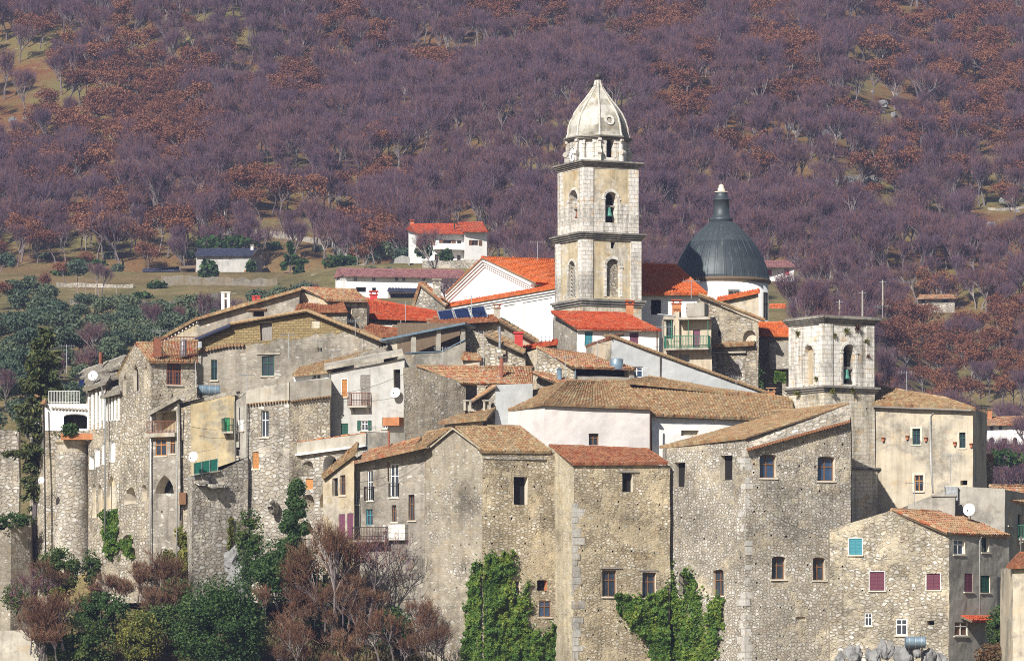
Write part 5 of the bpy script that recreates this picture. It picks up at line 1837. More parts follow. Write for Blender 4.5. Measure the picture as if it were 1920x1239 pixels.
for k, (o, hh, dz) in enumerate(((.16, .2, -.62), (.3, .16, -.4), (.46, .22, -.22))):
    for s_, e_ in zip(top3, top3[1:]):
        mb.obox(s_ + Vector((0, 0, dz)) - e3 * .05, e_ - s_, e3 * o, (0, 0, hh))
T.part(mb, 'cornice', ['white'])
for s_, e_ in zip(top3, top3[1:]):
    T_ = roof(T, s_ + e3 * .6 + Vector((0, 0, .1)), e_ + e3 * .6 + Vector((0, 0, .1)), e_ + bk, s_ + bk, 'tile_orange', 'aisle_roof', cap=False, sag=0)
# pediment block (gable turned to the left front)
g0, g1 = XY(842, 352.5), XY(1000, 347.5)
wg = WF(g0, g1, 0)
gp = [wg.at(842, 552), wg.at(910, 487), wg.at(999, 532)]
gp[0] = (0., gp[0][1])
gp[2] = (wg.len, gp[2][1])
mb = MB()
wall(mb, wg, gp, ZP(600, 350), 0, (), 0, 0, .1)
T.part(mb, 'gable_wall', ['white', 'dark'])
g3 = [wg.pt(u, z) for u, z in gp]
eg, tg = wg.n.to_3d(), wg.t.to_3d()
mb = MB()
for o, dz, hh in ((.18, -.62, .2), (.34, -.4, .2), (.5, -.18, .2)):
    for s_, e_ in zip(g3, g3[1:]):
        d_ = (e_ - s_).normalized()
        mb.obox(s_ + Vector((0, 0, dz)) - eg * .04 - d_ * .1, (e_ - s_) + d_ * .2, eg * o, (0, 0, hh))
T.part(mb, 'pediment_cornice', ['white'])
bkn = Vector((6.2, 11.5, 0)) * .9
roof(T, g3[2] + Vector((.2, -.3, .05)), P(1062, 536, 352) + Vector((0, 0, 0)), P(1062, 489, 359.5), g3[1] + eg * .5 + Vector((0, 0, .12)), 'tile_orange', 'nave_roof', sag=0, tw=.3)
roof(T, g3[1] + eg * .5 + Vector((0, 0, .1)), g3[1] + Vector((4, 12, 0.1)), g3[0] + Vector((4, 12, .05)), g3[0] + eg * .5 + Vector((0, 0, .05)), 'tile_orange', 'nave_roof', cap=False, sag=0)
chimney(T, 944, 956, 508, 528, 350.5, 'white', 'tile_orange')
# transept roof and shaded wall right of the tower
wt = WF(XY(1190, 344), XY(1325, 345), 0)
mb = MB()
wall(mb, wt, [(0, wt.at(1190, 553)[1]), (wt.len, wt.at(1325, 553)[1])], ZP(680, 344), 0, [hole(wt, 1221, 562, 1240, 590, 0, .3)], 0, 1, .2)
T.part(mb, 'transept_wall', ['white', 'dark'])
roof(T, (1188, 551, 343.4), (1325, 551, 344.4), (1267, 498, 353), (1190, 496, 353), 'tile_orange', 'transept_roof', sag=0, tw=.3, verge=(0, 1))
# drum and dome
dc = Vector((P(1352.5, 0, 358).x, 358.))


def zd(y):
    return ZP(q('d', 0, y)[1], 354)


Rm = 354 / F / 3.871
mb = MB()
mb.lathe((dc.x, dc.y), [(345 * Rm, zd(1300)), (345 * Rm, zd(785))], 48)
T.part(mb, 'drum', ['white'], None, True)
mb = MB()
mb.lathe((dc.x, dc.y), [(345 * Rm, zd(800)), (362 * Rm, zd(790)), (366 * Rm, zd(772)), (350 * Rm, zd(762))], 48)
T.part(mb, 'drum_cornice', ['roofwood'], None, True)
for k, (a_, y0, y1, w_) in enumerate(((-90 - 23 + 35, 862, 905, 1.0), (-90 + 62, 868, 1070, .9))):
    ang = R(a_)
    n2 = Vector((math.cos(ang), math.sin(ang)))
    p = dc + n2 * (345 * Rm - .25)
    tt = Vector((-n2.y, n2.x))
    wfd = WF(p - tt * w_ / 2, p + tt * w_ / 2)
    window(T, wfd, dict(u0=0, u1=w_, z0=zd(y1), z1=zd(y0), d=-.3), 'gl', fm='greywood', sill=False)
prof = [(355, 766), (351, 735), (343, 700), (326, 655), (303, 600), (278, 550), (246, 500), (205, 450), (156, 402), (122, 369), (80, 336)]
mb = MB()
pr = [(r * Rm, zd(y)) for r, y in prof]
mb.lathe((dc.x, dc.y), pr, 64)
T2 = mb.build('dome', ['copper'], T.o, (dc.x, dc.y, zd(766)), True)
T2.location = Vector((dc.x, dc.y, zd(766))) - T.loc
mb = MB()
for k in range(32):
    t = 2 * math.pi * k / 32 + .05
    mb.tube([(dc.x + (r + .004) * math.cos(t), dc.y + (r + .015) * math.sin(t), z) for r, z in pr], .014, 4)
T.part(mb, 'dome_seam', ['copper'])
mb = MB()
mb.lathe((dc.x, dc.y), [(74 * Rm, zd(340)), (84 * Rm, zd(335)), (84 * Rm, zd(310)), (66 * Rm, zd(305)), (64 * Rm, zd(290)), (59 * Rm, zd(285)), (58 * Rm, zd(185)),
                        (65 * Rm, zd(181)), (65 * Rm, zd(174)), (50 * Rm, zd(170)), (44 * Rm, zd(135)), (42 * Rm, zd(125))], 24)
T.part(mb, 'lantern', ['copper'], None, True)
mb = MB()
mb.lathe((dc.x, dc.y), [(48 * Rm, zd(122)), (50 * Rm, zd(117)), (26 * Rm, zd(115)), (27 * Rm, zd(95)), (19 * Rm, zd(85)), (20 * Rm, zd(72)), (10 * Rm, zd(64)), (2 * Rm, zd(60))], 16)
T.part(mb, 'lantern_finial', ['gold'], None, True)
# =============================================================== church bell tower
th1 = R(24.6)
C = XY(1095.6, 338)
w2 = 4.78
c0, c1, c2, c3, tr, tl = square_tower(C, th1, w2)
cen = (c0 + c2) / 2
T = Thing('church_bell_tower', 'tall church bell tower with clock drum and bulbous stone cap', 'bell tower', (cen.x, cen.y, ZP(680, 338)))
YT = 338


def zt_(y):
    return ZP(q('t', 0, y)[1], YT)


def stage(w, y0, y1, mats, openings, uo):
    half = w / 2
    k = [cen + tr * sx * half + tl * sy * half for sx, sy in ((-1, -1), (1, -1), (1, 1), (-1, 1))]
    mb = MB()
    wfs, hls = [], []
    for i, (a, b) in enumerate(((k[3], k[0]), (k[0], k[1]), (k[1], k[2]), (k[2], k[3]))):
        wf = WF(a, b, uo + i * 11)
        wfs.append(wf)
        hl = []
        for (j, r, arch, d, bm) in openings:
            if j == i:
                hh = hole(wf, *r, arch, d)
                if bm is not None:
                    hh['bm'] = bm
                hl.append(hh)
        hls.append(hl)
        wall(mb, wf, [(0, y1), (wf.len, y1)], y0, 0, hl, 2, 1, .35)
    T.part(mb, 'stage_wall', mats)
    return wfs, hls


def pilasters(wfs, y0, y1, pw, mat='ashlar', proud=.1):
    for wf in wfs:
        t3, e3 = wf.t.to_3d(), wf.n.to_3d()
        for u in (-proud + .002, wf.len - pw):
            mb = MB()
            w_ = pw + (proud - .004)
            mb.obox(wf.pt(u, y0, -.03), t3 * w_, e3 * (.03 + proud), (0, 0, y1 - y0))
            T.part(mb, 'pilaster', [mat])


za = zt_(1058)
zb_ = zt_(800)
zc = zt_(770)
zd_ = zt_(492)
cornY = zt_(480)
# plinth
mb = MB()
box_centred(mb, cen, tr, tl, 2.66, ZP(690, YT), zt_(1085))
T.part(mb, 'plinth', ['ashlar_b'])
cornice(T, cen, tr, tl, 2.64, zt_(1085), zt_(1055) - zt_(1085), 'cornice', 3, .32)
wfs, hls = stage(5.12, zt_(1056), zb_, ['ochre_panel', 'dark', 'ashlar', 'rubble_e', 'grey_panel'],
                 [(1, q('t', 360, 884, 417, 1046), 1, .3, 3), (1, q('t', 380, 812, 398, 838), 0, .4, None), (0, q('t', 198, 893, 226, 1050), 1, .5, None)], 0)
pilasters(wfs, zt_(1056), zb_, .85)
arch_band(T, wfs[1], hls[1][0], .24)
arch_band(T, wfs[0], hls[0][0], .2)
wf, hl = wfs[0], hls[0][0]
mb = MB()
for k in range(9):
    z = hl['z0'] + (hl['z1'] - hl['z0'] - .5) * k / 8
    mb.obox(wf.pt(hl['u0'], z, -.2), wf.t.to_3d() * (hl['u1'] - hl['u0']), wf.n.to_3d() * .05, (0, 0, .07))
for k in range(1, 3):
    u = hl['u0'] + (hl['u1'] - hl['u0']) * k / 3
    mb.obox(wf.pt(u - .03, hl['z0'], -.22), wf.t.to_3d() * .06, wf.n.to_3d() * .045, (0, 0, hl['z1'] - hl['z0'] - .4))
T.part(mb, 'window_lattice', ['tan'])
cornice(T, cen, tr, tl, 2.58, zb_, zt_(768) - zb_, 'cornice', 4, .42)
wfs, hls = stage(w2, zt_(768), zd_, ['ochre_panel', 'dark', 'ashlar', 'grey_panel'],
                 [(1, q('t', 354, 596, 406, 728), 1, .9, None), (0, q('t', 200, 588, 238, 736), 1, .8, None)], 40)
pilasters(wfs, zt_(768), zd_, .78)
mb = MB()
for i, wf in enumerate(wfs):
    # ashlar lower half of the belfry stage, left open at the bell openings
    hh = zt_(640) - zt_(768)
    t3, e3 = wf.t.to_3d(), wf.n.to_3d()
    if hls[i]:
        g = hls[i][0]
        mb.obox(wf.pt(.785, zt_(768), -.03), t3 * (g['u0'] - .215 - .785), e3 * .09, (0, 0, hh))
        mb.obox(wf.pt(g['u1'] + .215, zt_(768), -.03), t3 * (wf.len - .785 - g['u1'] - .215), e3 * .09, (0, 0, hh))
        mb.obox(wf.pt(g['u0'] - .21, zt_(768), -.03), t3 * (g['u1'] - g['u0'] + .42), e3 * .07, (0, 0, g['z0'] - zt_(768)))
    else:
        mb.obox(wf.pt(.785, zt_(768), -.03), t3 * (wf.len - 1.57), e3 * .09, (0, 0, hh))
T.part(mb, 'ashlar_dado', ['ashlar'])
for i in (0, 1):
    arch_band(T, wfs[i], hls[i][0], .21)
    wf, hl = wfs[i], hls[i][0]
    bx = wf.pt((hl['u0'] + hl['u1']) / 2, 0, -.5)
    zz = hl['z0'] + .55
    B = Thing('bell', ['weathered bell in the shaded left arch of the church tower', 'bell beam and dark bell in the front arch of the church tower'][i], 'bell', (bx.x, bx.y, zz))
    mb = MB()
    mb.lathe((bx.x, bx.y), [(.05, zz + .75), (.17, zz + .72), (.22, zz + .4), (.3, zz + .12), (.38, zz), (.33, zz)], 16)
    B.part(mb, 'body', ['bronze' if i else 'rust'], None, True)
    mb = MB()
    mb.obox(wf.pt(hl['u0'], zz + .76, -.56), wf.t.to_3d() * (hl['u1'] - hl['u0']), wf.n.to_3d() * .14, (0, 0, .14))
    B.part(mb, 'headstock', ['greywood'])
mb = MB()
box_centred(mb, cen, tr, tl, w2 / 2 + .03, zd_, zd_ + .12)
T.part(mb, 'frieze', ['ashlar'])
cornice(T, cen, tr, tl, w2 / 2, zd_ + .12, .5, 'cornice', 4, .45)
# drum
zr0 = zd_ + .62
zr1 = zt_(362)
ph = th1 + R(22.5)
Ro = 2.46
mb = MB()
verts = [cen + Vector((math.cos(ph + R(45) * k), math.sin(ph + R(45) * k))) * Ro for k in range(8)]
dw = []
for k in range(8):
    a, b = verts[k], verts[(k + 1) % 8]
    wf = WF(a, b, k * 2.1 + 3)
    if wf.n.dot((a + b) / 2 - cen) < 0:
        wf = WF(b, a, k * 2.1 + 3)
    dw.append(wf)
front = sorted(range(8), key=lambda k: dw[k].n.y)[:4]
front = sorted(front, key=lambda k: ((dw[k].a + dw[k].b) / 2).x)
for k, wf in enumerate(dw):
    hl = []
    if k in front:
        i = front.index(k)
        if i in (1, 2):
            um = wf.len / 2
            hl = [dict(u0=um - .36, u1=um + .36, z0=zr0 + .35, z1=zr0 + 1.95, arch=1, d=.6 if i == 2 else .2)]
            if i == 1:
                hl[0]['bm'] = 0
    wall(mb, wf, [(0, zr1), (wf.len, zr1)], zr0 - .1, 0, hl, 0, 1, .3)
    if hl:
        arch_band(T, wf, hl[0], .15, 'ashlar', .05)
T.part(mb, 'drum_wall', ['ashlar', 'dark'])
for p in verts:
    mb = MB()
    d2 = (p - cen).normalized()
    s2 = Vector((-d2.y, d2.x))
    for (hh0, hh1, o, w_) in ((0, 1.0, .3, .2), (1.0, 1.45, .2, .2), (1.45, 2.0, .14, .18)):
        q0 = p - s2 * w_ / 2 - d2 * .15
        mb.obox((q0.x, q0.y, zr0 + hh0), (s2 * w_).to_3d(), (d2 * (.15 + o)).to_3d(), (0, 0, hh1 - hh0 - .004))
    c_ = p + d2 * .25
    mb.tube([(c_.x - s2.x * .17, c_.y - s2.y * .17, zr0 + .75), (c_.x + s2.x * .17, c_.y + s2.y * .17, zr0 + .75)], .2, 12)
    mb.tube([(c_.x - s2.x * .14 - d2.x * .1, c_.y - s2.y * .14 - d2.y * .1, zr0 + 1.75), (c_.x + s2.x * .14 - d2.x * .1, c_.y + s2.y * .14 - d2.y * .1, zr0 + 1.75)], .13, 10)
    T.part(mb, 'volute', ['ashlar'])
# clock on the left face
wf = dw[front[0]]
um, zc_ = wf.len / 2, zt_(425)
ck = MB()
n = 28
ring = [wf.pt(um + .62 * math.cos(2 * math.pi * k / n), zc_ + .62 * math.sin(2 * math.pi * k / n), .1) for k in range(n)]
ck.face(ring)
for k in range(n):
    a, b = ring[k], ring[(k + 1) % n]
    ck.face([a, b, b - wf.n.to_3d() * .15, a - wf.n.to_3d() * .15])
co = T.part(ck, 'clock', ['dish'])
ck = MB()
t3, e3, Zv = wf.t.to_3d(), wf.n.to_3d(), Vector((0, 0, 1))
for ang, L, w_ in ((60, .5, .05), (200, .36, .065)):
    d_ = t3 * math.sin(R(ang)) + Zv * math.cos(R(ang))
    s_ = t3 * math.cos(R(ang)) - Zv * math.sin(R(ang))
    ck.obox(wf.pt(um, zc_, .11) - s_ * w_ / 2, d_ * L, s_ * w_, e3 * .02)
T.part(ck, 'clock_hand', ['iron'], co)
ck = MB()
for k in range(12):
    d_ = t3 * math.sin(R(30 * k)) + Zv * math.cos(R(30 * k))
    s_ = t3 * math.cos(R(30 * k)) - Zv * math.sin(R(30 * k))
    ck.obox(wf.pt(um, zc_, .104) + d_ * .46 - s_ * .02, d_ * .1, s_ * .04, e3 * .012)
for k in range(n):
    a, b = ring[k], ring[(k + 1) % n]
    c_ = wf.pt(um, zc_, .1)
    ck.face([a + e3 * .008, b + e3 * .008, c_.lerp(b, .92) + e3 * .008, c_.lerp(a, .92) + e3 * .008])
T.part(ck, 'clock_rim', ['iron'], co)
mb = MB()
for o, z0, z1 in ((.12, 0, .1), (.26, .102, .2), (.36, .202, .3)):
    mb.lathe((cen.x, cen.y), [(Ro + o, zr1 - .02 + z0), (Ro + o, zr1 - .02 + z1)], 8, 0, ph)
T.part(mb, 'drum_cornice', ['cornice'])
zr2 = zr1 + .28
prof = [(124, 355), (125, 330), (122, 300), (113, 270), (99, 240), (79, 210), (55, 180), (34, 150), (20, 128), (13, 110), (9, 95)]
k_ = 341 / F / 2.293
pr = [(Ro + .12, zr2)] + [(r * k_ / .97, zt_(y) + .0) for r, y in prof[1:]]
mb = MB()
mb.lathe((cen.x, cen.y), pr, 8, 0, ph)
T.part(mb, 'cap_roof', [plaster('cap_render', (.52, .50, .45), .25, .7, .5, (.40, .38, .32))])
mb = MB()
for k in range(8):
    t = ph + R(45) * k
    mb.tube([(cen.x + (r + .02) * math.cos(t), cen.y + (r + .02) * math.sin(t), z) for r, z in pr], .085, 6)
mb.lathe((cen.x, cen.y), [(20 * k_, zt_(140)), (23 * k_, zt_(134)), (20 * k_, zt_(128)), (12 * k_, zt_(104)), (16 * k_, zt_(98)), (8 * k_, zt_(94))], 8, 0, ph)
T.part(mb, 'cap_rib', ['ashlar'])
# round opening in the cap
wf = dw[front[2]]
zc_ = zt_(280)
rr = 108 * k_ * math.cos(R(22.5)) / (Ro * math.cos(R(22.5)))
c_ = wf.pt(wf.len / 2, zc_, 0)
cn = Vector((cen.x, cen.y, zc_))
ctr = cn + (c_ - cn) * (113 * k_ / .97 / Ro) * 1.0
tilt = (wf.n.to_3d() + Vector((0, 0, .3))).normalized()
s_ = wf.t.to_3d()
v_ = s_.cross(tilt)
mb = MB()
m2 = MB()
n = 20
for k in range(n):
    a, b = 2 * math.pi * k / n, 2 * math.pi * (k + 1) / n
    for (r0, r1, f0, f1) in ((.24, .44, .14, .14), (.44, .44, .14, -.25), (.24, .24, .14, -.1)):
        mb.face([ctr + (s_ * math.cos(a) + v_ * math.sin(a)) * r0 + tilt * f0, ctr + (s_ * math.cos(b) + v_ * math.sin(b)) * r0 + tilt * f0,
                 ctr + (s_ * math.cos(b) + v_ * math.sin(b)) * r1 + tilt * f1, ctr + (s_ * math.cos(a) + v_ * math.sin(a)) * r1 + tilt * f1])
m2.face([ctr + (s_ * math.cos(2 * math.pi * k / n) + v_ * math.sin(2 * math.pi * k / n)) * .25 + tilt * .03 for k in range(n)])
oc = T.part(mb, 'oculus', ['ashlar'])
T.part(m2, 'oculus_shade_disc', ['dark'], oc)  # dark disc on the closed cap, the hole's shade painted in
mb = MB()
zf = zt_(97)
mb.tube([(cen.x, cen.y, zf - .2), (cen.x, cen.y, zt_(70))], .05)
mb.lathe((cen.x, cen.y), [(.02, zt_(92)), (.2, zt_(88)), (.29, zt_(78)), (.2, zt_(68)), (.02, zt_(64))], 14)
T.part(mb, 'finial_ball', ['iron'], None, True)
mb = MB()
mb.tube([(cen.x, cen.y, zt_(68)), (cen.x, cen.y, zt_(10))], .03)
mb.tube([(cen.x - .35, cen.y, zt_(38)), (cen.x + .35, cen.y, zt_(38))], .025)
mb.tube([(cen.x - .25, cen.y, zt_(38) + .12), (cen.x + .2, cen.y, zt_(38) + .22)], .02)
T.part(mb, 'cross', ['iron'])
# =============================================================== houses round the church
h = House('house', 'house with bright red metal roof at the foot of the church tower', [(1038, 333.5), (1082, 328.5), (1236, 330)], [[(1038, 591), (1082, 616)], [(1082, 618), (1236, 621)]], 760, ['grey_plaster', 'white'],
          [(1, q(5, 1225, 238, 1284, 342), 'sh', dict(fm=None, sm='teal', sill=False)), (1, q(5, 1546, 244, 1612, 324), 'sh', dict(fm=None, sm='purple', sill=False))], depth=6)
h.roof((1079, 615, 328), (1240, 618, 329.4), (1178, 589, None), (1034, 585, None), 'tile_red', sag=0, tw=.2, lift=.03, verge=(1, 0), cap=True)
pipe(h, [P(1232, 620, 329.6), P(1232, 660, 329.6)], .05, 'brown')
chimney(h, 1174, 1188, 571, 588, 333.6, 'brick', 'tile_red')
h = House('house', 'small house with green iron balcony and plum door', [(1245, 327.8), (1334, 327)], [[(1245, 592), (1334, 598)]], 760, ['beige'],
          [(0, q(7, 190, 157, 238, 290), 'gl', dict(fm='green', sill=False)), (0, q(7, 388, 226, 436, 366), 'sh', dict(fm=None, sm='purple', sill=False)), (0, q(7, 285, 400, 360, 458), 'gl', dict(fm='greywood', glass='glassblue', sill=False))], depth=5, cap=True)
wf = h.wf[0]
balcony(h, wf, q(7, 188, 0)[0], q(7, 512, 0)[0], 0, q(7, 0, 366)[1], 1.0, 'greenrail')
mb = MB()
u, z = wf.at(*q(7, 290, 160))
mb.obox(wf.pt(u, z, -.1), wf.t.to_3d() * 2.6, wf.n.to_3d() * 1.2, (0, 0, .2))
h.part(mb, 'porch_roof', ['concrete'])
for x in (245, 365, 508):
    mb = MB()
    u, z = wf.at(*q(7, x, 366))
    mb.tube([wf.pt(u, z, .95), wf.pt(u, z + 2.2, .95)], .035, 5)
    h.part(mb, 'post', ['greenrail'])
mb = MB()
u, z = wf.at(*q(7, 250, 300))
mb.obox(wf.pt(u, wf.at(*q(7, 250, 366))[1], .0), wf.t.to_3d() * .45, wf.n.to_3d() * .4, (0, 0, 2.9))
h.part(mb, 'pillar', ['beige'])
mb = MB()
u, z = wf.at(*q(7, 308, 115))
mb.obox(wf.pt(u, z, -1.8), wf.t.to_3d() * 1.45, -wf.n.to_3d() * 2, (0, 0, 1.05))
h.part(mb, 'attic_wall', ['greywall'])
chimney(h, 1261, 1277, 570, 590, 328.5, 'brick', 'tile_red')
chimney(h, 1265, 1274, 586, 600, 327.6, 'beige', 'brick')
mb = MB()
a, b = P(1233, 589, 327.3), P(1266, 593, 327.2)
mb.tube([a, b], .07, 6)
h.part(mb, 'gutter', ['galv'])
h = House('stone_house', 'stone gable house below the dome with round window and arched niche', [(1313, 332.5), (1422, 331)], [[(1313, 556), q(7, 880, 170)]], 800, ['rubble_c'],
          [(0, q(7, 745, 230, 840, 322), 'bl', dict(arch=1, d=.5, fill='reveal')), (0, q(7, 560, 235, 584, 270), 'ho', dict(d=.3))], depth=6)
wf = h.wf[0]
a, b = P(1310, 552, 332), P(1434, 601, 330.5)
bk = Vector((.3, 6, .45))
h.roof(b, b + bk, a + bk, a, 'tile_old', cap=False, verge=(1, 0))
mb = MB()
u, z = wf.at(*q(7, 710, 480))
n = 20
for k in range(n):
    t0, t1 = 2 * math.pi * k / n, 2 * math.pi * (k + 1) / n
    for r0, r1, d0, d1 in ((.27, .45, .07, .07), (.45, .45, .07, -.05), (.27, .27, .07, .0)):
        mb.face([wf.pt(u + r0 * math.cos(t0), z + r0 * math.sin(t0), d0), wf.pt(u + r0 * math.cos(t1), z + r0 * math.sin(t1), d0),
                 wf.pt(u + r1 * math.cos(t1), z + r1 * math.sin(t1), d1), wf.pt(u + r1 * math.cos(t0), z + r1 * math.sin(t0), d1)])
ro = h.part(mb, 'round_window', ['quoin'])
mb = MB()
mb.face([wf.pt(u + .28 * math.cos(2 * math.pi * k / n), z + .28 * math.sin(2 * math.pi * k / n), .055) for k in range(n)])
h.part(mb, 'window_glass', ['greywood'], ro)
u, z = wf.at(*q(7, 528, 345))
u1 = wf.u(q(7, 842, 0)[0])
roof(h, wf.pt(u, z - .05, .6), wf.pt(u1, z + .05, .6), wf.pt(u1, z + .3, 0), wf.pt(u, z + .25, 0), 'tile_old', 'ledge_roof', cap=False, sag=0)
mb = MB()
u, z = wf.at(*q(7, 500, 400))
mb.obox(wf.pt(u, z, -.05), wf.t.to_3d() * (wf.u(q(7, 775, 0)[0]) - u), wf.n.to_3d() * .35, (0, 0, .13))
h.part(mb, 'ledge', ['concrete'])
mb = MB()
u, z = wf.at(*q(7, 770, 700))
mb.obox(wf.pt(u, z - 1, -.02), wf.t.to_3d() * (wf.len - u + .1), wf.n.to_3d() * .45, (0, 0, 3.6))
h.part(mb, 'buttress', ['rubble_c'])
h = House('house', 'beige gable with slanting tiles leaning on the white dome drum', [(1345, 346), (1422, 344)], [[(1345, 563), (1422, 548)]], 700, ['beige'], depth=4)
h.roof(P(1343, 564, 345.5), P(1424, 547, 343.5), P(1424, 542, 346), P(1345, 558, 348), 'tile_orange', cap=False, sag=0)
h = House('house', 'stone house with bright orange roof between gable house and bell tower', [(1424, 336), (1500, 334.5)], [[(1424, 630), (1500, 632)]], 800, ['rubble_c'], [(0, q(7, 1055, 545, 1105, 640), 'ho', dict(d=.5))], depth=6)
h.roof((1420, 628, 335.5), (1504, 629, 334), (1492, 606, None), (1422, 606, None), 'tile_orange', slope=.3)
wf = h.wf[0]
mb = MB()
u, z = wf.at(*q(7, 980, 320))
mb.obox(wf.pt(u, z - 2.2, .0), wf.t.to_3d() * 1.8, wf.n.to_3d() * 1.2, (0, 0, 2.1))
h.part(mb, 'lower_wall', ['grey_plaster'])
chimney(h, 1439, 1453, 735, 752, 321, 'brick', 'tile_mix')
# =============================================================== houses on the far slope
h = House('farmhouse', 'cream two storey house with twin red roofs on the wooded slope', [(766, 728), (783, 722), (870, 724), (872, 721), (913, 723)],
          [[(766, 428), (783, 437)], [(783, 436), (870, 438)], [(870, 432), (872, 432)], [(872, 432), (913, 434)]], 505, ['white', 'white', 'white', 'white'],
          [(1, q('h', 1440, 286, 1495, 318), 'os', dict(fm='brown', sm='brown', sill=False)), (1, q('h', 1572, 288, 1620, 318), 'os', dict(fm='brown', sm='brown', sill=False)), (1, q('h', 1655, 290, 1680, 345), 'gl', dict(fm='brown', sill=False)),
           (3, q('h', 1745, 290, 1783, 320), 'os', dict(fm='brown', sm='brown', sill=False)), (1, q('h', 1520, 375, 1545, 412), 'gl', dict(sill=False)), (1, q('h', 1655, 378, 1676, 410), 'gl', dict(sill=False))],
          depth=9, cap=True, jit=0)
h.roof((762, 430, 727), (782, 437, 721), (788, 421, 729), (770, 421, 731), 'tile_red', sag=0, tw=.5, tl=.7, cap=False)
h.roof((781, 437, 721), (874, 438, 722.5), (856, 420, 729), (768, 421, 729), 'tile_red', sag=0, tw=.5, tl=.7)
h.roof((868, 434, 720), (916, 434.5, 721.5), (905, 417, 728), (858, 418, 727), 'tile_red', sag=0, tw=.5, tl=.7)
wf = h.wf[1]
u, z = wf.at(*q('h', 1510, 348))
mb = MB()
mb.obox(wf.pt(u, z, 0), wf.t.to_3d() * 5.6, wf.n.to_3d() * 1.6, (0, 0, .25))
mb.obox(wf.pt(u, z, 1.45), wf.t.to_3d() * 5.6, wf.n.to_3d() * .15, (0, 0, 1.05))
h.part(mb, 'balcony', ['white'])
chimney(h, 769, 776, 416, 424, 729, 'brick', 'tile_red')
mb = MB()
p = P(852, 432, 725)
mb.tube([p, p + Vector((0, 0, 1.8))], .14, 6)
h.part(mb, 'flue', ['iron'])
h = House('barn', 'long pale barn with dark blue roof and small paired windows', [(368, 744), (470, 742), (486, 752)], [[(368, 479), (470, 478)], [(470, 478), (478, 470), (486, 478)]], 530, ['palegrey', 'greywall'],
          [(0, q('h', 132, 378, 160, 404), 'gl', dict(fm='whitewood', sill=False)), (0, q('h', 226, 378, 250, 404), 'gl', dict(fm='whitewood', sill=False)), (0, q('h', 284, 378, 302, 404), 'gl', dict(fm='whitewood', sill=False)),
           (0, q('h', 375, 378, 398, 402), 'gl', dict(fm='whitewood', sill=False)), (0, q('h', 376, 470, 396, 505), 'sh', dict(fm=None, sm='orangewood', sill=False))], depth=10, cap=True, jit=0)
h.roof((366, 480, 743.3), (473, 479, 741.3), (482, 467, 747), (370, 468, 748), 'slate', sag=0, tw=.5, tl=.8)
h.roof(P(473, 479, 741.3), P(489, 479, 752), P(484, 467, 748), P(482, 467, 747), 'slate', sag=0, tw=.5, tl=.8, cap=False)
chimney(h, 470, 475, 462, 468, 746, 'white', 'concrete')
h = House('shed', 'dark open shed beside the pale barn', [(268, 752), (336, 750), (368, 748)], [[(268, 508), (336, 507)], [(336, 499), (368, 497)]], 530, ['greywall', 'roofwood'],
          [(1, (338, 503, 366, 518), 'ho', dict(d=2))], depth=5, cap=True, jit=0)
h.roof((266, 508, 751), (338, 507, 749), (336, 503, 755), (268, 504, 757), 'slate', sag=0, tw=.5, tl=.8, cap=False)
h = House('farmhouse', 'long low white farm building with maroon roof and square windows', [(629, 692), (648, 686), (874, 688)], [[(629, 521), (648, 516)], [(648, 516), (874, 520)]], 590, ['white', 'white'],
          [(0, q('h', 928, 505, 950, 530), 'gl', dict(sill=False))] + [(1, q('h', x, 504, x + 20, 534), 'gl', dict(sill=False, fm='whitewood' if x != 1282 else 'brick')) for x in (1036, 1145, 1282, 1325, 1445, 1548)] +
          [(1, q('h', 1145, 574, 1168, 600), 'ho', dict()), (1, q('h', 1048, 570, 1108, 600), 'ho', dict())], depth=8, cap=True, jit=0)
h.roof((645, 517, 685), (878, 521, 687), (868, 507, 692), (634, 504, 692), 'tile_maroon', sag=0, tw=.5, tl=.7)
h.roof(P(626, 522, 692.5), P(646, 516, 685), P(634, 504, 692), P(634, 504, 692.2), 'tile_maroon', sag=0, tw=.5, tl=.7, cap=False)
h = House('shed', 'low dark garage with pale roof behind the little gable house', [(728, 676), (790, 676)], [[(728, 545), (790, 547)]], 590, ['greywall'], [(0, (732, 549, 786, 562), 'ho', dict(d=2))], depth=5, cap=True, jit=0)
h.roof((726, 545, 675), (792, 547, 675), (790, 541, 680), (728, 540, 680), 'slate', cap=False, sag=0, tw=.5, tl=.8)
h = House('farmhouse', 'small white house with red roof and red shutters right of dome', [(1430, 742), (1489, 740)], [[(1430, 500), (1489, 500)]], 545, ['white'],
          [(0, q('d', 930, 716, 956, 760), 'sh', dict(fm=None, sm='red', sill=False)), (0, q('d', 1048, 712, 1084, 758), 'sh', dict(fm=None, sm='red', sill=False))], depth=8, jit=0, cap=True)
h.roof((1426, 500, 739.4), (1492, 500, 739.4), (1490, 490, 744), (1428, 490, 744), 'tile_maroon', sag=0, tw=.5, tl=.7)
mb = MB()
wf = h.wf[0]
mb.obox(wf.pt(1, ZP(534, 741), .05), wf.t.to_3d() * 4.6, wf.n.to_3d() * 1.5, (0, 0, .2))
h.part(mb, 'terrace', ['concrete'])
h = House('shed', 'pale concrete block building under the small white house', [(1440, 730), (1486, 729)], [[(1440, 537), (1486, 536)]], 575, ['tan'], depth=5, cap=True, jit=0)
h = House('shed', 'tiny pale hut with one doorway below the dome', [(1443, 640), (1473, 640)], [[(1443, 576), (1473, 576)]], 610, ['beige'], [(0, (1459, 579, 1465, 592), 'ho', dict())], depth=4, cap=True, jit=0)
h.roof((1441, 577, 639), (1475, 577, 639), (1473, 571, 642), (1443, 571, 642), 'tile_orange', sag=0, tw=.5, tl=.7)
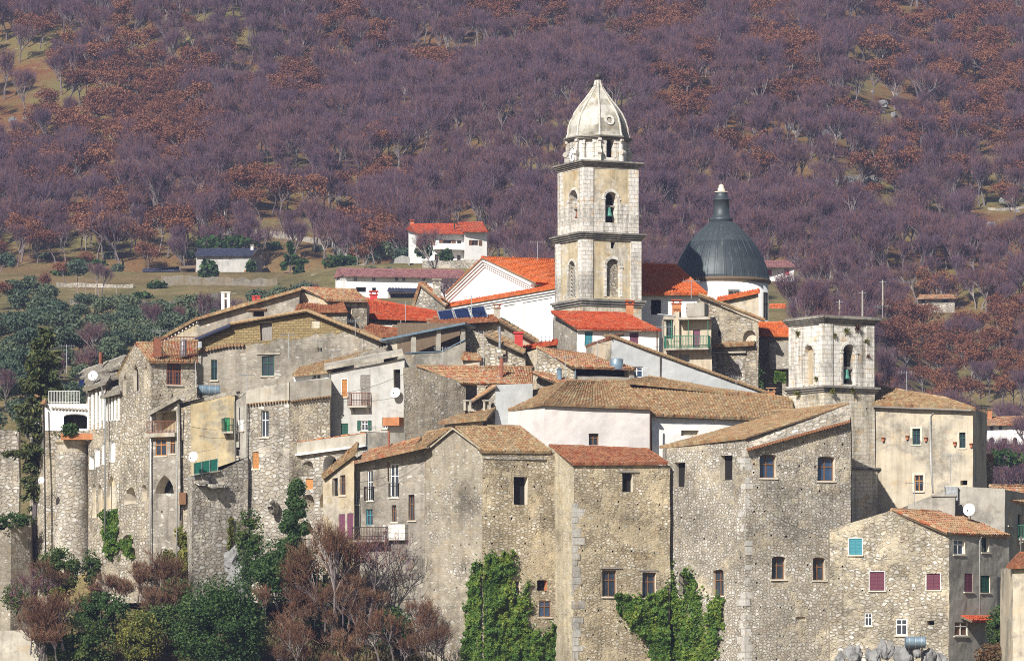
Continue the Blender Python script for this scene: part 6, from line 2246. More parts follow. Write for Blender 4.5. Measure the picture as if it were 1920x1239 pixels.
h = House('barn', 'roofless pale stone barn among the trees on the slope', [(1721, 756), (1790, 754)], [[(1721, 560), (1790, 559)]], 610, ['rubble_d'], [(0, (1727, 560.5, 1737, 567), 'ho', dict()), (0, (1766, 560, 1777, 567), 'ho', dict())], depth=6, cap=True, jit=0)
h.roof((1718, 559.5, 755), (1793, 558.5, 753), (1788, 553, 758), (1724, 554, 758), 'tile_mix', sag=.2, tw=.5, tl=.7)
h = House('farmhouse', 'old white farmhouse with brown roof and arched doors at the picture edge', [(1826, 648), (1990, 643)], [[(1826, 797), (1990, 794)]], 870, ['white'],
          [(0, q(9, x, y, x + 14, y + 24), 'gl', dict(sill=False)) for x, y in ((655, 226), (728, 222), (765, 220), (832, 218))] +
          [(0, q(9, 722, 276, 746, 318), 'ho', dict(arch=1)), (0, q(9, 778, 280, 800, 310), 'ho', dict()), (0, q(9, 826, 276, 846, 318), 'ho', dict(arch=1)), (0, q(9, 866, 216, 876, 246), 'gl', dict(sill=False))], depth=8, cap=True, jit=.5)
h.roof((1823, 797, 647), (1994, 794, 642), (1990, 780, 652), (1832, 783, 654), 'tile_mix', tw=.4, tl=.6)
chimney(h, 1852, 1860, 771, 786, 652, 'brick', 'tile_mix')
h = House('garden_wall', 'low ruined stone wall below the old white farmhouse', [(1835, 602), (1990, 600)], [[(1835, 862), (1990, 858)]], 885, ['rubble_d'], depth=1, cap=True, cat='wall')
# =============================================================== terrain
PADS, PADPX = [], []
for px0, px1, Y, py, rad in ((766, 913, 722, 503, 12), (368, 486, 744, 517, 9), (268, 366, 750, 518, 8), (629, 874, 686, 549, 8), (1430, 1489, 738, 536, 9), (1440, 1486, 729, 552, 6), (1443, 1473, 640, 597, 7),
                             (1721, 1790, 754, 590, 8), (1826, 1990, 645, 838, 12), (728, 790, 676, 563, 8), (1835, 1990, 601, 884, 8)):
    PADS.append(((px0 - HX) / F * Y, (px1 - HX) / F * Y, Y, ZP(py, Y), rad))
    PADPX.append((px0, px1, Y, py))
HY_ = [400, 430, 470, 520, 600, 680, 760, 860, 1000, 1300, 1600]
HZ_ = [10, 17, 26, 34, 45.5, 56, 68, 100, 152, 262, 370]
GL = ([-60, 200, 285, 296, 305, 313, 322, 332, 345, 360, 380, 400], [-60, -30, -9, -3.8, -.4, 1.6, 3, 10, 19, 18, 12, 10])
GR = ([-60, 200, 285, 296, 303, 312, 322, 332, 345, 360, 380, 400], [-60, -30, -8, -3.4, -2.2, 5, 8.5, 15, 21, 21, 14, 10])


def sst(a, b, x):
    t = min(1, max(0, (x - a) / (b - a)))
    return t * t * (3 - 2 * t)


def ground(X, Y):
    if Y < 400:
        k = sst(-10, -4, X)
        z = np.interp(Y, *GL) * (1 - k) + np.interp(Y, *GR) * k
        if X < -33:
            k = sst(-35.5, -37.5, X) if Y > 318 else sst(-33, -37, X)
            z = z * (1 - k) + float(np.interp(Y, [200, 285, 316, 326, 329, 333, 345, 400], [-30, -9, -4.5, -3.5, 6, 7, 9, 8])) * k
        a, b = (42, 75) if X < 0 else (42 - 9 * sst(312, 322, Y), 75 - 28 * sst(312, 322, Y))
        side = sst(a, b, abs(X)) * sst(250, 300, Y)
        z = z * (1 - side) + (-6 + (Y - 300) * .12) * side
        z += noise.noise(Vector((X * .12, Y * .12, 0))) * .5
        return float(z)
    z = float(np.interp(Y, HY_, HZ_))
    kr = sst(.067, .106, X / Y)
    if kr:
        z = z * (1 - kr) + kr * float(np.interp(Y, [400, 520, 600, 650, 700, 760, 860, 1000, 1300, 1600], [4, 13, 23, 30, 44, 59, 92, 150, 262, 370]))
    far = sst(740, 860, Y)
    z += noise.fractal(Vector((X * .012, Y * .012, 3.)), 1., 2., 5) * (1.2 + 7 * far)
    # dry terraces on the lower slope
    if Y < 760:
        z += .5 * math.sin(Y * .30 + noise.noise(Vector((X * .02, Y * .02, 9))) * 3)
    for x0, x1, Yp, zp, rad in PADS:
        dx = max(x0 - X, 0, X - x1)
        dy = abs(Y - Yp - 3)
        d = math.hypot(dx, dy)
        if d < rad * 2.2:
            k = 1 - sst(rad, rad * 2.2, d)
            z = z * (1 - k) + zp * k
    return z


def hit(px, py, y0=440):
    Y = y0
    while Y < 1300:
        if ground((px - HX) / F * Y, Y) >= ZP(py, Y):
            return Y
        Y += 2
    return 1300


def terrain():
    ys = list(range(-60, 280, 20)) + list(range(280, 400, 2)) + list(range(400, 800, 4)) + list(range(800, 1610, 10))
    xs = list(range(-430, -80, 10)) + list(range(-80, 81, 2)) + list(range(90, 431, 10))
    V = [(x, y, ground(x, y)) for y in ys for x in xs]
    n = len(xs)
    Fc = [(j * n + i, j * n + i + 1, (j + 1) * n + i + 1, (j + 1) * n + i) for j in range(len(ys) - 1) for i in range(n - 1)]
    me = bpy.data.meshes.new('hillside')
    me.from_pydata(V, [], Fc)
    me.polygons.foreach_set('use_smooth', np.ones(len(Fc), dtype=bool))
    t = NT('hillside_soil')
    o = t.obj()
    n1 = t.noise(o, .035, 6, .65)
    n2 = t.noise(o, .35, 6, .7)
    sy = t.n('ShaderNodeSeparateXYZ', {0: o}).outputs[1]
    n3 = t.noise(t.vmath('MULTIPLY', o, (.5, 1.6, 1.6)), .55, 6, .72)
    col = t.ramp(t.math('ADD', t.math('MULTIPLY', n1, .6), t.math('MULTIPLY', n2, .4)),
                 [(.30, (.10, .055, .028)), (.42, (.17, .075, .033)), (.50, (.17, .105, .042)), (.56, (.165, .135, .052)), (.68, (.15, .145, .048))])
    grass = t.ramp(t.noise(o, .12, 6, .65), [(.3, (.095, .082, .035)), (.45, (.14, .12, .05)), (.58, (.20, .155, .075)), (.72, (.14, .085, .045))])
    col = t.mix(t.mr(t.math('ADD', sy, t.math('MULTIPLY', t.noise(o, .03, 4), 160)), 880, 780), col, grass)
    col = t.mix(t.ramp(n3, [(.62, 0.), (.68, .8)]), col, (.40, .37, .33))
    col = t.mix(1., col, t.ramp(t.noise(o, 2.5, 5, .7), [(.3, .6), (.7, 1.25)]), 'MULTIPLY')
    me.materials.append(t.fin(col, .95, n2, .6, .4, .1))
    ob = bpy.data.objects.new('hillside', me)
    COL.objects.link(ob)
    tag(ob, 'autumn hillside of dry grass, leaf litter and pale rocks', 'hillside', kind='structure')


terrain()

# =============================================================== plants
M['bark'] = None


def barkmat(name, cols):
    t = NT(name)
    r_ = t.n('ShaderNodeObjectInfo').outputs['Random']
    g = t.n('ShaderNodeNewGeometry').outputs['Random Per Island']
    f = t.math('ADD', t.math('MULTIPLY', r_, .62), t.math('MULTIPLY', g, .38))
    return t.fin(t.ramp(f, palette(cols)), .9, spec=.15)


M['bark'] = barkmat('grey_bark', [(.11, .088, .10), (.15, .125, .125), (.19, .16, .15), (.085, .07, .08), (.30, .26, .235)])
M['twig'] = barkmat('purple_twigs', [(.085, .062, .10), (.12, .065, .075), (.075, .062, .11), (.18, .075, .048), (.10, .078, .11), (.125, .065, .07), (.08, .06, .11), (.22, .095, .05), (.14, .10, .115)])
M['rustleaf'] = leafmat('rust_oak_leaves', (.13, .055, .037), (.20, .078, .043), (.26, .115, .055), .2, True)
M['scrub'] = barkmat('brown_scrub_twigs', [(.11, .05, .032), (.14, .075, .042), (.085, .045, .036), (.18, .115, .062), (.14, .045, .03), (.20, .15, .095)])
M['palebark'] = barkmat('pale_branches', [(.30, .25, .20), (.36, .31, .26), (.24, .2, .17)])
M['olive'] = leafmat('olive_leaves', (.045, .08, .05), (.075, .11, .065), (.12, .145, .075), .2, True)
M['leaf_dark'] = leafmat('dark_evergreen_leaves', (.018, .045, .012), (.035, .08, .018), (.075, .125, .025))
M['leaf_bush'] = leafmat('bush_leaves', (.03, .065, .02), (.06, .105, .025), (.13, .15, .03))
M['leaf_yellow'] = leafmat('yellowish_leaves', (.06, .085, .02), (.14, .15, .03), (.26, .22, .04))
M['leaf_ivy'] = leafmat('ivy_leaves', (.025, .07, .01), (.075, .155, .02), (.24, .27, .04))
M['needle'] = leafmat('conifer_needles', (.03, .05, .018), (.065, .085, .025), (.13, .125, .035), .1)


class Cloud:
    """numpy collector of quads"""
    def __init__(s):
        s.v, s.f, s.n = [], [], 0

    def quads(s, c, a, b):
        """centres c, half axes a and b: arrays (n,3)"""
        n = len(c)
        v = np.stack([c - a - b, c + a - b, c + a + b, c - a + b], 1).reshape(-1, 3)
        s.v.append(v)
        s.f.append(np.arange(4 * n).reshape(-1, 4) + s.n)
        s.n += 4 * n

    def ribbons(s, p, k, w, rg):
        d = k - p
        L = np.linalg.norm(d, axis=1, keepdims=True) + 1e-9
        r_ = rg.normal(size=p.shape)
        sd = np.cross(d / L, r_)
        sd /= np.linalg.norm(sd, axis=1, keepdims=True) + 1e-9
        w = np.asarray(w).reshape(-1, 1) * .5
        v = np.stack([p - sd * w, p + sd * w, k + sd * w * .4, k - sd * w * .4], 1).reshape(-1, 3)
        n = len(p)
        s.v.append(v)
        s.f.append(np.arange(4 * n).reshape(-1, 4) + s.n)
        s.n += 4 * n

    def mesh(s, name, mat):
        me = bpy.data.meshes.new(name)
        V = np.concatenate(s.v)
        Fc = np.concatenate(s.f)
        me.vertices.add(len(V))
        me.vertices.foreach_set('co', V.astype(np.float32).ravel())
        me.loops.add(Fc.size)
        me.loops.foreach_set('vertex_index', Fc.astype(np.int32).ravel())
        me.polygons.add(len(Fc))
        me.polygons.foreach_set('loop_start', np.arange(0, Fc.size, 4, dtype=np.int32))
        me.update(calc_edges=True)
        me.validate()
        me.materials.append(M[mat] if isinstance(mat, str) else mat)
        return me


def skeleton(seed, h, spread=1., levels=4, nb=(5, 4, 5), up=.35, trunk=.28):
    """limbs as (p0, p1, r0, r1, level)"""
    rg = np.random.default_rng(seed)
    seg, tips = [], []

    def grow(p, d, L, r, lv):
        n = 2 if lv < 2 else 1
        q_ = p
        for i in range(n):
            d = d + rg.normal(0, .13, 3) + np.array([0, 0, .05 * lv])
            d /= np.linalg.norm(d)
            e = q_ + d * L / n
            seg.append((q_, e, r * (1 - .35 * i / n), r * (1 - .35 * (i + 1) / n), lv))
            if lv > 0 and lv < levels - 1 and i == 0 and n == 2:
                sub(e, d, L, r, lv, 2)
            q_ = e
        if lv < levels - 1:
            sub(q_, d, L, r, lv, nb[min(lv, len(nb) - 1)])
        else:
            tips.append((q_, d))

    def sub(p, d, L, r, lv, cnt):
        ph = rg.uniform(0, 6.28)
        for k in range(cnt):
            t = ph + 6.283 * k / cnt + rg.normal(0, .3)
            tilt = rg.uniform(.35, 1.05) * spread
            a = np.cross(d, [.3, .2, 1.] if abs(d[2]) < .9 else [1, 0, .2])
            a /= np.linalg.norm(a)
            b = np.cross(d, a)
            nd = d * math.cos(tilt) + (a * math.cos(t) + b * math.sin(t)) * math.sin(tilt)
            nd[2] += up * .4
            nd /= np.linalg.norm(nd)
            f = {0: .78, 1: .68, 2: .66}.get(lv, .62) * rg.uniform(.75, 1.15)
            grow(p, nd, L * f, r * .55, lv + 1)
    grow(np.zeros(3), np.array([rg.normal(0, .08), rg.normal(0, .08), 1.]), h * trunk, h * .022, 0)
    top = max(s[1][2] for s in seg)
    k = h / (top * 1.06)
    return [(a * k, b * k, r0, r1, lv) for a, b, r0, r1, lv in seg], [(t * k, d) for t, d in tips]


def limbs(seg, name, mat, lvmax=9, n=4):
    mb = MB()
    for a, b, r0, r1, lv in seg:
        if lv <= lvmax:
            mb.tube([a, b], r0, n if lv < 2 else 3, 0, r1, False)
    me = bpy.data.meshes.new(name)
    me.from_pydata(mb.v, [], mb.f)
    me.materials.append(M[mat])
    return me


def twigs(seg, tips, rg, name, mat, per=6, L=.75, w=.04, lv0=2, sw=.06):
    c = Cloud()
    br = [(a, b) for a, b, r0, r1, lv in seg if lv >= lv0]
    if br:
        c.ribbons(np.array([a for a, b in br]), np.array([b for a, b in br]), np.full(len(br), sw), rg)
    P0 = np.repeat(np.array([t for t, d in tips]), per, 0)
    D = np.repeat(np.array([d for t, d in tips]), per, 0)
    back = rg.uniform(0, .5, (len(P0), 1))
    P0 = P0 - D * back
    nd = D * .9 + rg.normal(0, .45, P0.shape) + np.array([0, 0, .55])
    nd /= np.linalg.norm(nd, axis=1, keepdims=True)
    K = P0 + nd * (L * rg.uniform(.5, 1.3, (len(P0), 1)))
    c.ribbons(P0, K, np.full(len(P0), w), rg)
    # finest shoots
    P1 = P0 + (K - P0) * rg.uniform(.3, .8, (len(P0), 1))
    n2 = nd * .8 + rg.normal(0, .55, P0.shape)
    n2 /= np.linalg.norm(n2, axis=1, keepdims=True)
    c.ribbons(P1, P1 + n2 * (L * .6 * rg.uniform(.5, 1.2, (len(P0), 1))), np.full(len(P0), w * .75), rg)
    return c.mesh(name, mat)


def leafball(rg, centers, rad, n, size, flat=0.):
    """leaves round clump centres"""
    idx = rg.integers(0, len(centers), n)
    d = rg.normal(size=(n, 3))
    d /= np.linalg.norm(d, axis=1, keepdims=True)
    r_ = rad[idx][:, None] * rg.uniform(.35, 1., (n, 1)) ** .6
    c = centers[idx] + d * r_ * np.array([1, 1, .85])
    nrm = d + rg.normal(0, .55, (n, 3)) + np.array([0, 0, .25])
    nrm /= np.linalg.norm(nrm, axis=1, keepdims=True)
    a = np.cross(nrm, rg.normal(size=(n, 3)))
    a /= np.linalg.norm(a, axis=1, keepdims=True) + 1e-9
    b = np.cross(nrm, a)
    s_ = size * rg.uniform(.6, 1.35, (n, 1))
    return c, a * s_, b * s_ * .62


# --- prototypes of the slope trees: (trunk mesh, crown mesh)
PROTO = {}
for kind, n in (('bare', 7), ('oak', 5), ('olive', 3)):
    PROTO[kind] = []
    for i in range(n):
        sd = {'bare': 100, 'oak': 200, 'olive': 300}[kind] + i
        rg = np.random.default_rng(sd)
        if kind == 'bare':
            seg, tips = skeleton(sd, 8.6, .8 if i % 2 else .62, 4, (5, 4, 4), .7, .2)
            PROTO[kind].append((limbs(seg, 'trunk', 'bark', 2), twigs(seg, tips, rg, 'crown', 'twig', 5, 1.35, .05, 3, .07)))
        elif kind == 'oak':
            seg, tips = skeleton(sd, 7.6, .85, 4, (5, 4, 3), .6, .2)
            c = Cloud()
            ct = np.array([t for t, d in tips])
            c.quads(*leafball(rg, ct, np.full(len(ct), .8), 1700, .12))
            PROTO[kind].append((limbs(seg, 'trunk', 'bark', 2), c.mesh('crown', 'rustleaf')))
        else:
            seg, tips = skeleton(sd, 4.6, 1.1, 3, (5, 5), .2, .3)
            c = Cloud()
            ct = np.array([t for t, d in tips])
            c.quads(*leafball(rg, ct, np.full(len(ct), .95), 1500, .15))
            PROTO[kind].append((limbs(seg, 'trunk', 'bark', 1), c.mesh('crown', 'olive')))

SIL = ([-200, 0, 60, 140, 230, 300, 370, 565, 690, 770, 840, 905, 1045, 1050, 1200, 1206, 1265, 1300, 1350, 1400, 1440, 1445, 1480, 1655, 1660, 1825, 1830, 2100],
       [820, 810, 780, 740, 670, 635, 600, 545, 555, 575, 545, 490, 492, 495, 500, 500, 505, 505, 505, 505, 505, 605, 605, 605, 745, 770, 900, 920])


def ell(px, py, L):
    return max([1 - math.hypot((px - a) / c, (py - b) / d) for a, b, c, d in L])


OPEN = [(30, 190, 85, 100), (185, 322, 45, 26), (1650, 235, 55, 75), (1620, 165, 40, 30), (1590, 345, 90, 18), (1880, 450, 75, 45), (1540, 380, 60, 20), (1840, 320, 60, 18), (500, 290, 60, 14), (1500, 240, 40, 14),
        (560, 440, 160, 26), (1560, 590, 70, 22), (870, 480, 60, 25)]
RUST = [(200, 200, 200, 140), (330, 250, 80, 70), (70, 520, 120, 60), (300, 455, 130, 40), (1440, 100, 60, 70), (1860, 200, 130, 140), (1290, 190, 60, 60), (1740, 70, 170, 80), (640, 70, 90, 60), (1230, 60, 80, 60),
        (720, 335, 50, 35), (1420, 320, 60, 40), (30, 620, 60, 80), (1760, 660, 140, 100), (1500, 170, 60, 60), (560, 175, 60, 50), (950, 25, 120, 50), (700, 470, 70, 25), (1880, 620, 80, 70), (820, 120, 60, 40), (480, 380, 90, 40), (1640, 330, 90, 60)]


def place_trees():
    rg = random.Random(11)
    out = []
    Y = 452.
    while Y < 1180:
        st = 4.9 if Y > 760 else (5.2 if Y > 600 else 3.7)
        x = -(1270 / F) * Y
        while x < (1270 / F) * Y:
            X, YY = x + rg.uniform(-.5, .5) * st, Y + rg.uniform(-.5, .5) * st
            x += st
            px = HX + X / YY * F
            g = ground(X, YY)
            py = HY - g / YY * F
            if py < -110 or px < -300 or px > 2220:
                continue
            if py - 90 > np.interp(px, *SIL):
                continue
            bad = False
            for x0, x1, Yp, zp, rad in PADS:
                if x0 - 3 < X < x1 + 3 and Yp - 16 < YY < Yp + 11:
                    bad = True
            if bad:
                continue
            hh = (5. if px > 1500 else 7.5) * F / YY
            if any(a - 22 < px < b + 22 and YY < Yp and py - hh < yb - 16 and rg.random() < .93 for a, b, Yp, yb in PADPX):
                continue
            o = ell(px, py, OPEN)
            ru = ell(px, py - 25, RUST) + noise.noise(Vector((X * .03, YY * .03, 5))) * .45
            dens = 1.
            lowr = False
            if YY < 760:
                left = px < 640
                dens = .13 if left and py > 490 else .42
                if px > 1500 and py > 540 and o < .2:
                    dens = 1.2
                lowr = True
                if left and py > 612 + 34 * noise.noise(Vector((px * .02, 0, 3))):
                    dens = .40 + 1.2 * noise.noise(Vector((X * .11, YY * .11, 4)))
            dens += noise.noise(Vector((X * .045, YY * .045, 1))) * .25
            if o > 0:
                dens *= .18
            if rg.random() > dens:
                continue
            kind = 'oak' if ru > .12 + rg.uniform(-.7, .7) else 'bare'
            s = rg.uniform(.8, 1.28)
            if YY < 760:
                if (px < 420 and py > 585 and YY < 640) or (py > 700 and px < 300):
                    kind = 'olive' if rg.random() < .95 else kind
                elif rg.random() < (.5 if py > 490 else .2) and px < 900:
                    kind = 'olive'
                s *= .8
                if left and kind != 'olive':
                    s *= .7
            out.append((kind, rg.randrange(len(PROTO[kind])), Vector((X, YY, g - .15)), rg.uniform(0, 6.28), s, (s if -10 < px < 1930 and py > 20 and not (1050 < px < 1200 and py > 200) else s * .01) / YY * {'bare': 8, 'oak': 7.2, 'olive': 4.6}[kind]))
        Y += st * .95
    return out


TREES = place_trees()
TREES.sort(key=lambda t: -t[5])
LAB = {'bare': ('bare_tree', 'bare purplish brown winter tree on the wooded slope', 'bare trees on the wooded slope'),
       'oak': ('oak_tree', 'oak with rust red dry leaves on the wooded slope', 'rust leaved oaks on the wooded slope'),
       'olive': ('olive_tree', 'grey green olive tree on the dry lower slope', 'olive trees on the lower slope')}
cnt = {'bare': 0, 'oak': 0, 'olive': 0}
rest = {'bare': [], 'oak': [], 'olive': []}
LIM = {'bare': 298, 'oak': 160, 'olive': 200}
for t in TREES:
    kind, i, loc, rz, s, _ = t
    if cnt[kind] >= LIM[kind]:
        rest[kind].append(t)
        continue
    cnt[kind] += 1
    nm, lb, gr = LAB[kind]
    r_ = bpy.data.objects.new(nm, None)
    COL.objects.link(r_)
    r_.location = loc
    r_.rotation_euler = (0, 0, rz)
    r_.scale = (s, s, s)
    tag(r_, lb, 'tree', gr)
    for me, pn in zip(PROTO[kind][i], ('trunk', 'crown')):
        o = bpy.data.objects.new(pn, me)
        COL.objects.link(o)
        o.parent = r_


def stuff(name, label, cat, kind, mats):
    L = rest[kind]
    if not L:
        return
    src = bpy.data.collections.new(name + '_kinds')
    for i, (a, b) in enumerate(PROTO[kind]):
        # one mesh per kind: trunk and crown joined
        me = bpy.data.meshes.new('tree_kind')
        va = np.array([v.co for v in a.vertices])
        vb = np.empty(len(b.vertices) * 3)
        b.vertices.foreach_get('co', vb)
        fa = [tuple(p.vertices) for p in a.polygons]
        fb = [tuple(x + len(va) for x in p.vertices) for p in b.polygons]
        me.from_pydata(va.tolist() + vb.reshape(-1, 3).tolist(), [], fa + fb)
        for mm in mats:
            me.materials.append(M[mm])
        me.polygons.foreach_set('material_index', np.array([0] * len(fa) + [1] * len(fb), dtype=np.int32))
        o = bpy.data.objects.new('kind_%02d' % i, me)
        src.objects.link(o)
    pm = bpy.data.meshes.new(name)
    pm.from_pydata([t[2] for t in L], [], [])
    for an, ty, vals in (('idx', 'INT', [t[1] for t in L]), ('turn', 'FLOAT', [t[3] for t in L]), ('size', 'FLOAT', [t[4] for t in L])):
        at = pm.attributes.new(an, ty, 'POINT')
        at.data.foreach_set('value', vals)
    ob = bpy.data.objects.new(name, pm)
    COL.objects.link(ob)
    tag(ob, label, cat, kind='stuff')
    ng = bpy.data.node_groups.new(name, 'GeometryNodeTree')
    ng.interface.new_socket('Geometry', in_out='INPUT', socket_type='NodeSocketGeometry')
    ng.interface.new_socket('Geometry', in_out='OUTPUT', socket_type='NodeSocketGeometry')
    gi, go = ng.nodes.new('NodeGroupInput'), ng.nodes.new('NodeGroupOutput')
    ci = ng.nodes.new('GeometryNodeCollectionInfo')
    ci.inputs['Collection'].default_value = src
    ci.inputs['Separate Children'].default_value = True
    ci.inputs['Reset Children'].default_value = True
    ip = ng.nodes.new('GeometryNodeInstanceOnPoints')
    ip.inputs['Pick Instance'].default_value = True

    def attr(nm, ty):
        n = ng.nodes.new('GeometryNodeInputNamedAttribute')
        n.data_type = ty
        n.inputs['Name'].default_value = nm
        return next(o for o in n.outputs if o.name == 'Attribute' and o.enabled)
    cx = ng.nodes.new('ShaderNodeCombineXYZ')
    cs = ng.nodes.new('ShaderNodeCombineXYZ')
    l = ng.links.new
    l(attr('turn', 'FLOAT'), cx.inputs[2])
    sz = attr('size', 'FLOAT')
    for k in range(3):
        l(sz, cs.inputs[k])
    l(gi.outputs[0], ip.inputs['Points'])
    l(ci.outputs[0], ip.inputs['Instance'])
    l(attr('idx', 'INT'), ip.inputs['Instance Index'])
    l(cx.outputs[0], ip.inputs['Rotation'])
    l(cs.outputs[0], ip.inputs['Scale'])
    l(ip.outputs[0], go.inputs[0])
    md = ob.modifiers.new('scatter', 'NODES')
    md.node_group = ng


stuff('bare_woodland', 'mass of bare purplish winter trees covering the upper mountain slope', 'woodland', 'bare', ['bark', 'twig'])
stuff('oak_woodland', 'mass of rust red oaks scattered over the upper mountain slope', 'woodland', 'oak', ['bark', 'rustleaf'])
stuff('olive_grove', 'grey green olive bushes in the distance', 'grove', 'olive', ['bark', 'olive'])
print('TREES', cnt, {k: len(v) for k, v in rest.items()})


# --- walls, poles on the slope
def slope_wall(name, label, pts, hgt, mat, thick=.5):
    Ys = [hit(*p) for p in (pts[0], pts[-1])]
    Ys = [Ys[0] + (Ys[1] - Ys[0]) * (p[0] - pts[0][0]) / (pts[-1][0] - pts[0][0]) for p in pts]
    th = []
    fine = []
    for (p, Y0), (k, Y1) in zip(zip(pts, Ys), list(zip(pts, Ys))[1:]):
        n = max(2, int(abs(k[0] - p[0]) / 14))
        for i in range(n):
            f = i / n
            Y = Y0 + (Y1 - Y0) * f
            fine.append((XY(p[0] + (k[0] - p[0]) * f, Y)))
    fine.append(XY(pts[-1][0], Ys[-1]))
    mb = MB()
    u = 0
    r_ = random.Random(int(pts[0][0]))
    tp = [ground(p.x, p.y) + hgt * r_.uniform(.7, 1.15) for p in fine]
    for (a, b, za, zb) in zip(fine, fine[1:], tp, tp[1:]):
        L = (b - a).length
        ga, gb = ground(a.x, a.y) - 1, ground(b.x, b.y) - 1
        bk = Vector((0, thick, 0))
        p = [Vector((a.x, a.y, ga)), Vector((b.x, b.y, gb)), Vector((b.x, b.y, zb)), Vector((a.x, a.y, za))]
        mb.face(p, 0, [(u, ga), (u + L, gb), (u + L, zb), (u, za)])
        mb.face([p[3], p[2], p[2] + bk, p[3] + bk], 0)
        mb.face([p[0] + bk, p[1] + bk, p[2] + bk, p[3] + bk], 0)
        u += L
    o = mb.build(name, [mat], None, (fine[0].x, fine[0].y, tp[0]))
    o.location = (fine[0].x, fine[0].y, tp[0])
    tag(o, label, 'wall', kind='thing')


slope_wall('dry_stone_wall', 'grey dry stone wall crossing the dry meadow above the olives', [(130, 572), (180, 576), (240, 577), (330, 570), (415, 560)], .9, 'rubble_d')
slope_wall('dry_stone_wall', 'upper short dry stone wall above the dry meadow', [(105, 541), (170, 543), (250, 541)], .6, 'rubble_d')
slope_wall('retaining_wall', 'tan retaining wall under the pale barn', [(302, 540), (370, 538), (470, 541), (520, 536)], 1.7, 'tan')
slope_wall('roadside_wall', 'pale roadside wall climbing toward the cream farmhouse', [(372, 440), (430, 442), (490, 452), (545, 456), (620, 462)], 1.3, 'rubble_d')
slope_wall('roadside_wall', 'long pale retaining wall before the cream farmhouse', [(622, 470), (690, 478), (740, 486), (768, 498)], 1.6, 'palegrey')
slope_wall('garden_wall', 'white stone garden wall below the cream farmhouse', [(792, 512), (850, 512), (905, 508)], 1.3, 'rubble_d')
slope_wall('dry_stone_wall', 'thin pale stone wall across the woods on the right slope', [(1520, 344), (1570, 345), (1610, 346), (1668, 347)], .9, 'rubble_d')
slope_wall('dry_stone_wall', 'short pale stone wall near the right edge meadow', [(1852, 395), (1890, 396), (1930, 395)], .8, 'rubble_d')
slope_wall('dry_stone_wall', 'low stone wall line below the right edge meadow', [(1860, 512), (1900, 510), (1940, 508)], .8, 'rubble_d')
slope_wall('roadside_wall', 'low concrete wall along the road right of the dome', [(1492, 524), (1560, 526), (1640, 530), (1720, 534)], .7, 'concrete')


def pole(px, py0, py1, label, Y=None, lamp=False):
    Y = Y or hit(px, py1)
    a, b = P(px, py1, Y), P(px, py0, Y)
    th = Thing('utility_pole', label, 'utility pole', a)
    mb = MB()
    mb.tube([a - Vector((0, 0, 1)), b], .15, 6, 0, .1)
    th.part(mb, 'pole', ['concrete'])
    mb = MB()
    mb.tube([b - Vector((.5, 0, .3)), b + Vector((.5, 0, -.3))], .06, 4)
    th.part(mb, 'crossarm', ['galv'])
    return b


t1 = pole(421, 380, 442, 'tall pale concrete pole beside the roadside wall')
t2 = pole(634, 407, 455, 'pale concrete pole left of the cream farmhouse')
t3 = pole(1557, 479, 533, 'pale pole beside the road right of the dome')
t4 = pole(1574, 562, 608, 'thin pole left of the meadow fence posts', 560)
t5 = pole(1617, 545, 612, 'tall thin pole rising behind the square bell tower', 560)
t6 = pole(1655, 525, 560, 'short pole on the slope right of the square bell tower', 640)
mb = MB()
for a, b in ((t1, t2), (t3, t6)):
    pts = [a.lerp(b, k / 12) - Vector((0, 0, 1.2 * math.sin(math.pi * k / 12))) for k in range(13)]
    mb.tube(pts, .03, 3, 0, None, False)
solo(mb, 'power_line', ['iron'], 'thin power lines slung between the poles', 'cable', (0, 0, 0))
for k, (px, y0, y1) in enumerate(((145, 530, 568), (160, 533, 567), (180, 535, 568), (218, 535, 568))):
    Y = hit(px, y1)
    mb = MB()
    a = P(px, y1, Y)
    mb.tube([a - Vector((0, 0, .5)), P(px, y0, Y)], .08, 5)
    solo(mb, 'fence_post', ['palebark'], 'thin pale post standing in the dry meadow above the olives', 'post', a, 'posts in the dry meadow')
# pale tree stump heap and sign of cut rock
a = P(310, 412, hit(310, 412))


def rock(label, c, r, seed, mat='rock', name='rock', group=None, sq=(1, 1, 1)):
    import bmesh
    bm = bmesh.new()
    bmesh.ops.create_icosphere(bm, subdivisions=3, radius=1.)
    for v in bm.verts:
        p = v.co.normalized()
        f = 1 + noise.noise(p * 1.3 + Vector((seed, 0, 0))) * .55 + noise.noise(p * 3.5 + Vector((0, seed, 0))) * .22
        f = min(f, 1.05 + .2 * noise.cell(p * 2 + Vector((seed, seed, 0))))
        v.co = Vector((p.x * r * f * sq[0], p.y * r * f * sq[1], p.z * r * f * sq[2]))
    me = bpy.data.meshes.new(name)
    bm.to_mesh(me)
    uv = me.uv_layers.new(name='UVMap')
    for lp in me.loops:
        co = me.vertices[lp.vertex_index].co
        uv.data[lp.index].uv = (co.x + co.y * .3 + seed, co.z + co.y * .2)
    bm.free()
    me.materials.append(M[mat])
    o = bpy.data.objects.new(name, me)
    COL.objects.link(o)
    o.location = c
    o.rotation_euler = (0, .4 * math.sin(seed), seed)
    return tag(o, label, 'rock', group)


